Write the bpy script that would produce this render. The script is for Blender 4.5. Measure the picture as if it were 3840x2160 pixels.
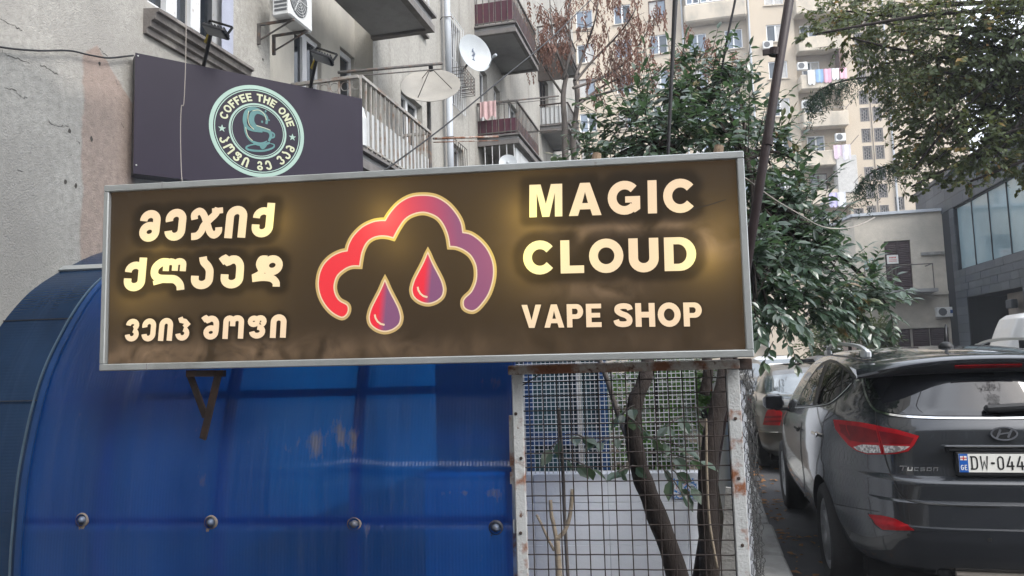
import bpy, bmesh, math, random
import numpy as np
from mathutils import Vector, Matrix, noise as mnoise
from mathutils.geometry import tessellate_polygon, delaunay_2d_cdt
from mathutils.bvhtree import BVHTree
R = math.radians
random.seed(7)
sc = bpy.context.scene
for o in list(bpy.data.objects): bpy.data.objects.remove(o)
# ---------------------------------------------------------------- camera
YAW, PIT, ROLL, EYE = R(13.8), R(5.2), R(1.72), 1.68
_f = Vector((-math.sin(YAW) * math.cos(PIT), math.cos(YAW) * math.cos(PIT), math.sin(PIT)))
_r0 = Vector((math.cos(YAW), math.sin(YAW), 0)); _u0 = _r0.cross(_f)
_r = _r0 * math.cos(ROLL) - _u0 * math.sin(ROLL); _u = _u0 * math.cos(ROLL) + _r0 * math.sin(ROLL)
cam = bpy.data.cameras.new('camera'); cam.lens = 26; cam.sensor_width = 36; cam.clip_start = .05; cam.clip_end = 2000
camo = bpy.data.objects.new('camera', cam); sc.collection.objects.link(camo)
camo.matrix_world = Matrix((( _r.x, _u.x, -_f.x, 0), (_r.y, _u.y, -_f.y, 0), (_r.z, _u.z, -_f.z, EYE), (0, 0, 0, 1)))
sc.camera = camo
CAM = Vector((0, 0, EYE)); FPX = 3840 * 26 / 36
def ray(x, y): return _f + _r * ((x - 1920) / FPX) - _u * ((y - 1080) / FPX)
def at(x, y, X=None, Y=None, Z=None):
    'measure: the point of the plane X=, Y= or Z= that lies behind a pixel of the 3840-wide photograph'
    d = ray(x, y)
    t = X / d.x if X is not None else Y / d.y if Y is not None else (Z - EYE) / d.z
    return CAM + d * t
def atp(x, y, p, n):
    d = ray(x, y); return CAM + d * ((p - CAM).dot(n) / d.dot(n))
# ---------------------------------------------------------------- light
world = bpy.data.worlds.new('World'); sc.world = world; world.use_nodes = True
nt = world.node_tree; bg = nt.nodes['Background']
sky = nt.nodes.new('ShaderNodeTexSky'); sky.sky_type = 'NISHITA'; sky.sun_disc = False
SUN_EL, SUN_AZ = R(46), R(122)
sky.sun_elevation = SUN_EL; sky.sun_rotation = SUN_AZ; sky.dust_density = 4; sky.air_density = 1.2
hs = nt.nodes.new('ShaderNodeHueSaturation'); hs.inputs['Saturation'].default_value = .55
tcw = nt.nodes.new('ShaderNodeTexCoord'); cn = nt.nodes.new('ShaderNodeTexNoise'); cn.inputs['Scale'].default_value = 2.2; cn.inputs['Detail'].default_value = 6
mpw = nt.nodes.new('ShaderNodeMapping'); mpw.inputs['Scale'].default_value = (1, 1, 2.5)
crw = nt.nodes.new('ShaderNodeValToRGB'); crw.color_ramp.elements[0].position = .30; crw.color_ramp.elements[1].position = .70
mxw = nt.nodes.new('ShaderNodeMix'); mxw.data_type = 'RGBA'
nt.links.new(sky.outputs[0], hs.inputs['Color']); nt.links.new(tcw.outputs['Generated'], mpw.inputs[0]); nt.links.new(mpw.outputs[0], cn.inputs['Vector'])
nt.links.new(cn.outputs[0], crw.inputs[0]); nt.links.new(crw.outputs[0], mxw.inputs['Factor'])
nt.links.new(hs.outputs[0], mxw.inputs['A']); mxw.inputs['B'].default_value = (10.0, 10.5, 11.4, 1)
nt.links.new(mxw.outputs['Result'], bg.inputs['Color']); bg.inputs['Strength'].default_value = .15
sun = bpy.data.lights.new('sun', 'SUN'); sun.energy = 1.3; sun.angle = R(22); sun.color = (1, .985, .96)
suno = bpy.data.objects.new('sun', sun); sc.collection.objects.link(suno)
suno.rotation_euler = Vector((-math.sin(SUN_AZ) * math.cos(SUN_EL), -math.cos(SUN_AZ) * math.cos(SUN_EL), -math.sin(SUN_EL))).to_track_quat('-Z', 'Y').to_euler()
sc.view_settings.view_transform = 'Standard'; sc.view_settings.look = 'None'; sc.view_settings.gamma = 1
sc.view_settings.exposure = 1.0
sc.view_settings.use_curve_mapping = False
sc.cycles.use_denoising = True; sc.cycles.max_bounces = 5; sc.cycles.diffuse_bounces = 3; sc.cycles.glossy_bounces = 3; sc.cycles.transmission_bounces = 4; sc.cycles.volume_bounces = 0; sc.cycles.transparent_max_bounces = 8
sc.cycles.sample_clamp_indirect = 4
# ---------------------------------------------------------------- materials
MATS = {}
def srgb(r, g, b): return tuple(((c / 255 + .055) / 1.055) ** 2.4 if c > 10 else c / 255 / 12.92 for c in (r, g, b))
def mat(name, col=(.5, .5, .5), rough=.7, var=.12, scale=2.0, bump=0., bscale=60., metal=0., spec=.4, col2=None, s2=1.5, t2=.55, w2=.1,
        col3=None, s3=8, t3=.6, w3=.06, coat=0., trans=0., stretch=(1, 1, 1), local=False, emit=None, sub=None, alpha=1., detail=6):
    if name in MATS: return MATS[name]
    m = bpy.data.materials.new(name); m.use_nodes = True; MATS[name] = m
    t = m.node_tree; N = t.nodes; L = t.links; p = N['Principled BSDF']
    if local: c = N.new('ShaderNodeTexCoord').outputs['Object']
    else: c = N.new('ShaderNodeNewGeometry').outputs['Position']
    mp = N.new('ShaderNodeMapping'); mp.inputs['Scale'].default_value = stretch; L.new(c, mp.inputs[0]); c = mp.outputs[0]
    def noise(s, d=detail, r=.6):
        n = N.new('ShaderNodeTexNoise'); n.inputs['Scale'].default_value = s; n.inputs['Detail'].default_value = d; n.inputs['Roughness'].default_value = r
        L.new(c, n.inputs['Vector']); return n.outputs[0]
    def ramp(src, a, b):
        r = N.new('ShaderNodeMapRange'); r.inputs[1].default_value = a; r.inputs[2].default_value = b; L.new(src, r.inputs[0]); return r.outputs[0]
    def mix(f, a, b):
        x = N.new('ShaderNodeMix'); x.data_type = 'RGBA'; L.new(f, x.inputs['Factor'])
        for k, v in (('A', a), ('B', b)):
            if isinstance(v, tuple): x.inputs[k].default_value = (*v, 1)
            else: L.new(v, x.inputs[k])
        return x.outputs['Result']
    cur = mix(ramp(noise(scale), .3, .7), tuple(x * (1 - var) for x in col), tuple(min(1, x * (1 + var)) for x in col))
    if col2: cur = mix(ramp(noise(s2), t2 - w2, t2 + w2), cur, col2)
    if col3: cur = mix(ramp(noise(s3, 8, .7), t3 - w3, t3 + w3), cur, col3)
    L.new(cur, p.inputs['Base Color'])
    p.inputs['Roughness'].default_value = rough; p.inputs['Metallic'].default_value = metal
    p.inputs['Specular IOR Level'].default_value = spec; p.inputs['Coat Weight'].default_value = coat
    p.inputs['Coat Roughness'].default_value = .05; p.inputs['Transmission Weight'].default_value = trans; p.inputs['Alpha'].default_value = alpha
    if emit: p.inputs['Emission Color'].default_value = (*emit[0], 1); p.inputs['Emission Strength'].default_value = emit[1]
    if bump:
        b = N.new('ShaderNodeBump'); b.inputs['Strength'].default_value = min(1, bump); b.inputs['Distance'].default_value = .02
        L.new(noise(bscale, 8, .65), b.inputs['Height']); L.new(b.outputs[0], p.inputs['Normal'])
    if sub:
        tr = N.new('ShaderNodeBsdfTranslucent'); tr.inputs[0].default_value = (*sub[0], 1)
        ms = N.new('ShaderNodeMixShader'); ms.inputs[0].default_value = sub[1]
        L.new(p.outputs[0], ms.inputs[1]); L.new(tr.outputs[0], ms.inputs[2]); L.new(ms.outputs[0], N['Material Output'].inputs[0])
    return m
# ---------------------------------------------------------------- geometry helpers
COL = sc.collection
def empty(name, loc=(0, 0, 0), rz=0, label=None, cat=None, group=None, parent=None):
    o = bpy.data.objects.new(name, None); COL.objects.link(o); o.location = loc; o.rotation_euler = (0, 0, rz)
    o.empty_display_size = .1
    if parent: o.parent = parent
    return tag(o, label, cat, group)
def tag(o, label=None, cat=None, group=None, kind=None):
    if label: o['label'] = label
    if cat: o['category'] = cat
    if group: o['group'] = group
    if kind: o['kind'] = kind
    return o
def cat_rom(pts, n=6, closed=False):
    pts = [Vector(p) for p in pts]; out = []; m = len(pts)
    rng = range(m) if closed else range(m - 1)
    for i in rng:
        g = lambda k: pts[k % m] if closed else pts[max(0, min(m - 1, k))]
        a, b, c, d = g(i - 1), g(i), g(i + 1), g(i + 2)
        for q in range(n):
            t = q / n
            out.append(.5 * ((2 * b) + (c - a) * t + (2 * a - 5 * b + 4 * c - d) * t * t + (3 * b - a - 3 * c + d) * t ** 3))
    if not closed: out.append(pts[-1].copy())
    return out
class MB:
    def __init__(s): s.v = []; s.f = []; s.mi = []; s.cur = 0
    def add(s, vs, fs):
        k = len(s.v); s.v += [tuple(v) for v in vs]; s.f += [tuple(i + k for i in f) for f in fs]; s.mi += [s.cur] * len(fs); return s
    def box(s, x0, x1, y0, y1, z0, z1, m=None):
        vs = [Vector((x, y, z)) for z in (z0, z1) for y in (y0, y1) for x in (x0, x1)]
        if m is not None: vs = [m @ v for v in vs]
        return s.add(vs, [(0, 2, 3, 1), (4, 5, 7, 6), (0, 1, 5, 4), (2, 6, 7, 3), (0, 4, 6, 2), (1, 3, 7, 5)])
    def cbox(s, c, size, m=None, bev=0.):
        hx, hy, hz = [q / 2 for q in size]
        T = Matrix.Translation(c) @ (m if m is not None else Matrix())
        if not bev: return s.box(-hx, hx, -hy, hy, -hz, hz, T)
        b = min(bev, hx * .9, hy * .9, hz * .9); vs = []
        for sx in (-1, 1):
            for sy in (-1, 1):
                for sz in (-1, 1):
                    vs += [T @ Vector((sx * hx, sy * (hy - b), sz * (hz - b))), T @ Vector((sx * (hx - b), sy * hy, sz * (hz - b))), T @ Vector((sx * (hx - b), sy * (hy - b), sz * hz))]
        bm = bmesh.new(); bv = [bm.verts.new(v) for v in vs]; r = bmesh.ops.convex_hull(bm, input=bv)
        bm.verts.index_update(); vv = [v.co.copy() for v in bm.verts]; ff = [[v.index for v in f.verts] for f in bm.faces]; bm.free()
        return s.add(vv, ff)
    def bar(s, a, b, w, h=None, up=(0, 0, 1)):
        a, b = Vector(a), Vector(b); d = b - a; L = d.length; d.normalize(); up = Vector(up)
        if abs(d.dot(up)) > .99: up = Vector((0, 1, 0))
        x = d.cross(up).normalized(); z = x.cross(d)
        m = Matrix((( x.x, d.x, z.x, a.x), (x.y, d.y, z.y, a.y), (x.z, d.z, z.z, a.z), (0, 0, 0, 1)))
        h = h or w; return s.box(-w / 2, w / 2, 0, L, -h / 2, h / 2, m)
    def tube(s, pts, r, n=8, cap=True):
        pts = [Vector(p) for p in pts]; k = len(pts)
        rs = r if isinstance(r, (list, tuple)) else [r] * k
        vs = []; ref = None
        for i, p in enumerate(pts):
            d = (pts[min(i + 1, k - 1)] - pts[max(i - 1, 0)])
            if d.length < 1e-9: d = Vector((0, 0, 1))
            d.normalize()
            if ref is None: ref = Vector((0, 0, 1)) if abs(d.z) < .9 else Vector((1, 0, 0))
            x = ref - d * ref.dot(d)
            if x.length < 1e-6: x = d.orthogonal()
            x.normalize(); y = d.cross(x); ref = x
            for j in range(n):
                a = 2 * math.pi * j / n; vs.append(p + (x * math.cos(a) + y * math.sin(a)) * rs[i])
        fs = [(i * n + j, i * n + (j + 1) % n, (i + 1) * n + (j + 1) % n, (i + 1) * n + j) for i in range(k - 1) for j in range(n)]
        if cap: fs += [tuple(range(n))[::-1], tuple((k - 1) * n + j for j in range(n))]
        return s.add(vs, fs)
    def lathe(s, prof, m=None, n=24):
        'prof: list of (r, h), about local z'
        m = m if m is not None else Matrix(); vs = []
        for r_, h in prof:
            for j in range(n):
                a = 2 * math.pi * j / n; vs.append(m @ Vector((r_ * math.cos(a), r_ * math.sin(a), h)))
        fs = [(i * n + j, i * n + (j + 1) % n, (i + 1) * n + (j + 1) % n, (i + 1) * n + j) for i in range(len(prof) - 1) for j in range(n)]
        return s.add(vs, fs)
    def prism(s, poly, d0, d1, m=None):
        'poly in (x, z), extruded along y from d0 to d1'
        m = m if m is not None else Matrix(); n = len(poly)
        vs = [m @ Vector((x, d0, z)) for x, z in poly] + [m @ Vector((x, d1, z)) for x, z in poly]
        tri = tessellate_polygon([[Vector((x, z, 0)) for x, z in poly]])
        fs = [t for t in tri] + [tuple(i + n for i in t[::-1]) for t in tri] + [(i, (i + 1) % n, (i + 1) % n + n, i + n) for i in range(n)]
        return s.add(vs, fs)
    def flat(s, polys, y, m=None):
        'flat polygon with holes in (x, z) at depth y'
        m = m if m is not None else Matrix(); vs = [m @ Vector((x, y, z)) for p in polys for x, z in p]
        tri = tessellate_polygon([[Vector((x, z, 0)) for x, z in p] for p in polys])
        fs = []
        for t in tri:
            a, b, c = (vs[i] for i in t)
            fs.append(tuple(t))
        return s.add(vs, fs)
    def ribbon(s, pts, w, y, closed=False, m=None):
        'flat stroke in the x-z plane at depth y'
        m = m if m is not None else Matrix(); P = [Vector((p[0], p[1])) for p in pts]; k = len(P); vs = []
        ws = w if isinstance(w, (list, tuple)) else [w] * k
        for i in range(k):
            a = P[(i - 1) % k] if (closed or i > 0) else P[i]; b = P[(i + 1) % k] if (closed or i < k - 1) else P[i]
            d1 = (P[i] - a); d2 = (b - P[i])
            if d1.length < 1e-9: d1 = d2
            if d2.length < 1e-9: d2 = d1
            d1 = d1.normalized(); d2 = d2.normalized(); t = d1 + d2
            t = t.normalized() if t.length > 1e-4 else d1
            nrm = Vector((-t.y, t.x)); c = max(.5, Vector((-d1.y, d1.x)).dot(nrm)); h = ws[i] / 2 / c
            for q in (P[i] + nrm * h, P[i] - nrm * h): vs.append(m @ Vector((q.x, y, q.y)))
        rng = range(k) if closed else range(k - 1)
        return s.add(vs, [(2 * i, 2 * i + 1, 2 * ((i + 1) % k) + 1, 2 * ((i + 1) % k)) for i in rng])
    def wall(s, u0, u1, v0, v1, holes, depth, y=0.):
        'wall in x-z at depth y with rectangular openings (a, b, c, d) and reveals going back'
        us = sorted({u0, u1, *[q for h in holes for q in h[:2] if u0 < q < u1]}); vz = sorted({v0, v1, *[q for h in holes for q in h[2:4] if v0 < q < v1]})
        for i in range(len(us) - 1):
            for j in range(len(vz) - 1):
                cu, cv = (us[i] + us[i + 1]) / 2, (vz[j] + vz[j + 1]) / 2
                if any(h[0] < cu < h[1] and h[2] < cv < h[3] for h in holes): continue
                s.add([(us[i], y, vz[j]), (us[i + 1], y, vz[j]), (us[i + 1], y, vz[j + 1]), (us[i], y, vz[j + 1])], [(0, 1, 2, 3)])
        for h in holes:
            a, b, c, d = h[:4]; e = y + (h[4] if len(h) > 4 else depth)
            s.add([(a, y, c), (b, y, c), (b, y, d), (a, y, d), (a, e, c), (b, e, c), (b, e, d), (a, e, d)], [(0, 4, 5, 1), (1, 5, 6, 2), (2, 6, 7, 3), (3, 7, 4, 0), (4, 7, 6, 5)])
        return s
    def build(s, name, m, parent=None, smooth=False, center=True, world=False):
        me = bpy.data.meshes.new(name); vs = np.array(s.v, dtype=float).reshape(-1, 3); c = (vs.min(0) + vs.max(0)) / 2 if (center and len(vs)) else np.zeros(3)
        me.from_pydata((vs - c).tolist(), [], s.f)
        ms = m if isinstance(m, (list, tuple)) else [m]
        for x in ms: me.materials.append(MATS[x] if isinstance(x, str) else x)
        if len(ms) > 1: me.polygons.foreach_set('material_index', s.mi)
        if smooth: me.polygons.foreach_set('use_smooth', [True] * len(s.f))
        me.update()
        o = bpy.data.objects.new(name, me); COL.objects.link(o); o.location = c
        if parent: o.parent = parent
        if parent and world:
            pm = Matrix.Translation(parent.location) @ parent.rotation_euler.to_matrix().to_4x4(); o.matrix_parent_inverse = pm.inverted()
        return o
def smooth_by_angle(o, deg=35):
    me = o.data; me.polygons.foreach_set('use_smooth', [True] * len(me.polygons)); me.set_sharp_from_angle(angle=R(deg))
def copy_part(o, parent, loc=None):
    c = o.copy(); COL.objects.link(c); c.parent = parent
    if loc is not None: c.location = loc
    return c
def copy_tree(o, parent=None):
    c = o.copy(); COL.objects.link(c); c.parent = parent; c.matrix_parent_inverse = o.matrix_parent_inverse.copy()
    for ch in [q for q in o.children]: copy_tree(ch, c)
    return c
# ---------------------------------------------------------------- glyphs (drawn by hand, unit height)
def ell(cx, cy, rx, ry, a0, a1, n=14): return [(cx + rx * math.cos(R(a0 + (a1 - a0) * i / n)), cy + ry * math.sin(R(a0 + (a1 - a0) * i / n))) for i in range(n + 1)]
def cr2(p, n=5): return [(v.x, v.y) for v in cat_rom([(a, b, 0) for a, b in p], n)]
S_, P_ = 'S', 'P'
LAT = {
 'M': (1.02, [(P_, [[(0, 0), (0, 1), (.35, 1), (.51, .40), (.67, 1), (1.02, 1), (1.02, 0), (.79, 0), (.79, .72), (.62, 0), (.40, 0), (.23, .72), (.23, 0)]])]),
 'A': (1.0, [(P_, [[(0, 0), (.35, 1), (.65, 1), (1, 0), (.72, 0), (.66, .19), (.34, .19), (.28, 0)], [(.5, .72), (.41, .38), (.59, .38)]])]),
 'C': (.96, [(S_, ell(.5, .5, .375, .385, 38, 322, 22), .25)]),
 'G': (1.0, [(S_, ell(.5, .5, .375, .385, 42, 318, 22), .25), (P_, [[(.52, .35), (.52, .54), (.97, .54), (.97, .15), (.80, .04), (.70, .22), (.72, .35)]])]),
 'I': (.27, [(P_, [[(0, 0), (0, 1), (.27, 1), (.27, 0)]])]),
 'L': (.7, [(P_, [[(0, 0), (0, 1), (.27, 1), (.27, .23), (.7, .23), (.7, 0)]])]),
 'O': (1.0, [(S_, ell(.5, .5, .375, .385, 0, 360, 28), .25)]),
 'U': (.88, [(S_, [(.14, 1), (.14, .42)] + ell(.44, .40, .30, .285, 180, 360, 14) + [(.74, .42), (.74, 1)], .26)]),
 'D': (.92, [(P_, [[(0, 0), (0, 1), (.42, 1)] + ell(.45, .5, .47, .5, 88, -88, 14) + [(.42, 0)], [(.27, .21), (.40, .21)] + ell(.40, .5, .25, .29, -80, 80, 10) + [(.40, .79), (.27, .79)]])]),
 'V': (1.0, [(P_, [[(0, 1), (.29, 1), (.5, .33), (.71, 1), (1, 1), (.64, 0), (.36, 0)]])]),
 'P': (.82, [(P_, [[(0, 0), (0, 1), (.48, 1)] + ell(.5, .68, .32, .32, 85, -85, 10) + [(.27, .36), (.27, 0)], [(.27, .56), (.42, .56)] + ell(.44, .68, .11, .12, -80, 80, 6) + [(.42, .80), (.27, .80)]])]),
 'E': (.76, [(P_, [[(0, 0), (0, 1), (.76, 1), (.76, .80), (.27, .80), (.27, .61), (.70, .61), (.70, .41), (.27, .41), (.27, .21), (.76, .21), (.76, 0)]])]),
 'S': (.84, [(S_, cr2([(.74, .72), (.68, .84), (.44, .885), (.20, .83), (.17, .68), (.34, .56), (.56, .48), (.70, .34), (.66, .17), (.42, .115), (.17, .16), (.10, .30)], 4), .235)]),
 'H': (.88, [(P_, [[(0, 0), (0, 1), (.27, 1), (.27, .63), (.61, .63), (.61, 1), (.88, 1), (.88, 0), (.61, 0), (.61, .39), (.27, .39), (.27, 0)]])]),
 'F': (.7, [(P_, [[(0, 0), (0, 1), (.7, 1), (.7, .79), (.27, .79), (.27, .60), (.62, .60), (.62, .39), (.27, .39), (.27, 0)]])]),
 'T': (.8, [(P_, [[(.27, 0), (.27, .77), (0, .77), (0, 1), (.8, 1), (.8, .77), (.53, .77), (.53, 0)]])]),
 'N': (.9, [(P_, [[(0, 0), (0, 1), (.25, 1), (.65, .44), (.65, 1), (.9, 1), (.9, 0), (.65, 0), (.25, .56), (.25, 0)]])]),
 ' ': (.36, []), '-': (.34, [(P_, [[(.02, .42), (.02, .56), (.32, .56), (.32, .42)]])]),
}
T_ = .235
GEO = {
 'მ': (.66, [(S_, ell(.33, .31, .205, .195, 0, 360, 22), T_ * .98), (S_, [(.535, .30), (.535, .66)] + ell(.325, .68, .21, .205, 0, 185, 12), T_)]),
 'ე': (.66, [(S_, ell(.325, .68, .21, .205, 200, 0, 14) + [(.535, .66), (.535, .32)] + ell(.325, .32, .21, .205, 0, -178, 12), T_)]),
 'ჯ': (.92, [(S_, cr2([(.10, .64), (.08, .80), (.22, .90), (.36, .80), (.50, .50), (.62, .22), (.76, .12), (.88, .22), (.88, .36)], 4), T_ * .9), (S_, cr2([(.80, .98), (.74, .80), (.55, .60), (.40, .42), (.34, .25), (.22, .12), (.04, .10)], 4), T_ * .9), (S_, [(.62, .88), (.96, .90)], .17)]),
 'ი': (.66, [(S_, [(.125, 0), (.125, .66)] + ell(.33, .68, .205, .205, 180, 0, 14) + [(.535, .66), (.535, 0)], T_ * 1.02)]),
 'ქ': (.66, [(S_, [(.545, 1.06), (.545, .32)] + ell(.335, .31, .21, .20, 0, -180, 12) + [(.125, .40)], T_), (S_, ell(.335, .62, .21, .20, 20, 185, 10), T_ * .9)]),
 'ლ': (1.08, [(S_, [(.96, .58), (.96, .76)] + ell(.84, .80, .12, .10, 0, 180, 8) + [(.72, .60)], T_ * .8), (S_, [(.72, .78)] + ell(.58, .80, .13, .10, 0, 180, 8) + [(.45, .60)], T_ * .8),
                 (S_, cr2([(.50, .88), (.30, .88), (.13, .72), (.12, .50), (.26, .37), (.5, .345), (.74, .32), (.9, .16), (.94, -.02)], 4), T_), (S_, [(.10, .22), (.40, .30)], .13)]),
 'ა': (.66, [(S_, cr2([(.30, 1.02), (.34, .86), (.46, .72), (.53, .58), (.54, .40)], 3) + ell(.325, .32, .215, .205, 0, -178, 12) + [(.11, .42)], T_)]),
 'უ': (.74, [(S_, cr2([(.04, .84), (.16, .93), (.24, .84), (.36, .90), (.50, .88), (.60, .74), (.62, .56)], 3) + [(.62, .32)] + ell(.40, .32, .22, .205, 0, -178, 12) + [(.18, .44)], T_)]),
 'დ': (.98, [(S_, ell(.66, .68, .20, .20, 0, 360, 20), T_ * .9), (S_, cr2([(.5, .88), (.34, .88), (.28, .72), (.36, .52), (.30, .40), (.12, .30)], 4), T_ * .85), (S_, cr2([(.10, .28), (.4, .31), (.66, .27), (.80, .14), (.82, 0)], 4), T_ * .9)]),
 'ვ': (.64, [(S_, ell(.31, .73, .20, .165, 185, -70, 12), T_ * .95), (S_, ell(.31, .32, .215, .20, 75, -178, 14), T_ * .95)]),
 'პ': (.66, [(S_, [(.16, 1.02), (.22, .88), (.40, .84), (.52, .72), (.38, .58)], T_ * .9), (S_, ell(.32, .31, .21, .20, 80, -178, 14), T_ * .95)]),
 'შ': (.74, [(S_, ell(.40, .30, .20, .19, 0, 360, 20), T_ * .95), (S_, cr2([(.04, .84), (.16, .93), (.24, .84), (.36, .90), (.50, .88), (.60, .74), (.61, .50)], 3) + [(.60, .30)], T_)]),
 'ო': (.86, [(S_, [(.12, 0), (.12, .70)] + ell(.26, .76, .14, .14, 180, 0, 8) + [(.40, .55)], T_ * .95), (S_, [(.40, .70)] + ell(.58, .74, .18, .16, 180, 0, 10) + [(.76, .70), (.76, 0)], T_ * .95)]),
 'ფ': (.80, [(S_, ell(.26, .74, .15, .14, 0, 360, 16), T_ * .85), (S_, ell(.52, .73, .16, .155, 160, -70, 10), T_ * .9), (S_, ell(.42, .30, .22, .19, 90, -178, 14), T_ * .95)]),
 'კ': (.66, [(S_, [(.16, 1.02), (.30, .84), (.50, .66), (.36, .55)], T_ * .9), (S_, ell(.32, .31, .21, .20, 70, -178, 14), T_ * .95)]),
 'ზ': (.64, [(S_, ell(.31, .27, .20, .165, 0, 360, 18), T_ * .9), (S_, ell(.31, .72, .17, .15, -60, 200, 14), T_ * .9)]),
 'ნ': (.64, [(S_, ell(.31, .28, .20, .17, 0, 360, 18), T_ * .9), (S_, [(.51, .30), (.50, .66), (.30, .88), (.08, .84)], T_ * .9)]),
 ' ': (.36, []),
}
def text_shapes(txt, table, x0, x1, z0, h, gap=.1, shear=0., z1=None):
    'glyph shapes of a line fitted between x0 and x1; baseline may rise from z0 to z1'
    W = sum(table[c][0] for c in txt) + gap * (len(txt) - 1); k = (x1 - x0) / W; x = 0; out = []
    z1 = z0 if z1 is None else z1
    for c in txt:
        w, shp = table[c]
        for q in shp:
            def tr(p): 
                u = (x + p[0]) * k; return (x0 + u + shear * h * p[1], z0 + (z1 - z0) * u / (x1 - x0) + p[1] * h)
            if q[0] == P_: out.append((P_, [[tr(p) for p in pl] for pl in q[1]]))
            else: out.append((S_, [tr(p) for p in q[1]], q[2] * 1.05 * (h * .55 + k * .45)))
        x += w + gap
    return out
def shapes_mesh(mb, shp, y, m=None, dy=-.00025):
    for i, q in enumerate(shp):
        yy = y + dy * (i % 4)
        if q[0] == P_: mb.flat(q[1], yy, m)
        else:
            cl_ = len(q[1]) > 6 and math.hypot(q[1][0][0] - q[1][-1][0], q[1][0][1] - q[1][-1][1]) < 1e-5
            mb.ribbon(q[1][:-1] if cl_ else q[1], q[2], yy, cl_, m)
# ---------------------------------------------------------------- the backlit shop sign
SA = R(6.8); SP = Vector((-1.183, 3.186, 0))
s_e = Vector((math.cos(SA), math.sin(SA), 0)); s_n = Vector((math.sin(SA), -math.cos(SA), 0))
def sloc(x, y, back=0.):
    q = atp(x, y, SP - s_n * back, s_n); return ((q - SP).dot(s_e), q.z)
sign = empty('shop_sign', SP, SA, 'long brown backlit shop sign with glowing letters and a red purple cloud', 'sign')
SU0, SU1, SZ0, SZ1 = -1.607, 1.434, 1.652, 2.556
tilt = Matrix.Translation((0, 0, 2.1)) @ Matrix.Rotation(R(.42), 4, 'Y') @ Matrix.Translation((0, 0, -2.1))
mat('alu', (.40, .42, .42), .38, .10, 3, bump=.1, bscale=120, metal=.55, col2=(.27, .28, .27), s2=2.2, t2=.62, w2=.08, col3=(.20, .18, .15), s3=14, t3=.70, w3=.05)
mat('sign_back', (.25, .25, .26), .6)
BULBS = [(-.73, 2.345, 1.0), (-1.32, 2.215, .75), (-1.33, 2.09, .55), (-.20, 2.36, .95), (-.13, 2.20, .45), (.45, 2.33, 1.0), (.52, 2.28, .55), (.47, 2.10, 1.1), (1.26, 2.08, 1.35), (1.33, 2.24, .45), (-1.47, 2.02, .6), (-.90, 2.08, .35), (-.78, 1.98, .2), (.74, 2.12, .2)]
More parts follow.
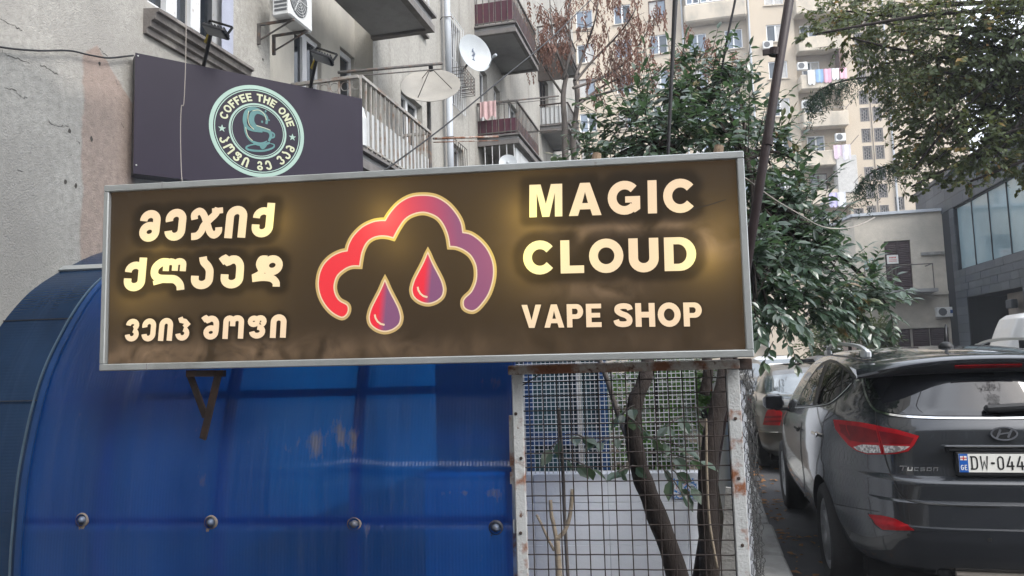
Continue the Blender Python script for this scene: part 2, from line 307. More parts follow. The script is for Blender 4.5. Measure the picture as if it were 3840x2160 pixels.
def lit(name, print_col, hot_col, base=.9, k=1.0, attr=None, h=.075, smoke=0., grad=None, gain=.30):
    'printed translucent film with lamps behind it: the film colour times the lamp light that reaches it'
    m = bpy.data.materials.new(name); m.use_nodes = True; MATS[name] = m; t = m.node_tree; N = t.nodes; L = t.links; p = N['Principled BSDF']
    co = N.new('ShaderNodeTexCoord').outputs['Object']
    acc = None
    for bx, bz, bs in BULBS:
        d = N.new('ShaderNodeVectorMath'); d.operation = 'DISTANCE'; L.new(co, d.inputs[0]); d.inputs[1].default_value = (bx, 0, bz)
        a = N.new('ShaderNodeMath'); a.operation = 'DIVIDE'; L.new(d.outputs['Value'], a.inputs[0]); a.inputs[1].default_value = h
        b = N.new('ShaderNodeMath'); b.operation = 'MULTIPLY_ADD'; L.new(a.outputs[0], b.inputs[0]); L.new(a.outputs[0], b.inputs[1]); b.inputs[2].default_value = 1
        c = N.new('ShaderNodeMath'); c.operation = 'DIVIDE'; c.inputs[0].default_value = bs; L.new(b.outputs[0], c.inputs[1])
        if acc is None: acc = c.outputs[0]
        else:
            s = N.new('ShaderNodeMath'); s.operation = 'ADD'; L.new(acc, s.inputs[0]); L.new(c.outputs[0], s.inputs[1]); acc = s.outputs[0]
    def mixc(f, a, b, mode='MIX'):
        x = N.new('ShaderNodeMix'); x.data_type = 'RGBA'; x.blend_type = mode
        if isinstance(f, float): x.inputs['Factor'].default_value = f
        else: L.new(f, x.inputs['Factor'])
        for kk, v in (('A', a), ('B', b)):
            if isinstance(v, tuple): x.inputs[kk].default_value = (*v, 1)
            else: L.new(v, x.inputs[kk])
        return x.outputs['Result']
    pc = print_col
    if grad:
        sp = N.new('ShaderNodeSeparateXYZ'); L.new(co, sp.inputs[0]); g = N.new('ShaderNodeMapRange')
        ad = N.new('ShaderNodeMath'); ad.operation = 'MULTIPLY_ADD'; L.new(sp.outputs[2], ad.inputs[0]); ad.inputs[1].default_value = grad[3]; L.new(sp.outputs[0], ad.inputs[2])
        L.new(ad.outputs[0], g.inputs[0]); g.inputs[1].default_value = grad[0]; g.inputs[2].default_value = grad[1]; pc = mixc(g.outputs[0], print_col, grad[2])
    ns = N.new('ShaderNodeTexNoise'); ns.inputs['Scale'].default_value = 6.5; ns.inputs['Detail'].default_value = 9; ns.inputs['Distortion'].default_value = .8; L.new(co, ns.inputs['Vector'])
    if smoke:
        sm = N.new('ShaderNodeAttribute'); sm.attribute_name = 'smoke'
        x1 = N.new('ShaderNodeMapRange'); x1.inputs[1].default_value = .35; x1.inputs[2].default_value = .75; L.new(ns.outputs[0], x1.inputs[0])
        x2 = N.new('ShaderNodeMath'); x2.operation = 'MULTIPLY'; L.new(x1.outputs[0], x2.inputs[0]); L.new(sm.outputs['Fac'], x2.inputs[1])
        pc = mixc(x2.outputs[0], pc, tuple(q * 2 ** -sc.view_settings.exposure for q in (.36, .24, .155)))
    hot = mixc(1.0, hot_col, hot_col, 'MIX')
    fac = N.new('ShaderNodeMath'); fac.operation = 'MULTIPLY'; fac.use_clamp = True; L.new(acc, fac.inputs[0]); fac.inputs[1].default_value = k
    colr = mixc(fac.outputs[0], pc, hot_col)
    st = N.new('ShaderNodeMath'); st.operation = 'MULTIPLY_ADD'; L.new(acc, st.inputs[0]); st.inputs[1].default_value = gain; st.inputs[2].default_value = base
    if attr:
        at_ = N.new('ShaderNodeAttribute'); at_.attribute_name = attr; mm = N.new('ShaderNodeMath'); mm.operation = 'MULTIPLY'; L.new(st.outputs[0], mm.inputs[0])
        inv = N.new('ShaderNodeMath'); inv.operation = 'MULTIPLY_ADD'; L.new(at_.outputs['Fac'], inv.inputs[0]); inv.inputs[1].default_value = -.58; inv.inputs[2].default_value = 1
        L.new(inv.outputs[0], mm.inputs[1]); st = mm
    L.new(colr, p.inputs['Emission Color']); L.new(st.outputs[0], p.inputs['Emission Strength'])
    p.inputs['Base Color'].default_value = (.004, .0035, .003, 1); p.inputs['Roughness'].default_value = .42; p.inputs['Specular IOR Level'].default_value = .22
    bp = N.new('ShaderNodeBump'); bp.inputs['Strength'].default_value = .25; bp.inputs['Distance'].default_value = .01; n2 = N.new('ShaderNodeTexNoise'); n2.inputs['Scale'].default_value = 2.2; n2.inputs['Detail'].default_value = 3; L.new(co, n2.inputs['Vector']); L.new(n2.outputs[0], bp.inputs['Height']); L.new(bp.outputs[0], p.inputs['Normal'])
    return m
EXP = 2 ** -sc.view_settings.exposure
lit('film_brown', tuple(x * EXP for x in (.040, .027, .019)), tuple(x * EXP for x in (.40, .245, .065)), base=.80, k=.42, attr='halo', smoke=1, h=.092)
lit('film_peach', tuple(x * EXP for x in (.98, .72, .53)), tuple(x * EXP for x in (1.0, .87, .31)), base=.90, k=.80, h=.088, gain=.55)
lit('film_gold', tuple(x * EXP for x in (.58, .40, .20)), tuple(x * EXP for x in (.95, .68, .12)), base=.9, k=.9, h=.10)
lit('film_cream', tuple(x * EXP for x in (.98, .74, .50)), tuple(x * EXP for x in (1, .88, .45)), base=.9, k=.7)
cl = sloc(1440, 900)[0]
lit('film_cloud', tuple(x * EXP for x in (.92, .035, .055)), tuple(x * EXP for x in (1, .28, .22)), base=.95, k=.45, grad=(.13, .42, tuple(x * EXP for x in (.26, .095, .20)), .12))
# film: a fine sheet that carries the printed dark halo round the letters
lines = []
lines.append(text_shapes('მეჯიქ', GEO, -1.432, -.748, 2.283, .152, .16, .10, 2.276))
lines.append(text_shapes('ქლაუდ', GEO, -1.508, -.70, 2.047, .150, .15, .08, 2.035))
lines.append(text_shapes('ვეიპ', GEO, -1.492, -1.163, 1.801, .108, .15, .08, 1.797))
lines.append(text_shapes('შოფი', GEO, -1.103, -.680, 1.799, .108, .15, .06, 1.794))
lines.append(text_shapes('MAGIC', LAT, .481, 1.222, 2.302, .150, .20, .03, 2.287))
lines.append(text_shapes('CLOUD', LAT, .446, 1.211, 2.043, .150, .16, .02, 2.027))
lines.append(text_shapes('VAPE', LAT, .431, .787, 1.801, .104, .14, .01, 1.793))
lines.append(text_shapes('SHOP', LAT, .842, 1.223, 1.791, .105, .14, .01, 1.781))
NX, NZ = 500, 150; fu0, fu1, fz0, fz1 = SU0 + .03, SU1 - .03, SZ0 + .03, SZ1 - .03
halo = np.zeros((NZ + 1, NX + 1)); KT = math.tan(R(.42))
def stamp(x, z):
    i = int(round((x - fu0) / (fu1 - fu0) * NX)); j = int(round((z + KT * x - fz0) / (fz1 - fz0) * NZ))
    if 0 <= i <= NX and 0 <= j <= NZ: halo[j, i] = 1
def stamp_line(shp, rad):
    global halo
    keep = halo.copy(); halo[:] = 0; tmp = MB(); shapes_mesh(tmp, shp, 0)
    for f in tmp.f:
        P = [Vector((tmp.v[i][0], tmp.v[i][2])) for i in f]
        for tri in ([P[:3]] if len(P) == 3 else [P[:3], [P[0], P[2], P[3]]]):
            e1, e2 = tri[1] - tri[0], tri[2] - tri[0]; k = max(2, int(max(e1.length, e2.length) / .004))
            for a in range(k + 1):
                for b in range(k + 1 - a):
                    q = tri[0] + e1 * (a / k) + e2 * (b / k); stamp(q.x, q.y)
    g = halo
    for it in range(rad):   # grow
        g = np.maximum.reduce([g, np.roll(g, 1, 0), np.roll(g, -1, 0), np.roll(g, 1, 1), np.roll(g, -1, 1)]) if it % 2 else np.maximum.reduce([np.roll(np.roll(g, a, 0), b, 1) for a in (-1, 0, 1) for b in (-1, 0, 1)])
    for it in range(5 if rad > 4 else 2): g = (g + np.roll(g, 1, 0) + np.roll(g, -1, 0)) / 3; g = (g + np.roll(g, 1, 1) + np.roll(g, -1, 1)) / 3
    halo = np.maximum(keep, g)
for i, l in enumerate(lines): stamp_line(l, {0: 6, 1: 6, 4: 7, 5: 7, 2: 2, 3: 2}.get(i, 0))
f = MB()
us = np.linspace(fu0, fu1, NX + 1); zs = np.linspace(fz0, fz1, NZ + 1)
f.v = [(u, .004, z - KT * u) for z in zs for u in us]
f.f = [(j * (NX + 1) + i, j * (NX + 1) + i + 1, (j + 1) * (NX + 1) + i + 1, (j + 1) * (NX + 1) + i) for j in range(NZ) for i in range(NX)]
f.mi = [0] * len(f.f)
film = f.build('film', 'film_brown', sign, True, center=False)
smk = np.zeros_like(halo)
ZZ, UU = np.meshgrid(zs, us, indexing='ij')
smk += 1.1 * np.exp(-((ZZ - 1.72) / .07) ** 2) * np.clip(1.1 - (UU + 1.5) / 2.2, .15, 1)
for (x, z, rx, rz, a) in [(.95, 2.235, .28, .04, 1.2), (1.24, 2.15, .10, .06, 1.3), (.78, 1.97, .2, .06, .9), (.62, 2.17, .12, .05, .5), (1.33, 2.13, .08, .05, .6), (.5, 2.2, .15, .03, .3)]:
    smk += a * np.exp(-((UU - x) / rx) ** 2 - ((ZZ - z) / rz) ** 2)
for nm, arr in (('halo', halo), ('smoke', np.clip(smk, 0, 1.3))):
    a = film.data.attributes.new(nm, 'FLOAT', 'POINT'); a.data.foreach_set('value', arr.ravel().astype(np.float32))
def sign_part(name, mb, m, parent=sign): 
    o = mb.build(name, m, parent, center=False); o.matrix_local = tilt if name in ('frame', 'box', 'frame_joint') else Matrix(); return o
for l in lines:
    mb = MB(); shapes_mesh(mb, l, .0025); sign_part('lettering', mb, 'film_peach')
# cloud and drops
def z2(u, v): return sloc(1100 + u * .46237, 650 + v * .46237)
cloud = [(380,1160),(300,1110),(235,1020),(207,920),(215,820),(250,740),(310,680),(380,645),(440,632),(452,580),(490,510),(560,440),(640,400),(700,388),(748,387),(790,320),(860,245),(950,195),(1050,182),(1150,195),(1240,245),(1310,320),(1355,400),(1370,484),(1440,500),(1520,560),(1580,640),(1615,740),(1615,850),(1580,970),(1520,1060),(1470,1105),(1430,1108),(1390,1085),(1383,1040),(1400,1010),(1450,960),(1485,880),(1492,800),(1480,730),(1440,660),(1380,615),(1320,592),(1273,588),(1260,510),(1230,430),(1180,360),(1110,322),(1040,310),(960,330),(900,370),(850,440),(808,517),(760,505),(700,503),(640,520),(590,560),(555,630),(540,700),(533,746),(470,748),(410,775),(350,830),(325,910),(335,980),(370,1035),(430,1070),(440,1110),(420,1150)]
SHARP = {(440,632),(748,387),(1370,484),(1273,588),(808,517),(533,746)}
def smooth_closed(p, n=4):
    'round the outline but keep the sharp corners'
    idx = [i for i, q in enumerate(p) if q in SHARP]
    if not idx: return [(v.x, v.y) for v in cat_rom([(a, b, 0) for a, b in p], n, True)]
    out = []
    for a, b in zip(idx, idx[1:] + [idx[0] + len(p)]):
        seg = [p[i % len(p)] for i in range(a, b + 1)]; out += [(v.x, v.y) for v in cat_rom([(x, y, 0) for x, y in seg], n)][:-1]
    return out
def drop(cx, top, bot, w):
    H = bot - top; pts = [(cx, top)]
    for t, k in ((.12, .16), (.25, .36), (.4, .62), (.55, .86), (.68, .985), (.76, 1.0), (.86, .90), (.94, .62), (.985, .3)): pts.append((cx + w * k, top + H * t))
    pts.append((cx, bot)); pts += [(2 * cx - x, y) for x, y in pts[1:-1][::-1]]
    SHARP.add((cx, top)); return pts
shapes = [cloud, drop(742, 875, 1276, 122), drop(1090, 652, 1050, 122)]
for i, shp in enumerate(shapes):
    o2 = [z2(*q) for q in smooth_closed(shp)]
    mb = MB(); mb.ribbon(o2, .034, .0025, True); sign_part('cloud_border' if i == 0 else 'drop_border', mb, 'film_gold')
    mb = MB(); mb.ribbon(o2, .012, .0018, True); sign_part('cloud_edge' if i == 0 else 'drop_edge', mb, 'film_cream')
    if i:
        cx = sum(q[0] for q in o2) / len(o2)
        lit('film_drop%d' % i, tuple(x * EXP for x in (.92, .03, .06)), tuple(x * EXP for x in (1, .28, .22)), base=.95, k=.3, grad=(cx - .022 - .10 * 2.0, cx + .014 - .10 * 2.0, tuple(x * EXP for x in (.24, .10, .21)), -.10))
    mb = MB(); mb.flat([o2], .0011); sign_part('cloud' if i == 0 else 'drop', mb, 'film_cloud' if i == 0 else 'film_drop%d' % i)
for cx, cy in ((742, 1240), (1090, 1015)):
    mb = MB(); mb.ribbon([z2(cx - 82 + dx, cy - 95 + dy) for dx, dy in [(0, 0), (6, 28), (22, 56), (48, 76), (80, 84)]], .0085, .0004); sign_part('drop_highlight', mb, 'film_cream')
# metal box and frame
mb = MB(); mb.box(SU0 + .004, SU1 - .004, .012, .12, SZ0 + .004, SZ1 - .004); sign_part('box', mb, 'sign_back')
W = .033
for nm, (a, b, c, d) in dict(t=(SU0, SU1, SZ1 - W, SZ1), b=(SU0, SU1, SZ0, SZ0 + W), l=(SU0, SU0 + W * .8, SZ0 + W, SZ1 - W), r=(SU1 - W * .95, SU1, SZ0 + W, SZ1 - W)).items():
    mb = MB(); mb.cbox(((a + b) / 2, .05, (c + d) / 2), (b - a, .135, d - c), bev=.004); sign_part('frame', mb, 'alu')
mb = MB(); mb.cbox((-1.30, -.0185, 2.545), (.004, .001, .03)); sign_part('frame_joint', mb, 'sign_back'); mb = MB(); mb.cbox((-1.36, -.0187, 1.668), (.006, .001, .03)); sign_part('frame_joint', mb, 'sign_back')
mb = MB(); mb.ribbon([sloc(2590, 785), sloc(2660, 768), sloc(2722, 748)], .004, .0021); mat('scratch', (.02, .017, .015), .8); sign_part('crack', mb, 'scratch')
mat('rust_dark', (.030, .021, .019), .8, .3, 20, bump=.3, col2=(.05, .027, .017), s2=12)
mat('rust_paint', (.40, .415, .42), .6, .12, 6, bump=.35, bscale=90, col2=(.20, .075, .032), s2=7, t2=.56, w2=.05, col3=(.10, .04, .02), s3=24, t3=.64, w3=.04)
mat('rust_heavy', (.42, .40, .37), .65, .15, 6, bump=.4, bscale=90, col2=(.21, .085, .04), s2=10, t2=.48, w2=.09, col3=(.09, .035, .02), s3=22, t3=.60, w3=.05)
br = empty('sign_bracket', SP, SA, 'dark rusty triangular steel bracket under the sign on the blue canopy', 'bracket')
ba, bb, bc, bd = sloc(700, 1392, .02), sloc(822, 1388, .02), sloc(765, 1565, .1), sloc(762, 1645, .13)
# bracket parts
mb = MB(); mb.bar((ba[0], .03, 1.640), (bb[0] + .01, .05, 1.635), .04, .03); mb.build('top_bar', 'rust_dark', br)
mb = MB(); mb.bar((ba[0] + .01, .03, 1.635), (bc[0], .115, bc[1]), .03, .012, (0, 1, 0)); mb.build('strut', 'rust_dark', br)
mb = MB(); mb.bar((bb[0] - .01, .03, 1.63), (bd[0], .128, bd[1]), .032, .014, (0, 1, 0)); mb.build('strut', 'rust_dark', br)
mb = MB(); mb.lathe([(0, 0), (.007, 0), (.007, .006), (0, .006)], Matrix.Translation((bd[0] + .002, .119, bd[1] + .015)) @ Matrix.Rotation(R(90), 4, 'X'), 8); mb.build('bolt', 'rust_dark', br)
# ---------------------------------------------------------------- ground
mat('asphalt', (.052, .054, .060), .85, .25, 3, bump=.6, bscale=220, col2=(.085, .085, .088), s2=1.1, t2=.6, w2=.12, col3=(.03, .03, .032), s3=9, t3=.66, w3=.05)
mat('concrete', (.30, .30, .29), .85, .18, 4, bump=.5, bscale=90, col2=(.17, .165, .155), s2=3, t2=.58, w2=.1, col3=(.42, .42, .40), s3=16, t3=.68, w3=.06)
mat('soil', (.07, .055, .04), .95, .3, 8, bump=.8, bscale=60)
g = MB(); n = 60
def gz(x, y): return 0.0
g.add([(-400, -60, 0), (400, -60, 0), (400, 900, 0), (-400, 900, 0)], [(0, 1, 2, 3)])
tag(g.build('road', 'asphalt'), kind='structure')
g = MB(); g.box(-3.9, .30, -3, 60, .004, .10); tag(g.build('yard_ground', 'soil'), kind='structure')
kerbs = empty('kerb', (.42, 4, 0)); tag(kerbs, kind='structure')
random.seed(3); y = 1.0
while y < 30:
    L = 1.0; mb = MB(); j = random.uniform(-.015, .015); t = R(random.uniform(-.8, .8))
    mb.cbox((.44 + j, y + L / 2, .065 + random.uniform(-.012, .006)), (.24, L - random.uniform(.012, .05), .15), Matrix.Rotation(t, 4, 'Z'), bev=.018)
    mb.build('kerb_stone', 'concrete', kerbs, world=True); y += L
mat('dry_leaf', (.24, .12, .05), .8, .4, 30, sub=((.3, .15, .05), .3))
lf = MB(); random.seed(5)
for i in range(240):
    q = random.random()
    x = .62 + abs(random.gauss(0, .10)) if q < .55 else random.uniform(.6, 6); yy = random.uniform(4.6, 13)
    s = random.uniform(.018, .055); a = random.uniform(0, 6.3); m = Matrix.Translation((x, yy, .012)) @ Matrix.Rotation(a, 4, 'Z') @ Matrix.Rotation(random.uniform(-.4, .4), 4, 'X')
    lf.add([m @ Vector(v) for v in ((-s, 0, 0), (-s * .2, s * .5, .006), (s, 0, 0), (-s * .2, -s * .5, .008))], [(0, 1, 2), (0, 2, 3)])
tag(lf.build('leaf_litter', 'dry_leaf'), 'brown fallen leaves scattered along the kerb and the road', 'leaves', kind='stuff')
# ---------------------------------------------------------------- blue polycarbonate canopy
PROF = [(.12, 0.), (.12, .67), (.132, .92), (.152, 1.13), (.19, 1.32), (.245, 1.52), (.314, 1.69), (.426, 1.87), (.547, 2.03), (.69, 2.17), (.917, 2.316), (1.19, 2.45), (1.6, 2.57), (2.05, 2.60)]
_pz = cat_rom([(b, z, 0) for b, z in PROF], 24)
_al = [0.]
for a, b in zip(_pz, _pz[1:]): _al.append(_al[-1] + (b - a).length)
def prof_at(s):
    s = max(0, min(_al[-1], s)); i = int(np.searchsorted(_al, s)); i = max(1, min(i, len(_al) - 1)); t = (s - _al[i - 1]) / max(1e-9, _al[i] - _al[i - 1]); return _pz[i - 1].lerp(_pz[i], t)
def prof_z(z): return float(np.interp(z, [q.y for q in _pz], [q.x for q in _pz]))
def poly_mat(name, col, dirt, tr_col, tr=.30, dcol=(.135, .110, .080), rib_axis=0, rib=62.):
    m = mat(name, col, .22, .22, 2.5, spec=.35, coat=.35, local=True, stretch=(1, 1, .35), col2=tuple(min(1, c * 1.7 + .012) for c in col), s2=1.3, t2=.58, w2=.16)
    N = m.node_tree.nodes; L = m.node_tree.links; p = N['Principled BSDF']; out = N['Material Output']
    co = N.new('ShaderNodeTexCoord').outputs['Object']; sp = N.new('ShaderNodeSeparateXYZ'); L.new(co, sp.inputs[0])
    w = N.new('ShaderNodeMath'); w.operation = 'MULTIPLY'; L.new(sp.outputs[rib_axis], w.inputs[0]); w.inputs[1].default_value = rib * 2 * math.pi
    sn = N.new('ShaderNodeMath'); sn.operation = 'SINE'; L.new(w.outputs[0], sn.inputs[0])
    bp = N.new('ShaderNodeBump'); bp.inputs['Strength'].default_value = .45 if rib_axis == 0 else .15; bp.inputs['Distance'].default_value = .0018; L.new(sn.outputs[0], bp.inputs['Height'])
    nz = N.new('ShaderNodeTexNoise'); nz.inputs['Scale'].default_value = 2.4; nz.inputs['Detail'].default_value = 2; L.new(co, nz.inputs['Vector'])
    b2 = N.new('ShaderNodeBump'); b2.inputs['Strength'].default_value = .5; b2.inputs['Distance'].default_value = .012; L.new(nz.outputs[0], b2.inputs['Height']); L.new(bp.outputs[0], b2.inputs['Normal']); L.new(b2.outputs[0], p.inputs['Normal']); L.new(b2.outputs[0], p.inputs['Coat Normal']); p.inputs['Coat Weight'].default_value = .9 if name == 'poly_blue' else .15; p.inputs['Coat IOR'].default_value = 1.7; p.inputs['Coat Roughness'].default_value = .10
    # dirt: brown patches smeared downwards, and pale dust
    mp = N.new('ShaderNodeMapping'); mp.inputs['Scale'].default_value = (6.5, 1, 2.2); L.new(co, mp.inputs[0])
    dn = N.new('ShaderNodeTexNoise'); dn.inputs['Scale'].default_value = 1.6; dn.inputs['Detail'].default_value = 8; dn.inputs['Roughness'].default_value = .68; L.new(mp.outputs[0], dn.inputs['Vector'])
    big = N.new('ShaderNodeTexNoise'); big.inputs['Scale'].default_value = 1.1; big.inputs['Detail'].default_value = 2; L.new(co, big.inputs['Vector'])
    pr = N.new('ShaderNodeMath'); pr.operation = 'MULTIPLY_ADD'; L.new(big.outputs[0], pr.inputs[0]); pr.inputs[1].default_value = .55; L.new(dn.outputs[0], pr.inputs[2])
    if name == 'poly_blue':      # where grime has collected on this sheet
        acc = pr.outputs[0]
        for gx, gy, rx, rz, a in ((1000, 1680, .10, .07, .13), (1150, 1680, .16, .08, .16), (1310, 1640, .18, .10, .17), (1350, 1700, .08, .06, .12), (1720, 1850, .16, .022, .24), (1680, 1470, .04, .07, .22), (1800, 1430, .12, .05, .2), (800, 1720, .10, .12, .13), (1880, 1600, .05, .3, .12)):
            gu, gzz = sloc(gx, gy, .13); vs_ = N.new('ShaderNodeVectorMath'); vs_.operation = 'SUBTRACT'; L.new(co, vs_.inputs[0]); vs_.inputs[1].default_value = (gu, prof_z(gzz), gzz)
            vm = N.new('ShaderNodeVectorMath'); vm.operation = 'MULTIPLY'; L.new(vs_.outputs[0], vm.inputs[0]); vm.inputs[1].default_value = (1 / rx, 0, 1 / rz)
            vl = N.new('ShaderNodeVectorMath'); vl.operation = 'LENGTH'; L.new(vm.outputs[0], vl.inputs[0])
            mr = N.new('ShaderNodeMapRange'); mr.inputs[1].default_value = 0; mr.inputs[2].default_value = 1.6; mr.inputs[3].default_value = a; mr.inputs[4].default_value = 0; L.new(vl.outputs['Value'], mr.inputs[0])
            ad = N.new('ShaderNodeMath'); ad.operation = 'ADD'; L.new(acc, ad.inputs[0]); L.new(mr.outputs[0], ad.inputs[1]); acc = ad.outputs[0]
        class _o: outputs = [acc]
        pr = _o
    dr = N.new('ShaderNodeMapRange'); dr.inputs[1].default_value = dirt; dr.inputs[2].default_value = dirt + .10; dr.inputs[4].default_value = .62; L.new(pr.outputs[0], dr.inputs[0])
    mx = N.new('ShaderNodeMix'); mx.data_type = 'RGBA'; L.new(dr.outputs[0], mx.inputs['Factor']); L.new(p.inputs['Base Color'].links[0].from_socket, mx.inputs['A']); mx.inputs['B'].default_value = (*dcol, 1)
    sm = N.new('ShaderNodeMapping'); sm.inputs['Scale'].default_value = (34, 1, 1.1); L.new(co, sm.inputs[0]); st = N.new('ShaderNodeTexNoise'); st.inputs['Scale'].default_value = 1; st.inputs['Detail'].default_value = 5; L.new(sm.outputs[0], st.inputs['Vector'])
    sr = N.new('ShaderNodeMapRange'); sr.inputs[1].default_value = .52; sr.inputs[2].default_value = .8; sr.inputs[4].default_value = .22; L.new(st.outputs[0], sr.inputs[0])
    m3 = N.new('ShaderNodeMix'); m3.data_type = 'RGBA'; L.new(sr.outputs[0], m3.inputs['Factor']); L.new(mx.outputs['Result'], m3.inputs['A']); m3.inputs['B'].default_value = (.045, .075, .14, 1)
    L.new(m3.outputs['Result'], p.inputs['Base Color'])
    if name == 'poly_blue':
        cw = N.new('ShaderNodeMapRange'); cw.inputs[1].default_value = .40; cw.inputs[2].default_value = .66; cw.inputs[3].default_value = .45; cw.inputs[4].default_value = 1.0; L.new(st.outputs[0], cw.inputs[0]); L.new(cw.outputs[0], p.inputs['Coat Weight'])
    rr = N.new('ShaderNodeMath'); rr.operation = 'MULTIPLY_ADD'; L.new(dr.outputs[0], rr.inputs[0]); rr.inputs[1].default_value = .5; rr.inputs[2].default_value = .24; L.new(rr.outputs[0], p.inputs['Roughness'])
    tp = N.new('ShaderNodeBsdfTransparent'); tp.inputs[0].default_value = (*tr_col, 1); tl = N.new('ShaderNodeBsdfTranslucent'); tl.inputs[0].default_value = (*tr_col, 1)
    ma = N.new('ShaderNodeMixShader'); ma.inputs[0].default_value = .5; L.new(tp.outputs[0], ma.inputs[1]); L.new(tl.outputs[0], ma.inputs[2])
    inv = N.new('ShaderNodeMath'); inv.operation = 'MULTIPLY_ADD'; L.new(dr.outputs[0], inv.inputs[0]); inv.inputs[1].default_value = -tr; inv.inputs[2].default_value = tr
    ms = N.new('ShaderNodeMixShader'); L.new(inv.outputs[0], ms.inputs[0]); L.new(p.outputs[0], ms.inputs[1]); L.new(ma.outputs[0], ms.inputs[2]); L.new(ms.outputs[0], out.inputs[0])
    return m
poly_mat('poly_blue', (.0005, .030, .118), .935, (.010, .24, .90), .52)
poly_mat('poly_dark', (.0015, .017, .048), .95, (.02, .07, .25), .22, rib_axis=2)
mat('blue_steel', (.008, .05, .20), .5, .2, 6); mat('dark_rubber', (.02, .022, .03), .6)
can = empty('canopy', SP, SA, 'arched blue ribbed plastic canopy over the basement stairs', 'canopy')
def sheet(name, u0, u1, off, m, du=.03, ds=.012, dent=True, s_max=None):
    mb = MB(); us = np.linspace(u0, u1, max(2, int((u1 - u0) / du))); ss = np.arange(0.35, s_max or _al[-1], ds); k = len(us)
    for s in ss:
        q = prof_at(s); q2 = prof_at(s + .01); t = (q2 - q); t = t.normalized() if t.length > 0 else Vector((1, 0, 0)); nb = Vector((-t.y, t.x, 0))
        for u in us:
            o = off + .004 * math.sin(u * 2.1 + q.y * 3) + .003 * math.sin(u * 5.3 - q.y * 2.2)
            if dent:   # the sheet sags between the purlins: a shallow fold and the pull of the bolts
                zc = 1.165 - .012 * max(0, u + .2) + .018 * math.exp(-((u + .42) / .1) ** 2); a = 1 / (1 + math.exp(-(u + .75) * 6))
                o += .010 * a * math.exp(-((q.y - zc) / .022) ** 2) - .006 * a * math.exp(-((q.y - zc + .05) / .03) ** 2)
                o -= .010 * math.exp(-((q.y - .915) / .018) ** 2)
            mb.v.append((u, q.x + nb.x * o * 1.0, q.y + nb.y * o))
    for j in range(len(ss) - 1):
        for i in range(k - 1): mb.f.append((j * k + i, j * k + i + 1, (j + 1) * k + i + 1, (j + 1) * k + i))
    mb.mi = [0] * len(mb.f); return mb.build(name, m, can, True, center=False)
sheet('panel', -2.13, .345, .0, 'poly_blue')
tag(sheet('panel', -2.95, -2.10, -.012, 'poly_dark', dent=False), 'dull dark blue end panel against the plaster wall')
def hoop(name, u, w, off, th, m, s0=.35, s1=None):
    mb = MB(); ss = np.arange(s0, s1 or _al[-1], .03); vs = []
    for s in ss:
        q = prof_at(s); t = (prof_at(s + .01) - q); t = t.normalized() if t.length > 0 else Vector((1, 0, 0)); nb = Vector((-t.y, t.x, 0))
        for du, o in ((-w / 2, off), (w / 2, off), (w / 2, off + th), (-w / 2, off + th)): vs.append((u + du, q.x + nb.x * o, q.y + nb.y * o))
    k = len(ss); fs = [(4 * i + a, 4 * i + (a + 1) % 4, 4 * i + 4 + (a + 1) % 4, 4 * i + 4 + a) for i in range(k - 1) for a in range(4)]
    mb.add(vs, fs); return mb.build(name, m, can, center=False)
mat('edge_blue', (.004, .028, .10), .4, .2, 6); mat('edge_grey', (.045, .075, .11), .5, .3, 6)
hoop('edge_strip', -2.115, .030, .006, .010, 'edge_blue'); hoop('edge_trim', -2.165, .009, -.004, .008, 'edge_grey')
for u in (-1.72, -1.10, -.42, .33): hoop('hoop', u, .045, -.075, .04, 'blue_steel')
def strip(name, z, h, off, m, u0=-2.1, u1=.34, th=.004):
    b = prof_z(z); mb = MB(); mb.box(u0, u1, b - off - th, b - off, z - h / 2, z + h / 2); return mb.build(name, m, can, center=False)
mb = MB(); mb.box(-2.9, .34, prof_z(.91) + .045, prof_z(.91) + .085, .89, .935); mb.build('purlin', 'blue_steel', can, center=False)
for z in (1.55, 2.02, 2.35):
    mb = MB(); mb.box(-2.9, .34, prof_z(z) + .075, prof_z(z) + .11, z - .05, z - .01); mb.build('purlin', 'blue_steel', can, center=False)
for z, h in ((1.52, .006), (1.96, .006)):
    strip('panel_joint', z, h, -.006, 'dark_rubber', -2.95, -2.12)
zt = 2.30; mb = MB(); q = prof_z(zt); mb.bar((-2.95, q - .012, zt), (-2.12, q - .012, zt), .05, .012, (0, -.6, .8)); mb.build('joint_strip', 'alu', can, center=False)
mat('bolt_steel', (.10, .13, .19), .45, .4, 40, metal=.4, col2=(.10, .08, .06), s2=30, t2=.58); mat('grime', (.13, .115, .10), .9, .3, 20)
bp_ = [sloc(300, 1952, .12), sloc(785, 1961, .12), sloc(1325, 1967, .12), sloc(1858, 1981, .12)]
for i, (u, z) in enumerate(bp_):
    b = prof_z(z); m = Matrix.Translation((u, b + .004, z)) @ Matrix.Rotation(R(90 + random.uniform(-6, 6)), 4, 'X') @ Matrix.Scale(random.uniform(.78, .9), 4)
    mb = MB(); mb.lathe([(0, .028), (.008, .027), (.015, .022), (.019, .012), (.021, .004), (.030, .003), (.032, 0)], m, 18); bo = mb.build('bolt', 'bolt_steel', can, True)
    mb = MB(); mb.lathe([(.034, .012), (.041, .006), (.043, -.002)], m, 18)
    for dx in random.sample((-.02, -.012, 0, .008, .018), random.randint(1, 3)): mb.tube([(u + dx, b + .003, z - .03), (u + dx, b + .003, z - .045 - random.uniform(0, .03))], [.006, .003], 6)
    mb.build('sealant', 'grime' if i < 3 else 'dark_rubber', can)
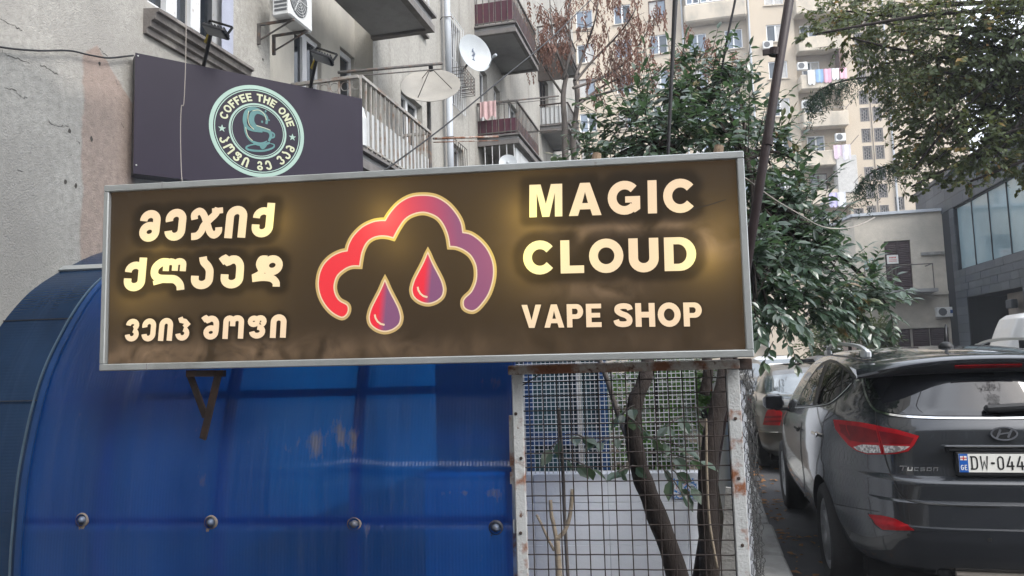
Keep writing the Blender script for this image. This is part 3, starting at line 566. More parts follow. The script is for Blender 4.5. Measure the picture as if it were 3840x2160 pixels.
# ---------------------------------------------------------------- wire gate
gate = empty('wire_gate', SP, SA, 'rusty white steel gate of woven wire squares under the sign', 'gate')
GB = .12; gl0, gl1 = .362, .412; gr0, gr1 = 1.330, 1.388; gt = 1.632
mb = MB(); mb.cbox(((gl0 + gl1) / 2, GB + .02, .82), (gl1 - gl0, .045, 1.54), bev=.004); mb.build('post', 'rust_paint', gate)
mb = MB(); mb.cbox(((gr0 + gr1) / 2, GB + .02, .82), (gr1 - gr0, .045, 1.54), bev=.004); mb.build('post', 'rust_paint', gate)
mb = MB(); mb.cbox(((gl0 + gr1) / 2 - .005, GB + .018, gt - .021), (gr1 - gl0 + .02, .05, .042), bev=.004); mb.build('top_rail', 'rust_heavy', gate)
mb = MB(); mb.cbox(((gl0 + gr1) / 2, GB + .02, .08), (gr1 - gl0, .045, .05), bev=.004); mb.build('bottom_rail', 'rust_paint', gate)
mb = MB(); mb.cbox((1.415, GB + .03, 1.61), (.06, .07, .05), bev=.003); mb.build('corner_block', 'rust_dark', gate)
mb = MB(); mb.bar((gl1 - .01, GB + .01, 1.535), (gl1 + .075, GB + .012, 1.585), .012, .006); mb.build('gusset', 'rust_dark', gate)
for z in (1.44, 1.16, .92):
    for u in ((gl0 + gl1) / 2 + random.uniform(-.01, .01), (gr0 + gr1) / 2):
        mb = MB(); mb.lathe([(0, .006), (.006, .005), (.008, 0)], Matrix.Translation((u, GB - .0025, z + random.uniform(-.1, .05))) @ Matrix.Rotation(R(90), 4, 'X'), 10); mb.build('rivet', 'rust_dark', gate)
mat('wire_rust', (.022, .015, .013), .75, .3, 40, bump=.2)
mat('wire_zinc', (.50, .51, .52), .45, .15, 30, metal=.2)
def crimp(L, pitch, amp, r, axis, phase=0, n=5, per=4):
    k = max(8, int(L / pitch * per)); pts = []
    for i in range(k + 1):
        t = L * i / k; o = amp * math.cos(math.pi * (t / pitch) + phase); pts.append((0, o, t) if axis == 'z' else (t, o, 0))
    return pts
def wire_grid(root, u0, u1, z0, z1, pu, pz, b, r, amp, m, jit=0., n=5):
    W = []; 
    for ph in (0, math.pi):
        mb = MB(); mb.tube(crimp(z1 - z0, pz, amp, r, 'z', ph), r, n); W.append(mb)
    for ph in (math.pi, 0):
        mb = MB(); mb.tube(crimp(u1 - u0, pu, amp, r, 'x', ph), r, n); W.append(mb)
    base = [q.build('wire', m, None, True, center=False) for q in W]
    used = set()
    def put(k, loc):
        o = base[k] if k not in used else base[k].copy()
        if k in used: COL.objects.link(o)
        used.add(k); o.parent = root; o.location = loc
    i = 0; u = u0 + pu / 2
    while u < u1: put(i % 2, (u + random.uniform(-jit, jit), b, z0)); u += pu; i += 1
    i = 0; z = z0 + pz / 2
    while z < z1: put(2 + i % 2, (u0, b, z + random.uniform(-jit, jit))); z += pz; i += 1
random.seed(11)
wire_grid(gate, gl1 - .004, gr0 + .004, .10, 1.595, .0635, .0645, GB + .015, .0029, .0024, 'wire_rust', .002)
# old white door jamb leaning between canopy and gate
jb = empty('door_jamb', SP, SA, 'narrow peeling white strip between blue canopy and wire gate', 'jamb')
mb = MB(); mb.bar((.353, GB + .05, 1.40), (.338, GB + .05, .02), .026, .03, (0, 1, 0)); mb.build('strip', 'rust_paint', jb)
mb = MB(); mb.lathe([(0, .03), (.007, .03), (.007, -.03), (0, -.03)], Matrix.Translation((.352, GB + .02, .90)), 8); mb.build('hinge', 'rust_paint', jb)
# ---------------------------------------------------------------- inside the yard
yd = empty('zinc_mesh_screen', SP, SA, 'fine white zinc wire mesh standing on the white low wall behind the gate', 'mesh screen')
MBK = 1.05
c0, c1 = sloc(1935, 1385, MBK), sloc(2622, 1770, MBK)
zt_ = 1.72; zb_ = c1[1]
wire_grid(yd, c0[0] - .02, c1[0], zb_, zt_, .0258, .0248, MBK, .0021, .0018, 'wire_zinc', .0006, 4)
mat('white_paint', (.56, .59, .64), .75, .06, 3, bump=.25, bscale=40, col2=(.56, .58, .61), s2=1.6, t2=.6, w2=.1, col3=(.30, .29, .27), s3=11, t3=.74, w3=.03)
lw = empty('low_wall', SP, SA, 'low white painted wall under the zinc mesh behind the gate', 'wall')
us_ = [-.3, .35, .78, 1.22, c1[0] + .06]
for ua, ub in zip(us_, us_[1:]):
    z = .1
    for zc in (.34, .58, .82, zb_ - .008):
        mb = MB(); mb.cbox(((ua + ub) / 2, MBK + .09, (z + zc) / 2), (ub - ua - .002, .12 + random.uniform(-.002, .002), zc - z - .002), bev=.002); mb.build('panel', 'white_paint', lw); z = zc
mat('sticker', (.03, .16, .42), .5, .3, 25, col2=(.6, .62, .65), s2=60, t2=.5, w2=.02, col3=(.5, .05, .05), s3=70, t3=.62, w3=.02)
sa, sb = sloc(2520, 1795, MBK + .02), sloc(2615, 1870, MBK + .02)
mb = MB(); mb.cbox(((sa[0] + sb[0]) / 2, MBK + .024, (sa[1] + sb[1]) / 2), (sb[0] - sa[0], .003, sa[1] - sb[1])); o = mb.build('wall_sticker', 'sticker'); o.location += SP * 0; o.matrix_world = Matrix.Translation(SP) @ Matrix.Rotation(SA, 4, 'Z') @ Matrix.Translation(o.location)
tag(o, 'small blue and white sticker on the low white wall behind the gate', 'sticker')
sw = empty('side_wall', (.20, 6, 0), 0, 'rough white side wall running back behind the chain link fence', 'wall')
mb = MB(); mb.box(.17, .26, 4.45, 9.5, .1, 1.50); mb.build('wall', 'white_paint', sw, world=True)
mb = MB(); mb.box(.15, .28, 4.43, 9.52, 1.50, 1.53); mb.build('cap', 'concrete', sw, world=True)
mat('kiosk_blue', (.005, .036, .11), .5, .2, 5); mat('teal_sheet', (.008, .038, .050), .45, .2, 3); mat('blue_frame', (.008, .055, .21), .45, .2, 5); mat('green_glass', (.02, .05, .05), .15, .2, 2)
kb = empty('kiosk', SP, SA, 'dark teal kiosk with blue posts behind the zinc mesh', 'kiosk')
k0, k1 = sloc(1900, 1400, 1.7)[0] - .5, sloc(2275, 1400, 1.7)[0]
mb = MB(); mb.box(k0, k1, 1.72, 2.9, .1, 2.0); mb.build('wall', 'teal_sheet', kb)
for px in (1985, 2170, 2262):
    u = sloc(px, 1500, 1.7)[0]; mb = MB(); mb.cbox((u, 1.69, 1.05), (.05 if px != 2170 else .03, .05, 1.9), bev=.004); mb.build('post', 'kiosk_blue' if px != 2170 else 'concrete', kb)
mb = MB(); mb.cbox(((k0 + k1) / 2, 1.70, 1.12), (k1 - k0 - .01, .03, .09)); mb.build('rail', 'kiosk_blue', kb)
mb = MB(); mb.cbox(((k0 + k1) / 2, 2.2, 2.03), (k1 - k0 + .2, 1.5, .05), bev=.01); mb.build('roof', 'kiosk_blue', kb)
# ---------------------------------------------------------------- chain link along the pavement
ch = empty('chain_link_fence', (.27, 4.8, 0), 0, 'sagging old chain link fence running back beside the kerb', 'fence')
mat('wire_old', (.040, .040, .040), .65, .3, 40)
a0, a1 = Vector((.232, 3.50, 0)), Vector((.30, 7.2, 0)); L = (a1 - a0).length; dr = (a1 - a0).normalized(); pr = Vector((dr.y, -dr.x, 0))
nk = int(L / .058)
zig = []
for ph in (0, 1):
    mb = MB(); pts = []
    for i in range(41):
        z = .14 + i * .036; s = (1 if (i + ph) % 2 else -1); pts.append((.004 * (1 if i % 4 < 2 else -1), s * .031, z))
        pts.append((.010 * s, s * .036, z + .006))
    mb.tube(pts, .0017, 4, False); zig.append(mb.build('strand', 'wire_old', None, True, center=False))
for i in range(nk):
    o = zig[i % 2] if i < 2 else zig[i % 2].copy()
    if i >= 2: COL.objects.link(o)
    o.parent = ch; p = a0 + dr * (i * .058) + pr * (.012 * math.sin(i * .9) + random.uniform(-.008, .008)); o.location = p - ch.location
    o.rotation_euler = (random.uniform(-.01, .01), random.uniform(-.012, .012), -math.atan2(dr.x, dr.y))
for yy in (5.2, 7.2):
    mb = MB(); p = a0 + dr * (yy - 3.5); mb.tube([(p.x - .02, p.y, .05), (p.x - .02, p.y, 1.65)], .022, 10); mb.build('post', 'rust_dark', ch, True, world=True)

# sawn timber ends standing behind the sign
for px, py, lab in ((2232, 590, 'sawn pale branch end sticking up behind the sign'), (2690, 562, 'short sawn timber end at the right corner of the sign')):
    a = atp(px, py, SP - s_n * .35, s_n); mb = MB(); mb.tube([a - Vector((.01, 0, .55)), a - Vector((0, 0, .03)), a + Vector((.01, 0, .02))], [.026, .026, .022], 10)
    mat('stump_wood', (.22, .16, .11), .9, .25, 20, bump=.4); tag(mb.build('timber_end', 'stump_wood', None, False), lab, 'timber')
# ---------------------------------------------------------------- coffee sign on the wall
CA = math.atan2(math.cos(R(41.2)), math.sin(R(41.2))); CP = Vector((-3.712, 4.247, 0))
cf = empty('coffee_sign', CP, CA, 'dark purple cafe sign box with a round mint cup emblem', 'sign')
mat('purple_panel', (.017, .0125, .026), .45, .10, 1.5, spec=.22); mat('mint', (.30, .43, .37), .45, .05, 4); mat('cream_print', (.48, .50, .34), .5, .05, 4); mat('teal_print', (.07, .19, .19), .45, .12, 12); mat('purple_side', (.10, .10, .11), .6)
C0, C1, CZ0, CZ1, CZ1r = 0, 1.70, 3.01, 3.873, 3.845
mb = MB(); mb.prism([(C0, CZ0), (C1, CZ0 - .03), (C1, CZ1r), (C0, CZ1)], .0, .006); mb.build('face', 'purple_panel', cf)
mb = MB(); mb.prism([(C0 + .003, CZ0 + .003), (C1 - .003, CZ0 - .027), (C1 - .003, CZ1r - .003), (C0 + .003, CZ1 - .003)], .007, .16); mb.build('box', 'purple_side', cf)
for u, z in ((.018, CZ0 + .06), (.018, CZ1 - .02)):
    mb = MB(); mb.lathe([(0, .004), (.005, .003), (.006, 0)], Matrix.Translation((u, 0, z)) @ Matrix.Rotation(R(90), 4, 'X'), 8); mb.build('screw', 'alu', cf)
cc = (.848, 3.437)
def ring(r0, r1, n=64): return [[(cc[0] + r1 * math.cos(2 * math.pi * i / n), cc[1] + r1 * math.sin(2 * math.pi * i / n)) for i in range(n)], [(cc[0] + r0 * math.cos(2 * math.pi * i / n), cc[1] + r0 * math.sin(2 * math.pi * i / n)) for i in range(n)]]
for r0, r1, y in ((.327, .356, -.002), (.313, .320, -.002), (.202, .216, -.002), (.190, .196, -.002)):
    mb = MB(); mb.flat(ring(r0, r1), y); mb.build('emblem_ring', 'mint', cf)
def arc_text(txt, table, a_mid, span, r, h, inward=False, wk=.8):
    W = sum(table[c][0] for c in txt) + .22 * (len(txt) - 1); pos = 0
    for c in txt:
        w, shp = table[c]; t = (pos + w / 2) / W - .5; a = a_mid + t * span; pos += w + .22
        if not shp: continue
        mb = MB(); up = R(a)
        def tr(p):
            x = (p[0] - w / 2) * h * wk; y = (p[1] - .5) * h
            if not inward: rr = r + y; an = up - x / r
            else: rr = r - y; an = up + x / r
            return (cc[0] + rr * math.cos(an), cc[1] + rr * math.sin(an))
        out = [(P_, [[tr(p) for p in pl] for pl in q[1]]) if q[0] == P_ else (S_, [tr(p) for p in q[1]], q[2] * h * .8) for q in shp]
        shapes_mesh(mb, out, -.002); mb.build('lettering', 'cream_print', cf)
arc_text('COFFEE THE ONE', LAT, 92, -150, .263, .062, False, .86)
arc_text('კოფი ზე ვან', GEO, 270, 146, .266, .076, True, .95)
for a in (184, -2):
    x, z = cc[0] + .264 * math.cos(R(a)), cc[1] + .264 * math.sin(R(a)); st = [(x + (.030 if i % 2 == 0 else .012) * math.sin(i * math.pi / 5), z + (.030 if i % 2 == 0 else .012) * math.cos(i * math.pi / 5)) for i in range(10)]
    mb = MB(); mb.flat([st], -.002); mb.build('star', 'mint', cf)
# the cup with its splash, in emblem units (zoom pixels of the photograph)
def e2(u, v):
    q = atp(700 + u * .28986, 280 + v * .28986, CP, Vector((math.sin(CA), -math.cos(CA), 0))); d = Vector((math.cos(CA), math.sin(CA), 0)); return ((q - CP).dot(d), q.z)
def stroke(pts, w, m='teal_print', y=-.0022, nm='emblem_cup'):
    P = [e2(*p) for p in cr2(pts, 5)]; mb = MB(); k = len(P)
    ws = [w * (.35 + .65 * math.sin(math.pi * min(1, max(0, (i + .8) / (k + .6))))) for i in range(k)] if w > .012 else [w] * k
    mb.ribbon(P, ws, y); mb.build(nm, m, cf)
stroke([(1030, 640), (1035, 560), (980, 500), (900, 480), (850, 520), (840, 600), (880, 670), (960, 700), (1060, 730), (1090, 790), (1060, 860)], .040, y=-.0020)
stroke([(1010, 520), (930, 455), (840, 440), (770, 490), (750, 600), (780, 680), (860, 720), (980, 740)], .030, y=-.0023)
stroke([(745, 660), (760, 740), (800, 820), (860, 870), (960, 890), (1040, 860)], .018, y=-.0026)
stroke([(1095, 745), (1130, 770), (1125, 810), (1080, 820)], .012, y=-.0029)
stroke([(860, 880), (920, 900), (1000, 905), (1075, 880)], .026, y=-.0032)
stroke([(960, 900), (980, 940), (1030, 900)], .030, y=-.0035)
stroke([(960, 905), (860, 905), (780, 930), (780, 965), (880, 985), (1000, 985), (1110, 950), (1130, 910), (1080, 890)], .016, y=-.0038)
for a, b, r in ((1020, 475, .009), (975, 610, .010), (1066, 590, .007)):
    x, z = e2(a, b); mb = MB(); mb.flat([[(x + r * .8 * math.cos(i * .524), z + r * math.sin(i * .524)) for i in range(12)]], -.0024); mb.build('emblem_bean', 'teal_print', cf)
for pts in ([(800, 470), (790, 560), (810, 650), (870, 710)], [(760, 680), (790, 790), (850, 855)], [(900, 660), (1000, 690), (1080, 720)], [(850, 470), (930, 460), (1000, 510), (1030, 590)]):
    stroke(pts, .0045, 'cream_print', -.0045, 'emblem_line')
# floodlights on arms
mat('black_metal', (.018, .019, .022), .45, .2, 20); mat('yellow_tape', (.35, .26, .02), .6); mat('lamp_glass', (.10, .11, .12), .15)
def flood(pa, pb, pc, pd, depthY, label):
    r = empty('floodlight', at(*pa, Y=depthY), 0, label, 'floodlight', 'floodlights over the cafe sign')
    a, b = at(*pa, Y=depthY), at(*pb, Y=depthY - .22)
    mb = MB(); mb.tube([a - Vector((.0, -.05, .10)), b], .014, 8); mb.build('arm', 'black_metal', r, True, world=True)
    mb = MB(); mb.tube([a.lerp(b, .62), a.lerp(b, .86)], .0155, 8); mb.build('tape', 'yellow_tape', r, True, world=True)
    c, d = at(*pc, Y=depthY - .25), at(*pd, Y=depthY - .25); ax = (d - c).normalized(); L = (d - c).length; upv = Vector((0, .35, 1)); upv = (upv - ax * upv.dot(ax)).normalized(); ny = upv.cross(ax)
    m = Matrix((( ax.x, ny.x, upv.x, (c.x + d.x) / 2), (ax.y, ny.y, upv.y, (c.y + d.y) / 2), (ax.z, ny.z, upv.z, (c.z + d.z) / 2), (0, 0, 0, 1)))
    mb = MB(); mb.cbox((0, 0, 0), (L, .105, .024), bev=.006)
    for i in range(7): mb.cbox((-L * .42 + L * .14 * i, 0, .020), (.006, .09, .012))
    h = mb.build('lamp_head', 'black_metal', r, center=False); h.matrix_parent_inverse = Matrix.Translation(r.location).inverted(); h.matrix_world = m
    h.matrix_parent_inverse = Matrix.Translation(r.location).inverted() @ m; h.matrix_basis = Matrix()
    mb = MB(); mb.box(-L * .44, L * .44, -.045, .045, -.015, -.0125); gobj = mb.build('lens', 'lamp_glass', r, center=False); gobj.matrix_parent_inverse = h.matrix_parent_inverse.copy(); gobj.matrix_basis = Matrix()
    mb = MB()
    for s in (-1, 1): mb.cbox((s * (L / 2 + .004), 0, .035), (.005, .02, .075))
    mb.cbox((0, 0, .074), (L + .012, .022, .005)); q = mb.build('yoke', 'black_metal', r, center=False); q.matrix_parent_inverse = h.matrix_parent_inverse.copy(); q.matrix_basis = Matrix()
flood((738, 236), (795, 108), (768, 105), (850, 130), 4.75, 'black floodlight on an arm in front of the window frame')
flood((1140, 326), (1190, 210), (1172, 205), (1245, 230), 5.35, 'black floodlight on an arm in front of the balcony railing')
# cables
def cable(name, pts, r, m, label, n=6, sides=6):
    mb = MB(); mb.tube(cat_rom(pts, n), r, sides); return tag(mb.build(name, m, None, True), label, 'cable')
mat('black_cable', (.014, .014, .016), .5); mat('pale_cord', (.32, .29, .26), .8); mat('white_cable', (.6, .6, .58), .5)
cable('wall_cable', [at(x, y, X=-3.77) for x, y in ((-60, 165), (40, 182), (150, 190), (260, 190), (330, 205), (400, 217), (455, 213), (500, 208))], .006, 'black_cable', 'thin black cable running across the plaster to the cafe sign')
cable('hanging_cord', [at(x, y, Y=4.15) for x, y in ((698, -40), (697, 180), (690, 380), (680, 400), (677, 500), (680, 640), (686, 700))], .0028, 'pale_cord', 'pale cord hanging down in front of the cafe sign')
cable('overhead_cable', [at(1430, 648, Y=5.2), at(1660, 478, Y=6.2), at(1900, 281, Y=7.4), at(2070, 140, Y=8.6), at(2215, 0, Y=10), at(2420, -190, Y=12)], .0075, 'black_cable', 'black overhead cable rising diagonally past the balconies')
cable('twisted_cable', [at(2775, -120, Y=7), at(2757, 0, Y=7), at(2730, 130, Y=7), at(2705, 270, Y=7), at(2680, 420, Y=7), at(2660, 560, Y=7)], .011, 'black_cable', 'twisted black cable hanging beside the brown pole')
cable('light_cable', [at(2795, 668, Y=4.3), at(2900, 745, Y=4.5), at(3000, 805, Y=5), at(3070, 845, Y=5.4), at(3135, 858, Y=5.8), at(3210, 848, Y=6.2), at(3280, 816, Y=6.6)], .0045, 'pale_cord', 'pale cable sagging from the brown pole over the car')
pl = empty('brown_pole', (.296, 4.2, 0), 0, 'leaning brown painted steel pole behind the right end of the sign', 'pole')
mat('brown_paint', (.022, .012, .013), .5, .2, 6, bump=.1, col3=(.05, .025, .015), s3=20, t3=.66)
p0, p1 = at(2800, 1000, Y=4.3), at(2960, 0, Y=4.3); d = (p1 - p0) / (p1.z - p0.z)
mb = MB(); mb.tube([p0 + d * (0 - p0.z), p0 + d * (5.5 - p0.z)], .0255, 14); mb.build('tube', 'brown_paint', pl, True, world=True)
for y in (195, 531):
    q = at(2905 if y == 195 else 2878, y, Y=4.3); mb = MB(); mb.tube([q - d * .02, q + d * .02], .031, 14)
    if y == 195: mb.cbox(q + Vector((-.045, -.01, 0)), (.04, .02, .03))
    mb.build('clamp', 'brown_paint', pl, world=True)
bp2 = empty('black_pole', at(2505, 580, Y=5.2), 0, 'slim black pole standing in front of the evergreen tree', 'pole')
b0, b1 = at(2505, 580, Y=5.2), at(2532, 0, Y=5.2); dd = (b1 - b0) / (b1.z - b0.z)
mb = MB(); mb.tube([b0 - dd * (b0.z - .1), b0, b0.lerp(b1, .5), b1, b1 + dd], [.012, .012, .013, .0185, .0185], 10); mb.build('tube', 'black_cable', bp2, True, world=True)
# ---------------------------------------------------------------- old apartment building along the pavement (facade X = -3.8)
FX = -3.8
lb = empty('apartment_building', (FX, 0, 0), R(90), 'old stained plaster apartment building with balconies beside the signs', 'building')
def plaster_zones():
    m = mat('plaster_old', (.405, .392, .358), .92, .20, 26.0, bump=.6, bscale=85, col2=(.31, .297, .272), s2=1.1, t2=.54, w2=.16, col3=(.21, .205, .19), s3=34, t3=.66, w3=.08)
    N = m.node_tree.nodes; L = m.node_tree.links; p = N['Principled BSDF']
    g = N.new('ShaderNodeNewGeometry'); nz = N.new('ShaderNodeTexNoise'); nz.inputs['Scale'].default_value = 2.2; nz.inputs['Detail'].default_value = 6; L.new(g.outputs['Position'], nz.inputs['Vector'])
    nf = N.new('ShaderNodeTexNoise'); nf.inputs['Scale'].default_value = 18; nf.inputs['Detail'].default_value = 4; L.new(g.outputs['Position'], nf.inputs['Vector'])
    sp = N.new('ShaderNodeSeparateXYZ'); L.new(g.outputs['Position'], sp.inputs[0])
    def math_(op, a, b, clamp=False):
        q = N.new('ShaderNodeMath'); q.operation = op; q.use_clamp = clamp
        for i, v in enumerate((a, b)):
            if isinstance(v, (int, float)): q.inputs[i].default_value = v
            else: L.new(v, q.inputs[i])
        return q.outputs[0]
    def step(v, e, w): return math_('DIVIDE', math_('SUBTRACT', v, e), w, True)
    wob = math_('MULTIPLY', math_('SUBTRACT', nz.outputs[0], .5), .5)
    zc = math_('ADD', sp.outputs[2], wob); yc = math_('ADD', sp.outputs[1], math_('MULTIPLY', math_('SUBTRACT', nf.outputs[0], .5), .035))
    yc2 = math_('ADD', yc, math_('MULTIPLY', math_('SUBTRACT', nz.outputs[0], .5), .10))
    low = math_('MULTIPLY', step(3.42, zc, .16), step(4.6, yc, .3))            # older grey render lower down
    low = math_('SUBTRACT', 1, step(zc, 3.38, .18)); low = math_('MULTIPLY', low, math_('SUBTRACT', 1, step(yc2, 4.1, .5)))
    ztop = math_('SUBTRACT', 3.84, math_('MULTIPLY', math_('ABSOLUTE', math_('SUBTRACT', yc, 4.0), 0), .9))
    pk = math_('MULTIPLY', step(yc2, 3.885, .02), math_('SUBTRACT', 1, step(math_('ADD', sp.outputs[2], math_('MULTIPLY', nf.outputs[0], .03)), ztop, .02)))
    pk = math_('MULTIPLY', pk, math_('SUBTRACT', 1, step(yc, 4.34, .03)))
    src = p.inputs['Base Color'].links[0].from_socket
    def mul(f, a, colr):
        x = N.new('ShaderNodeMix'); x.data_type = 'RGBA'; x.blend_type = 'MULTIPLY'; L.new(f, x.inputs['Factor']); L.new(a, x.inputs['A']); x.inputs['B'].default_value = (*colr, 1); return x.outputs['Result']
    c = mul(low, src, (.66, .68, .70)); c = mul(pk, c, (.92, .76, .71))
    # soot running down
    mp = N.new('ShaderNodeMapping'); mp.inputs['Scale'].default_value = (3, 3, .25); L.new(g.outputs['Position'], mp.inputs[0]); st = N.new('ShaderNodeTexNoise'); st.inputs['Scale'].default_value = 1.5; st.inputs['Detail'].default_value = 6; L.new(mp.outputs[0], st.inputs['Vector'])
    sr = N.new('ShaderNodeMapRange'); sr.inputs[1].default_value = .52; sr.inputs[2].default_value = .75; L.new(st.outputs[0], sr.inputs[0])
    c = mul(math_('MULTIPLY', sr.outputs[0], step(sp.outputs[1], 5.2, 1.5)), c, (.66, .65, .63))
    L.new(c, p.inputs['Base Color'])
plaster_zones()
mat('plaster_rec', (.44, .42, .37), .9, .12, 3, bump=.5, bscale=50, col2=(.30, .285, .26), s2=1.6, t2=.58, w2=.14, stretch=(1, 1, .4))
mat('slab', (.30, .30, .30), .9, .15, 4, bump=.4, bscale=50, col2=(.16, .16, .155), s2=2, t2=.6, w2=.14)
mat('slab_edge', (.17, .16, .155), .9, .25, 6, bump=.4, bscale=50)
mat('sill', (.17, .155, .145), .85, .25, 5, bump=.5, bscale=60, col2=(.30, .28, .25), s2=4, t2=.6)
mat('old_white', (.62, .63, .64), .6, .10, 6, bump=.3, bscale=50, col3=(.30, .25, .20), s3=22, t3=.66, w3=.05, stretch=(1, 1, .4))
mat('glass_dark', (.018, .022, .028), .06, .1, 1, spec=.7); mat('curtain', (.42, .44, .47), .9, .2, 9, stretch=(8, 8, .3)); mat('blue_reveal', (.36, .38, .46), .85, .1, 5)
mat('iron', (.10, .095, .09), .7, .3, 20, col2=(.16, .10, .07), s2=12, t2=.6); mat('iron_pale', (.33, .32, .30), .7, .25, 20, col2=(.20, .13, .09), s2=10, t2=.58)
mat('panel_grey', (.52, .54, .55), .6, .08, 4, col2=(.40, .41, .41), s2=3, t2=.6, stretch=(1, 1, .3)); mat('maroon', (.085, .025, .04), .55, .15, 5); mat('wood_dark', (.045, .035, .03), .8, .3, 8)
TOP = 15.
h1 = (4.46, 5.47, 4.36, 6.1)
mb = MB(); mb.wall(-6, 6.08, 0, TOP, [h1], .16); mb.build('wall', 'plaster_old', lb)
hA, hB = (6.95, 7.55, 3.75, 5.35), (8.02, 8.42, 3.75, 5.52)
mb = MB(); mb.wall(6.08, 8.43, 0, TOP, [hA, hB], .10, .25)
mb.add([(6.08, 0, 0), (6.08, .25, 0), (6.08, .25, TOP), (6.08, 0, TOP)], [(0, 1, 2, 3)]); mb.add([(8.43, .25, 0), (8.43, 0, 0), (8.43, 0, TOP), (8.43, .25, TOP)], [(0, 1, 2, 3)]); mb.build('wall', 'plaster_rec', lb)
h3 = (9.34, 10.17, 4.35, 5.43); h2 = (9.5, 10.31, 6.6, 8.0); hg = (11.36, 12.16, 5.95, 7.45); h4 = (11.35, 12.2, 4.0, 5.29)
h5 = (13.35, 13.9, 5.75, 7.3); h6 = (14.4, 14.9, 6.3, 7.3); h7 = (19.3, 20.6, 7.75, 9.5); h8 = (15.6, 16.6, 6.3, 7.4); h9 = (9.45, 10.3, 8.9, 10.2)
mb = MB(); mb.wall(8.43, 26, 0, TOP, [h3, h2, hg, h4, h5, h6, h7, h8, h9], .14); mb.add([(26, 0, 0), (26, 8, 0), (26, 8, TOP), (26, 0, TOP)], [(0, 1, 2, 3)]); mb.build('wall', 'plaster_old', lb)
mb = MB(); mb.box(-6, 26, .6, 8, TOP - .01, TOP + .2); mb.build('roof', 'slab', lb)
def win(root, h, back, frame='old_white', cols=2, sash=.05, fd=.05, glass='glass_dark', sill=None, sill_m='sill', so=.06, sh=.05, transom=None, curtain=None):
    a, b, c, d = h; w = MB(); e = sash
    w.box(a, b, back - fd, back - .004, d - e, d); w.box(a, b, back - fd, back - .004, c, c + e); w.box(a, a + e, back - fd, back - .004, c + e, d - e); w.box(b - e, b, back - fd, back - .004, c + e, d - e)
    xs = [a + e + (b - a - 2 * e) * i / cols for i in range(cols + 1)]
    for x in xs[1:-1]: w.box(x - e * .8, x + e * .8, back - fd * 1.1, back - .004, c + e, d - e)
    zsp = [c + e, d - e]
    if transom: w.box(a + e, b - e, back - fd * 1.05, back - .004, transom - e * .5, transom + e * .5); zsp = [c + e, transom, d - e]
    fr = w.build('window', frame, root)
    for i in range(cols):
        for z0, z1 in zip(zsp, zsp[1:]):
            p = MB(); p.box(xs[i], xs[i + 1], back - .025, back - .018, z0, z1); q = p.build('pane', glass if not (curtain and i in curtain) else 'curtain', fr, center=True); q.location -= fr.location
    if sill is not None:
        p = MB(); p.cbox(((a + b) / 2, -so / 2 + .01, c - sh / 2), (b - a + sill * 2, so + .04, sh), bev=.008); q = p.build('sill', sill_m, fr); q.location -= fr.location
    return fr
win(lb, h1, .16, cols=3, sash=.075, fd=.07, transom=5.35)
p = MB(); p.box(5.34, 5.50, -.004, .0, 4.30, 6.2); p.build('painted_reveal', 'blue_reveal', lb)
p = MB()   # moulded window sill
prof = [(0, 4.10), (-.03, 4.10), (-.035, 4.14), (-.06, 4.15), (-.065, 4.19), (-.10, 4.20), (-.11, 4.245), (-.135, 4.25), (-.135, 4.275), (0, 4.29)]
u0, u1 = 4.42, 5.62
for i in range(len(prof)):
    (y0, z0), (y1, z1) = prof[i], prof[(i + 1) % len(prof)]; p.add([(u0, y0, z0), (u1, y0, z0), (u1, y1, z1), (u0, y1, z1)], [(0, 1, 2, 3)])
for u in (u0, u1): p.add([(u, y, z) for y, z in prof], [tuple(range(len(prof)))])
p.build('window_ledge', 'sill', lb)
win(lb, hA, .35, cols=2, sash=.06); win(lb, hB, .35, cols=1, sash=.07, transom=4.5)
win(lb, h3, .14, cols=2, sill=.06); win(lb, h2, .14, cols=2, sill=.06); win(lb, hg, .14, cols=2); win(lb, h4, .14, cols=2); win(lb, h5, .14, cols=1); win(lb, h6, .14, cols=1, sill=.05); win(lb, h7, .14, 'wood_dark', cols=3); win(lb, h8, .14, cols=2, sill=.05); win(lb, h9, .14, cols=2, sill=.05)
def grille(h, m, nbar, off=-.06, arch=True):
    a, b, c, d = h; w = MB()
    for i in range(nbar + 1): u = a + (b - a) * i / nbar; w.tube([(u, off, c - .05), (u, off, d + .02)], .007, 5)
    for z in (c - .05, d + .02, (c + d) / 2): w.tube([(a, off, z), (b, off, z)], .008, 5)
    w.build('grille', m, lb)
grille(hg, 'old_white', 8); grille(h4, 'iron', 7)
# cracks and holes in the plaster
def wp(x, y): q = at(x * .5522, y * .5522, X=FX); return (q.y, q.z)
mat('crack', (.045, .042, .038), .95)
for pts in ([(325, 822), (350, 838), (380, 848), (415, 856), (440, 852), (470, 862)], [(35, 600), (90, 605), (125, 640), (150, 660), (185, 665)], [(265, 440), (310, 455), (345, 480), (390, 505)], [(0, 130), (60, 160), (110, 185), (150, 205)], [(680, 335), (695, 355), (730, 385)], [(825, 835), (840, 870)], [(515, 950), (540, 980)], [(115, 1155), (155, 1165)], [(10, 340), (60, 385), (120, 400), (200, 430)], [(790, 545), (797, 575)]):
    P = [wp(*q) for q in pts]; random.seed(len(pts) + int(pts[0][0])); Q = []
    for a, b in zip(P, P[1:]):
        for k in range(4): t = k / 4; Q.append((a[0] + (b[0] - a[0]) * t + random.gauss(0, .004), a[1] + (b[1] - a[1]) * t + random.gauss(0, .004)))
    Q.append(P[-1]); w = MB(); w.ribbon(Q, [max(.0015, .006 * random.random()) for _ in Q], -.0015); w.build('crack', 'crack', lb)
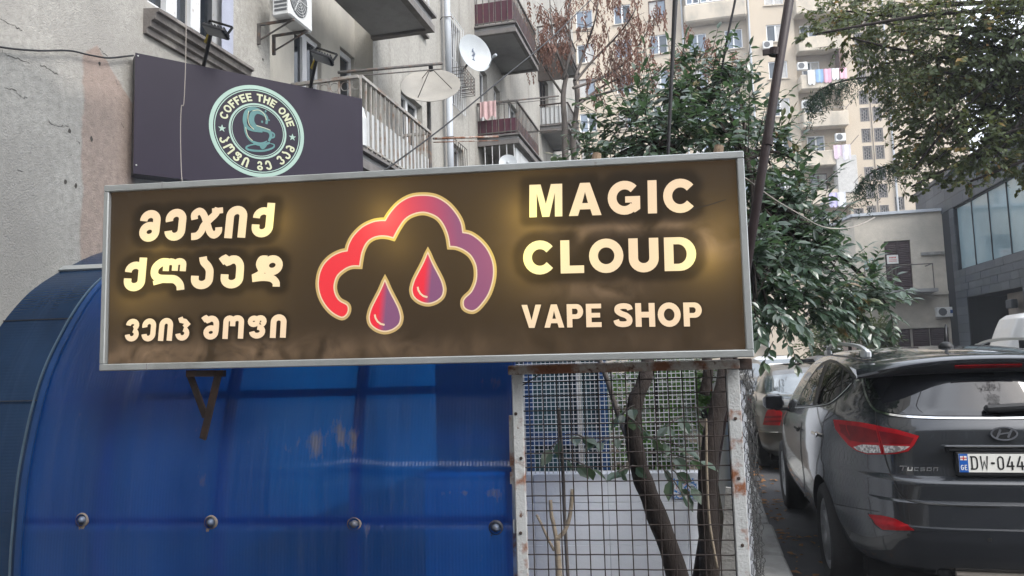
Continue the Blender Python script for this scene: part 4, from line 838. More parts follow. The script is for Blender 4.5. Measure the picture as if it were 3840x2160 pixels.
for x, y in ((676, 432), (620, 945), (515, 1262), (445, 1235), (472, 890), (1785, 405)):
    u, z = wp(x, y); w = MB(); w.flat([[(u + .012 * math.cos(i * .7) * random.uniform(.6, 1.2), z + .018 * math.sin(i * .7) * random.uniform(.6, 1.2)) for i in range(9)]], -.0018); w.build('plaster_hole', 'crack', lb)
# upper balcony slab
def balcony(u0, u1, out, zs, th, name='balcony', rail=True, slabm='slab'):
    w = MB(); w.cbox(((u0 + u1) / 2, -out / 2, zs + th / 2), (u1 - u0, out, th), bev=.01); b = w.build(name, slabm, lb)
    for (a, c, d, e, z0, z1) in ((u0 - .02, u1 + .02, -out - .03, -out + .05, zs - .035, zs + .05), (u0 - .02, u0 + .06, -out + .05, 0, zs - .035, zs + .05), (u1 - .06, u1 + .02, -out + .05, 0, zs - .035, zs + .05)):
        w = MB(); w.box(a, c, d, e, z0, z1); q = w.build('edge_moulding', 'slab_edge', b); q.location -= b.location
    w = MB(); w.box(u0 - .05, u1 + .05, -out - .05, .0, zs + th, zs + th + .03); q = w.build('floor_edge', 'slab_edge', b); q.location -= b.location
    return b
def railing(b, u0, u1, out, z0, z1, step=.11, m='iron_pale', rr=.008, ends=(True, True), rail_m=None):
    def put(name, w, mm): q = w.build(name, mm, b); q.location -= b.location
    w = MB(); w.box(u0, u1, -out - .02, -out + .02, z1 - .03, z1); put('handrail', w, rail_m or m)
    w = MB(); w.box(u0, u1, -out - .012, -out + .012, z0 + .05, z0 + .07); put('lower_rail', w, m)
    for k, e in zip((u0, u1), ends):
        if not e: continue
        w = MB(); w.box(k - .02, k + .02, -out + .02, 0, z1 - .03, z1); put('handrail', w, rail_m or m)
        w = MB(); w.box(k - .012, k + .012, -out + .012, 0, z0 + .05, z0 + .07); put('lower_rail', w, m)
        y = -out + step
        while y < -.03:
            w = MB(); w.box(k - rr, k + rr, y - rr, y + rr, z0, z1 - .03); put('baluster', w, m); y += step
    u = u0
    while u <= u1 + .001:
        w = MB(); w.box(u - rr, u + rr, -out - rr, -out + rr, z0, z1 - .03); put('baluster', w, m); u += step
b = balcony(6.25, 8.43, .80, 5.76, .16); railing(b, 6.3, 8.4, .78, 5.92, 6.8, .13, 'old_white')
b = balcony(6.46, 8.45, .75, 3.56, .12); railing(b, 6.47, 8.42, .75, 3.71, 4.455, .115, 'iron_pale', .0085)
for i in range(5):      # grey sheets behind the bars, and ring ornaments at the near end
    a = 6.50 + i * .38; w = MB(); w.box(a, a + .375, -.735, -.728, 3.72, 4.15 - i * .01); q = w.build('sheet', 'panel_grey', b); q.location -= b.location
for i in range(6):
    w = MB(); c = Vector((6.47, -.70 + i * .115, 4.36)); w.tube([c + Vector((0, .045 * math.cos(t * .42), .045 * math.sin(t * .42))) for t in range(16)], .004, 5, False); q = w.build('ring', 'iron_pale', b); q.location -= b.location
w = MB()   # stepped corbel under the balcony
for i, (o, z0, z1) in enumerate(((.70, 3.50, 3.56), (.60, 3.42, 3.50), (.5, 3.36, 3.42), (.38, 3.2, 3.36))): w.box(6.50 + i * .03, 8.4 - i * .03, -o, 0, z0, z1 - .002)
q = w.build('corbel', 'slab', b); q.location -= b.location
w = MB(); w.tube([(6.50, -.72, 3.75), (6.50, -.72, 4.02), (6.53, -.68, 4.12), (6.6, -.6, 4.14)], .07, 10); q = w.build('white_drum', 'panel_grey', b); q.location -= b.location
# balcony stack A/B
for zs, full in ((7.79, True), (5.64, False), (9.95, True)):
    b = balcony(13.1, 15.15, .78, zs, .12); railing(b, 13.12, 15.13, .77, zs + .15, zs + .80, .12, 'iron', .007)
    z0, z1 = (zs + .22, zs + .62) if full else (zs + .10, zs + .47)
    for i in range(4): w = MB(); a = 13.14 + i * .5; w.box(a, a + .495, -.752, -.745, z0, z1); q = w.build('sheet', 'maroon', b); q.location -= b.location
    for i in range(2): w = MB(); a = -.74 + i * .37; w.box(13.135, 13.142, a, a + .365, z0, z1); q = w.build('sheet', 'maroon', b); q.location -= b.location
w = MB()   # enclosed ground window under balcony B
w.box(13.2, 15.1, -.72, -.68, 4.9, 5.55); w.build('infill_panel', 'panel_grey', lb)
for i in range(5): w = MB(); a = -.70 + i * .14; w.box(13.1, 13.112, a - .006, a + .006, 4.9, 5.6); w.build('grille_bar', 'old_white', lb)
for zs in (7.69, 5.5, 9.9):
    b = balcony(19.2, 21.2, .78, zs, .12); railing(b, 19.22, 21.18, .77, zs + .12, zs + .74, .12, 'iron', .007, rail_m='rust_dark')
    for i in range(4): w = MB(); a = 19.25 + i * .48; w.box(a, a + .47, -.752, -.745, zs + .15, zs + .66); q = w.build('sheet', 'panel_grey', b); q.location -= b.location
    for i in range(2): w = MB(); a = -.74 + i * .37; w.box(19.235, 19.242, a, a + .365, zs + .15, zs + .66); q = w.build('sheet', 'panel_grey', b); q.location -= b.location
w = MB(); w.box(19.0, 21.4, -.85, 0, 9.92, 9.99); w.build('awning', 'wood_dark', lb)
w = MB(); w.box(19.1, 19.16, -.78, -.02, 9.05, 9.90); w.build('awning_side', 'wood_dark', lb)
# drainpipe
dp = empty('drainpipe', (FX + .12, 11.1, 0), 0, 'pale grey metal drainpipe fixed to the plaster facade', 'drainpipe')
mat('pipe_grey', (.40, .43, .47), .5, .08, 4, col2=(.40, .42, .44), s2=5, t2=.62)
for z0 in range(0, 14, 2):
    mb = MB(); mb.tube([(FX + .12, 11.1, z0), (FX + .12, 11.1, z0 + 1.98)], .052, 14); mb.build('pipe_section', 'pipe_grey', dp, True, world=True)
    mb = MB(); mb.tube([(FX + .12, 11.1, z0 + 1.93), (FX + .12, 11.1, z0 + 2.02)], .060, 14); mb.build('collar', 'pipe_grey', dp, True, world=True)
    mb = MB(); mb.tube([(FX, 11.1, z0 + 1.2), (FX + .06, 11.02, z0 + 1.2), (FX + .20, 11.05, z0 + 1.2), (FX + .2, 11.15, z0 + 1.2)], .008, 5); mb.build('clip', 'iron', dp, world=True)
# air conditioner on the facade
def aircon(loc, rz, size, label, group='air conditioners on facades', bracket=True, small=False):
    w, d, h = size; r = empty('air_conditioner', loc, rz, label, 'air conditioner', group)
    mat('ac_white', (.62, .63, .62), .5, .05, 3, col2=(.50, .50, .48), s2=3, t2=.62); mat('ac_dark', (.10, .105, .11), .6)
    mb = MB(); mb.cbox((0, 0, h / 2), (w, d, h), bev=.015); mb.build('casing', 'ac_white', r)
    fr = h * .40; n = 10 if small else 24; m = Matrix.Translation((-w * .13, -d / 2 - .001, h * .52)) @ Matrix.Rotation(R(90), 4, 'X')
    mb = MB(); mb.lathe([(0, .004), (fr, .004), (fr, -.004)], m, n); mb.build('fan_opening', 'ac_dark', r)
    mb = MB()
    if small: mb.lathe([(fr, .003), (fr, .012), (fr * .92, .012), (fr * .92, .003)], m, n)
    else:
        for q in range(1, 7): mb.lathe([(fr * q / 6.5, .006), (fr * q / 6.5, .010), (fr * q / 6.5 - .004, .010)], m, n)
        for q in range(6): a = q * math.pi / 3; mb.bar(m @ Vector((0, 0, .008)), m @ Vector((fr * math.cos(a), fr * math.sin(a), .008)), .005)
    mb.build('fan_guard', 'ac_dark' if small else 'ac_white', r)
    if not small:
        for i in range(8): mb = MB(); z = h * .12 + i * h * .095; mb.box(-w / 2 - .004, -w / 2 + .002, -d * .36, d * .34, z, z + h * .05); mb.build('side_slat', 'ac_dark', r)
        mb = MB(); mb.lathe([(0, .003), (.03, .003), (.03, 0)], Matrix.Translation((w * .38, -d / 2, h * .86)) @ Matrix.Rotation(R(90), 4, 'X') @ Matrix.Scale(.6, 4, (0, 1, 0)), 14); mb.build('badge', 'blue_frame', r)
    if bracket:
        for s in (-.3, .3):
            mb = MB(); mb.box(s * w - .010, s * w + .010, -d / 2, d / 2 + .2, -.022, -.001); mb.bar((s * w, -d / 2 + .02, -.015), (s * w, d / 2 + .18, -.16), .012); mb.box(s * w - .010, s * w + .010, d / 2 + .17, d / 2 + .2, -.20, -.022); mb.build('bracket', 'iron', r)
    return r
aircon((-3.51, 6.0, 4.815), R(90), (.42, .18, .40), 'white air conditioner with an oval fan on the plaster wall above the cafe sign')
# satellite dishes
def dish(c, nrm, r, m, label, lnb, roll=0):
    nrm = Vector(nrm).normalized(); q = nrm.to_track_quat('Z', 'Y').to_matrix().to_4x4() @ Matrix.Rotation(roll if isinstance(roll, float) else 0., 4, 'Z'); e = empty('satellite_dish', c, 0, label, 'satellite dish', 'satellite dishes on the facade')
    if not isinstance(roll, float): q = max((nrm.to_track_quat('Z', 'Y').to_matrix().to_4x4() @ Matrix.Rotation(R(a), 4, 'Z') for a in range(0, 360, 10)), key=lambda M_: (M_.to_3x3() @ Vector((0, -1, 0))).dot(Vector(roll)))
    def fin(mb, nm, mm, sm=True): o = mb.build(nm, mm, e, sm, center=False); o.matrix_local = q; return o
    prof = [(r * t, .22 * r * (t * t)) for t in (.001, .15, .3, .45, .6, .75, .88, .97)] + [(r, .215 * r), (r * 1.015, .225 * r), (r * 1.0, .20 * r)] + [(r * t, .22 * r * t * t - .012) for t in (.9, .6, .3, .001)]
    mb = MB(); mb.lathe(prof, None, 40); fin(mb, 'reflector', m)
    f_ = Vector((0, -r * .15, r * .95)) if lnb == 'c' else Vector((0, -r * .75, r * .95))
    mb = MB()
    if lnb == 'c':
        for a in (90, 210, 330): mb.tube([(r * .72 * math.cos(R(a)), r * .72 * math.sin(R(a)), .1 * r), f_], .006, 5)
    else: mb.tube([(0, -r * .98, .2 * r), f_ + Vector((0, 0, -.05))], .011, 6)
    fin(mb, 'feed_arm', 'iron' if lnb == 'c' else 'pipe_grey')
    mb = MB(); mb.cbox(f_, (.05, .05, .10), bev=.01); fin(mb, 'receiver', 'black_metal' if lnb == 'c' else 'pipe_grey'); return e, q
mat('dish_beige', (.34, .325, .295), .55, .10, 4, col2=(.36, .34, .30), s2=4, t2=.6); mat('dish_white', (.42, .45, .47), .45, .05, 4)
e1, q1 = dish(at(1616, 340, Y=8.9), (.25, -.86, .70), .385, 'dish_beige', 'big beige satellite dish on a mast over the balcony end', 'c', R(25))
mb = MB(); p = at(1608, 400, Y=8.98); mb.tube([p + Vector((0, 0, .12)), p - Vector((0, 0, 1.6))], .028, 10); mb.build('mast', 'iron', e1, True, world=True)
e2_, q2 = dish(at(1774, 205, Y=12), (.80, -.62, .12), .335, 'dish_white', 'white satellite dish with a blue mark below the maroon balcony', 'o', (.75, .5, -.55))
mb = MB(); random.seed(9)
for i in range(9): x = -.11 + i * .026; mb.tube([(x, -.02 + .02 * math.sin(i), .012), (x + .012, .012 + .02 * math.cos(i * 2), .012)], .006, 4)
o = mb.build('blue_mark', 'blue_frame', e2_, center=False); o.matrix_local = q2 @ Matrix.Rotation(R(30), 4, 'Z')
mb = MB(); p = at(1774, 215, Y=12.06); mb.tube([p, Vector((FX, p.y + .05, p.z - .25))], .02, 8); mb.build('wall_arm', 'iron', e2_, True, world=True)
e3, q3 = dish(at(1905, 612, Y=12.6), (.2, -.9, .35), .16, 'dish_white', 'small white satellite dish just above the long sign', 'o', (0, 0, -1))
# rusty washing pole and lower bracket rail
for pts, nm, lab in (([at(1268, 272, Y=6.45), at(1658, 238, Y=7.3)], 'laundry_pole', 'rusty laundry pole sticking out over the balcony corner'), ([at(1625, 520, Y=9.3), at(1868, 512, Y=10.2)], 'laundry_pole', 'thin pale laundry pole beside the drainpipe below the dishes'), ([at(1790, 390, Y=13.0), at(2095, 360, Y=14.5)], 'laundry_pole', 'dark laundry pole along the top of the lower maroon balcony'), ([at(2005, 495, Y=19.0), at(2140, 482, Y=19.3)], 'laundry_pole', 'short dark laundry pole at the far sheet metal balcony')):
    mb = MB(); mb.tube(pts, .016, 8); mb.tube([pts[0] - Vector((0, 0, .05)), pts[1] - Vector((0, -.0, .06))], .007, 6); tag(mb.build(nm, 'rust_heavy' if 'pale' in lab else 'iron', None, True), lab, 'pole', 'laundry poles on the balconies')
# wire flower box by the white dish
fb = empty('wire_basket', at(1752, 290, Y=11.7), 0, 'empty wire basket fixed below the barred window', 'basket'); c = at(1752, 300, Y=11.7)
mb = MB()
for i in range(6):
    z = c.z - .16 + i * .06; mb.tube([(FX, c.y - .25, z), (FX + .28, c.y - .25, z), (FX + .28, c.y + .35, z), (FX, c.y + .35, z)], .006, 5)
for i in range(8): y = c.y - .25 + i * .085; mb.tube([(FX + .28, y, c.z - .16), (FX + .28, y, c.z + .14)], .006, 5); mb.tube([(FX, y, c.z - .16), (FX + .28, y, c.z - .16)], .005, 5)
mb.build('basket', 'iron', fb, world=True)
# cloth and pot on balcony B
mat('cloth_pink', (.55, .38, .38), .9, .15, 8); mat('red_pot', (.45, .16, .10), .7)
a, b_ = at(1800, 383, Y=13.02), at(1862, 440, Y=13.02)
mb = MB(); k = 14
for i in range(k):
    x = a.x + (b_.x - a.x) * i / (k - 1); yy = 13.02 + .02 * math.sin(i * 1.4)
    mb.v += [(x, yy, a.z), (x, yy - .02 + .015 * math.sin(i), b_.z + .04 * math.sin(i * .8))]
mb.f = [(2 * i, 2 * i + 1, 2 * i + 3, 2 * i + 2) for i in range(k - 1)]; mb.mi = [0] * (k - 1)
tag(mb.build('hung_cloth', 'cloth_pink', None, True), 'pinkish cloth hung over the railing of the lower maroon balcony', 'cloth')
# ---------------------------------------------------------------- far apartment block
mat('block_plaster', (.50, .425, .33), .92, .07, .6, bump=.2, bscale=8, col2=(.39, .335, .27), s2=.22, t2=.58, w2=.16, col3=(.36, .33, .29), s3=1.2, t3=.70, w3=.08, stretch=(1, 1, .45))
mat('block_slab', (.50, .44, .355), .92, .1, 1, col2=(.33, .30, .25), s2=.8, t2=.58, w2=.12, stretch=(1, 1, .5)); mat('pvc', (.72, .73, .74), .5, .04, 2); mat('brown_frame', (.10, .055, .04), .7, .2, 4)
mat('glass_sky', (.16, .20, .25), .08, .25, .5, spec=.7); mat('glass_mid', (.06, .075, .09), .10, .3, .6, spec=.6); mat('blind', (.45, .44, .42), .8, .15, 3)
mat('slate_glass', (.02, .022, .026), .2, .2, 1); mat('lattice', (.20, .185, .175), .7, .2, 4); mat('block_pipe', (.42, .44, .46), .5)
KY = 61.
def kx(v): return v * KY / 68.
def kz(z): return 1.68 + (z - 1.68) * KY / 68.
blk = empty('apartment_block', (0, KY, 0), 0, 'tall beige apartment block with many windows far behind the trees', 'building')
def fwin(root, a, b, c, d, back=.16, frame='pvc', cols=2, glass=('glass_sky', 'glass_mid'), sill=True):
    fr = win(root, (a, b, c, d), back, frame, cols, .075, .08, glass[0], None)
    for i, ch_ in enumerate(sorted(fr.children, key=lambda o: o.location.x)): ch_.data.materials[0] = MATS[glass[i % len(glass)]]
    if sill: p = MB(); p.cbox(((a + b) / 2, -.04, c - .06), (b - a + .24, .16, .09)); q = p.build('sill', 'block_slab', fr); q.location -= fr.location
    return fr
random.seed(21)
rowsL = [kz(34.35 - 3.37 * i) for i in range(-1, 11)]
holes = []; wl = []
for i, zt in enumerate(rowsL):
    for cx in (-18.5, -14.2, -9.6, -6.0, -2.75):
        if zt < 2.5: continue
        h = (kx(cx), kx(cx) + 1.42, zt - 1.62, zt); holes.append(h); wl.append((h, cx))
for i, zt in enumerate(rowsL):
    for cx in (.77, 3.95):
        h = (kx(cx), kx(cx) + 1.38, zt - 1.0 - .62 - .35, zt - .35); holes.append(h); wl.append((h, cx))
mb = MB(); mb.wall(-26, 5.6, 0, 42, holes, .16); mb.build('wall', 'block_plaster', blk)
for h, cx in wl: fwin(blk, *h, frame=random.choice(['pvc', 'pvc', 'pvc', 'brown_frame']), glass=random.choice([('glass_sky', 'glass_mid'), ('glass_sky', 'glass_sky'), ('glass_mid', 'blind'), ('blind', 'glass_sky')]))
for i in (1, 0):   # projecting glazed bay with parapet
    z0 = kz(31.25 + 3.37 * (i - 0)); x0, x1 = kx(.45), kx(5.88)
    b = MB(); b.cbox(((x0 + x1) / 2, -.55, z0 + .75), (x1 - x0, 1.1, 1.5), bev=.12); bb = b.build('bay_parapet', 'block_slab', blk)
    b = MB(); b.cbox(((x0 + x1) / 2, -.5, z0 + 3.1), (x1 - x0 + .1, 1.1, .12)); b.build('bay_roof', 'block_slab', blk)
    for k in range(4):
        a = x0 + .15 + k * (x1 - x0 - .3) / 4; fwin(blk, a + .05, a + (x1 - x0 - .3) / 4 - .05, z0 + 1.55, z0 + 3.0, -.9, sill=False)
for x in (kx(.27), kx(6.15)):
    b = MB(); b.tube([(x, -.12, 0), (x, -.12, 42)], .07, 8); b.build('downpipe', 'block_pipe', blk)
# right wing
RA = R(8); RP = Vector((12.805, 61.567, 0))
blr = empty('apartment_block', RP, RA, 'beige block wing with stacked balconies and latticed stair windows', 'building')
zr = [27.5 - 3.06 * i for i in range(-2, 8)]
holes = []; wr = []
for zt in zr:
    if zt < 3: continue
    h = (-6.12, -4.66, zt - 1.42, zt); holes.append(h); wr.append(h)
gr = []
for k in range(8):
    for dz in (0, 1.38):
        z = 24.5 + 3.06 * 1 - 3.06 * k + .0 - dz + .1
        if z < 9.5: continue
        for x in (.66, 1.60): gr.append((x, x + .58, z - 1.0, z)); holes.append(gr[-1])
for z in (12.2,): gr.append((-.35, .3, z - 1.0, z)); holes.append(gr[-1]); gr.append((2.75, 3.35, z - .2, z + .75)); holes.append(gr[-1])
loggia = []
for zt in zr:
    if zt > 6: loggia.append((-3.95, -.60, zt - 1.55, zt + .62, .9)); holes.append(loggia[-1])
mb = MB(); mb.wall(-7.6, 8.5, 0, 42, holes, .16); mb.build('wall', 'block_plaster', blr)
for h in wr: fwin(blr, *h, glass=random.choice([('glass_mid', 'blind'), ('glass_sky', 'glass_mid'), ('blind', 'blind')]))
for h in gr:
    a, b, c, d = h; w = MB(); w.box(a + .03, b - .03, .10, .13, c + .03, d - .03); pn = w.build('stair_window', 'slate_glass', blr)
    w = MB()
    for i in range(4): x = a + .06 + i * (b - a - .12) / 3; w.box(x - .022, x + .022, .02, .07, c, d)
    for i in range(4):
        z = c + .1 + i * (d - c - .2) / 3
        for q in range(3):
            x0 = a + .06 + q * (b - a - .12) / 3; x1 = a + .06 + (q + 1) * (b - a - .12) / 3; zz = z + (.12 if q % 2 else 0)
            if zz < d: w.box(x0 + .022, x1 - .022, .025, .065, zz - .022, zz + .022)
    w.box(a - .05, a, -.02, .06, c - .05, d + .05); w.box(b, b + .05, -.02, .06, c - .05, d + .05); w.box(a, b, -.02, .06, d, d + .05); w.box(a, b, -.02, .06, c - .05, c)
    q = w.build('lattice', 'lattice', pn); q.location -= pn.location
for i, h in enumerate(loggia):
    a, b, c, d = h[:4]
    w = MB(); w.cbox(((a + b) / 2, -.45, c - .62 + .02), (b - a + .05, .95, 1.16), bev=.05) ; bal = w.build('balcony', 'block_slab', blr)
    fwin(blr, a + .65, a + 2.0, c + .1, d - .55, .895, 'brown_frame' if i in (6,) else 'pvc', 2, random.choice([('glass_mid', 'glass_sky'), ('glass_mid', 'blind')]), sill=False)
    w = MB(); w.tube([(a + .1, -.9, c + .28), (b - .1, -.9, c + .28)], .02, 6)
    for k in range(4): x = a + .1 + k * (b - a - .2) / 3; w.tube([(x, -.9, c), (x, -.9, c + .28)], .015, 5)
    q = w.build('balcony_rail', 'iron_pale', bal); q.location -= bal.location
    w = MB(); w.tube([(b - .2, -.9, c + .1), (b + .55, -1.2, c + .95)], .025, 5); q = w.build('line_arm', 'iron', bal); q.location -= bal.location
w = MB(); w.box(-.95, -.62, -.9, .1, 22.2, 25.1); w.build('side_screen', 'brown_frame', blr)
w = MB(); w.cbox((-1.0, -.55, 14.8), (1.5, .9, 2.9), bev=.03); w.build('balcony_box', 'blind', blr)
for x in (2.85, -7.45):
    b = MB(); b.tube([(x, -.12, 0), (x, -.12, 42)], .08, 8); b.build('downpipe', 'block_pipe', blr)
b = MB(); b.tube([(1.42, -.06, 8), (1.42, -.06, 30)], .03, 6); b.build('thin_pipe', 'iron', blr)
def wpt(x, y, z): return RP + Vector((x * math.cos(RA) - y * math.sin(RA), x * math.sin(RA) + y * math.cos(RA), z))
for (x, y, z, l) in ((-6.15, -.3, 25.4, 'white air conditioner under a far window left of the balconies'), (-3.75, -.75, 23.3, 'white air conditioner on the laundry balcony far behind'), (-3.6, -.75, 20.2, 'white air conditioner on the far balcony with warm light'), (-1.3, -.85, 17.4, 'white air conditioner beside hung towels on the far balcony')):
    aircon(wpt(x, y, z), RA, (.75, .32, .6), l, 'air conditioners on the far block', False, True)
aircon(at(2670, 8, Y=60.2), 0, (.75, .32, .6), 'white air conditioner in the glazed bay of the far block', 'air conditioners on the far block', False, True)
# washing on the far balconies
for (x0, z, cols) in ((-3.45, 23.1, [(.7, .7, .68), (.28, .42, .62), (.68, .38, .48), (.68, .68, .7), (.70, .40, .48)]), (-1.9, 17.0, [(.62, .50, .58), (.65, .62, .68)]), (-2.5, 13.3, [(.45, .42, .62), (.66, .66, .68)])):
    for i, c_ in enumerate(cols):
        m = mat('laundry_%.2f_%.2f' % (c_[0], c_[1]), c_, .9, .08, 3); mb = MB(); k = 7; W_ = .56 if len(cols) > 3 else .6; H_ = random.uniform(.75, 1.15)
        for q in range(k):
            x = x0 + i * (W_ + .04) + W_ * q / (k - 1); yy = -1.02 + .04 * math.sin(q * 1.7 + i); mb.v += [wpt(x, yy, z + .08), wpt(x, yy - .03 * math.sin(q), z - H_ * (1 if q % 3 else .88))]
        mb.f = [(2 * q, 2 * q + 1, 2 * q + 3, 2 * q + 2) for q in range(k - 1)]; mb.mi = [0] * (k - 1); mb.v = [tuple(v) for v in mb.v]
        nm = {0: 'white', 1: 'blue', 2: 'pink', 3: 'pale', 4: 'rose'}[i] if len(cols) > 3 else ('lilac' if i == 0 else 'whitish')
        tag(mb.build('laundry', m, None, True), '%s laundry hanging on the %s of the far beige block' % (nm, {23.1: 'upper balcony', 17.0: 'middle balcony', 13.3: 'low balcony'}[z]), 'laundry', 'laundry on the far balconies')
# ---------------------------------------------------------------- small beige house with shutter door (facade Y = 34)
mat('house_plaster', (.50, .46, .395), .92, .14, 2.5, bump=.5, bscale=14, col2=(.38, .355, .31), s2=.6, t2=.56, w2=.16, col3=(.22, .21, .19), s3=3, t3=.7, w3=.07)
mat('shutter', (.050, .030, .032), .7, .15, 3)
hs_ = empty('beige_house', (8.6, 34, 0), 0, 'small beige plaster house with a brown shutter door and iron landing', 'building')
def HB(x0, x1, y0, y1, z0, z1, nm, m, bev=0):
    w = MB(); w.cbox(((x0 + x1) / 2 - 8.6, (y0 + y1) / 2 - 34, (z0 + z1) / 2), (x1 - x0, y1 - y0, z1 - z0), bev=bev); return w.build(nm, m, hs_)
w = MB(); w.wall(6.82 - 8.6, 10.24 - 8.6, 0, 7.15, [(7.95 - 8.6, 8.96 - 8.6, 3.90, 6.02), (8.2 - 8.6, 10.15 - 8.6, .9, 2.30)], .15)
w.add([(6.82 - 8.6, 0, 0), (6.82 - 8.6, 0, 7.15), (6.0 - 8.6, 3.8, 7.15), (6.0 - 8.6, 3.8, 0)], [(0, 1, 2, 3)]); w.add([(6.82 - 8.6, 0, 7.13), (10.24 - 8.6, 0, 7.13), (10.24 - 8.6, 5, 7.13), (6. - 8.6, 3.8, 7.13)], [(0, 1, 2, 3)]); w.build('wall', 'house_plaster', hs_)
HB(6.75, 10.22, 33.88, 34.1, 7.15, 7.27, 'roof_edge', 'pipe_grey')
w = MB(); w.bar((6.78 - 8.6, -.06, 7.21), (5.98 - 8.6, 3.8, 7.21), .16, .12); w.build('roof_edge', 'pipe_grey', hs_)
for x0, x1, z0, z1 in ((7.97, 8.45, 3.92, 6.0), (8.46, 8.94, 3.92, 6.0), (8.22, 8.70, .92, 2.28), (8.80, 9.42, .92, 2.28), (9.46, 10.13, .92, 2.28)):
    d_ = HB(x0, x1, 34.06, 34.10, z0, z1, 'shutter', 'shutter'); n = int((z1 - z0 - .16) / .075)
    for i in range(n):
        w = MB(); w.cbox((0, 0, 0), (x1 - x0 - .10, .02, .055), Matrix.Rotation(R(-30), 4, 'X')); o = w.build('slat', 'shutter', d_); o.location = (0, -.03, -(z1 - z0) / 2 + .1 + i * .075)
mat('paper', (.68, .68, .66), .8, .04, 5); mat('red_print', (.5, .05, .04), .8)
pn = HB(8.02, 8.46, 34.0, 34.01, 5.05, 5.42, 'notice', 'paper')
for i in range(5): w = MB(); w.cbox((-.11 + i * .055, -.008, .08), (.035, .002, .06)); q = w.build('notice_print', 'red_print', pn)
for z in (-.02, -.08): w = MB(); w.cbox((0, -.008, z), (.30, .002, .018)); q = w.build('notice_print', 'red_print', pn)
HB(6.9, 9.6, 33.0, 34.0, 3.74, 3.88, 'landing', 'slab'); HB(6.82, 10.22, 33.86, 34.0, 3.66, 3.80, 'ledge', 'house_plaster')
w = MB()
for x in (6.92, 7.95, 9.47): w.tube([(x - 8.6, -.95, 3.88), (x - 8.6, -.95, 4.88)], .022, 6)
w.tube([(6.92 - 8.6, -.95, 4.88), (9.47 - 8.6, -.95, 4.88), (9.47 - 8.6, 0, 4.88)], .022, 6); w.tube([(6.92 - 8.6, -.95, 3.95), (7.95 - 8.6, -.95, 4.86)], .016, 5); w.tube([(6.92 - 8.6, -.95, 4.4), (7.95 - 8.6, -.95, 4.4)], .016, 5); w.tube([(8.0 - 8.6, -.95, 3.95), (8.12 - 8.6, -.95, 4.86)], .016, 5); w.build('landing_rail', 'iron', hs_)
HB(9.32, 10.2, 33.88, 33.99, 5.33, 5.45, 'concrete_shelf', 'concrete')
aircon((9.97, 33.82, 2.72), 0, (.62, .26, .40), 'white air conditioner with a blue label on the beige house', 'air conditioners on facades', False, True)
w = MB(); w.box(10.16 - .0, 10.26, 33.66, 33.685, 2.86, 3.0); tag(w.build('label_sticker', 'blue_frame'), 'blue label on the air conditioner of the beige house', 'sticker')
mat('graffiti', (.12, .36, .38), .8, .2, 10)
w = MB(); random.seed(4)
for k in range(7):
    x0 = 7.2 - 8.6 + k * .08; pts = [(x0 + random.uniform(-.1, .15), 5.1 + random.uniform(-.35, .35)) for _ in range(4)]; w.ribbon(cr2(pts, 5), .025, -.004 - .0006 * k)
w.build('graffiti', 'graffiti', hs_)
# striped hut and posts beside the house, behind the evergreen
mat('hut_pink', (.50, .40, .36), .9, .12, 2); mat('red_mark', (.35, .10, .08), .9)
hut = empty('hut', (5.6, 30, 0), 0, 'pale hut with red markings behind the drooping leaves', 'hut')
w = MB(); w.box(-.7, .6, 0, 1.2, 0, 2.35); w.build('wall', 'hut_pink', hut); w = MB(); w.box(-.8, .7, -.1, 1.3, 2.35, 2.45); w.build('roof', 'concrete', hut)
w = MB(); w.box(-.1, .45, -.012, -.004, 1.25, 1.29); w.prism([(-.2, 1.27), (-.08, 1.34), (-.08, 1.2)], -.012, -.004); w.prism([(.55, 1.27), (.43, 1.34), (.43, 1.2)], -.012, -.004); w.build('red_arrow', 'red_mark', hut)
for i in range(12): w = MB(); w.cbox((-.45, -.02, .5 + i * .15), (.38, .03, .07), Matrix.Rotation(R(-25), 4, 'X')); w.build('louvre', 'old_white', hut)
w = MB(); w.cbox((-.85, -.2, 1.2), (.22, .22, 2.4), bev=.02); w.build('pillar', 'concrete', hut)
# ---------------------------------------------------------------- dark stone clad building on the right (facade X = 10.25)
SX = 10.25
sb_ = empty('stone_building', (SX, 33, 0), R(-90), 'dark slate clad building with a wide glass band and garage opening', 'building')
mat('slate_back', (.012, .014, .018), .8); mat('shopglass', (.20, .28, .31), .06, .2, .4, spec=.8); mat('frame_dark', (.03, .034, .04), .5); mat('white_inside', (.55, .58, .58), .6); mat('garage_in', (.16, .135, .11), .9, .2, 1)
sl = []
for i in range(4): sl.append(mat('slate_%d' % i, [(.046, .053, .064), (.036, .043, .054), (.058, .065, .074), (.042, .050, .056)][i], .55, .18, 1.2, bump=.3, bscale=12, col3=(.09, .10, .11), s3=5, t3=.7, w3=.08))
U1 = 16.
w = MB(); w.wall(-4.4, U1, 0, 8.4, [(.5, U1 - .5, 4.52, 7.0), (1.2, 6.2, 0, 3.38, 5.)], .35); w.add([(-4.4, 0, 0), (-4.4, 0, 8.4), (-4.4, 12, 8.4), (-4.4, 12, 0)], [(0, 1, 2, 3)]); w.build('wall', 'slate_back', sb_)
w = MB(); w.box(-4.6, U1, -.12, 8, 8.4, 8.55); w.build('roof_edge', 'frame_dark', sb_)
random.seed(8)
def tiles(u0, u1, z0, z1, th=.28, lens=(.55, 1.1)):
    z = z0; row = 0
    while z < z1 - .02:
        zz = min(z + th, z1); u = u0
        while u < u1 - .02:
            uu = min(u + random.uniform(*lens), u1)
            if u1 - uu < .15: uu = u1
            w = MB(); w.cbox(((u + uu) / 2, -.02 + random.uniform(-.006, .004), (z + zz) / 2), (uu - u - .012, .04, zz - z - .012)); w.build('cladding_tile', random.choice(sl), sb_); u = uu
        z = zz; row += 1
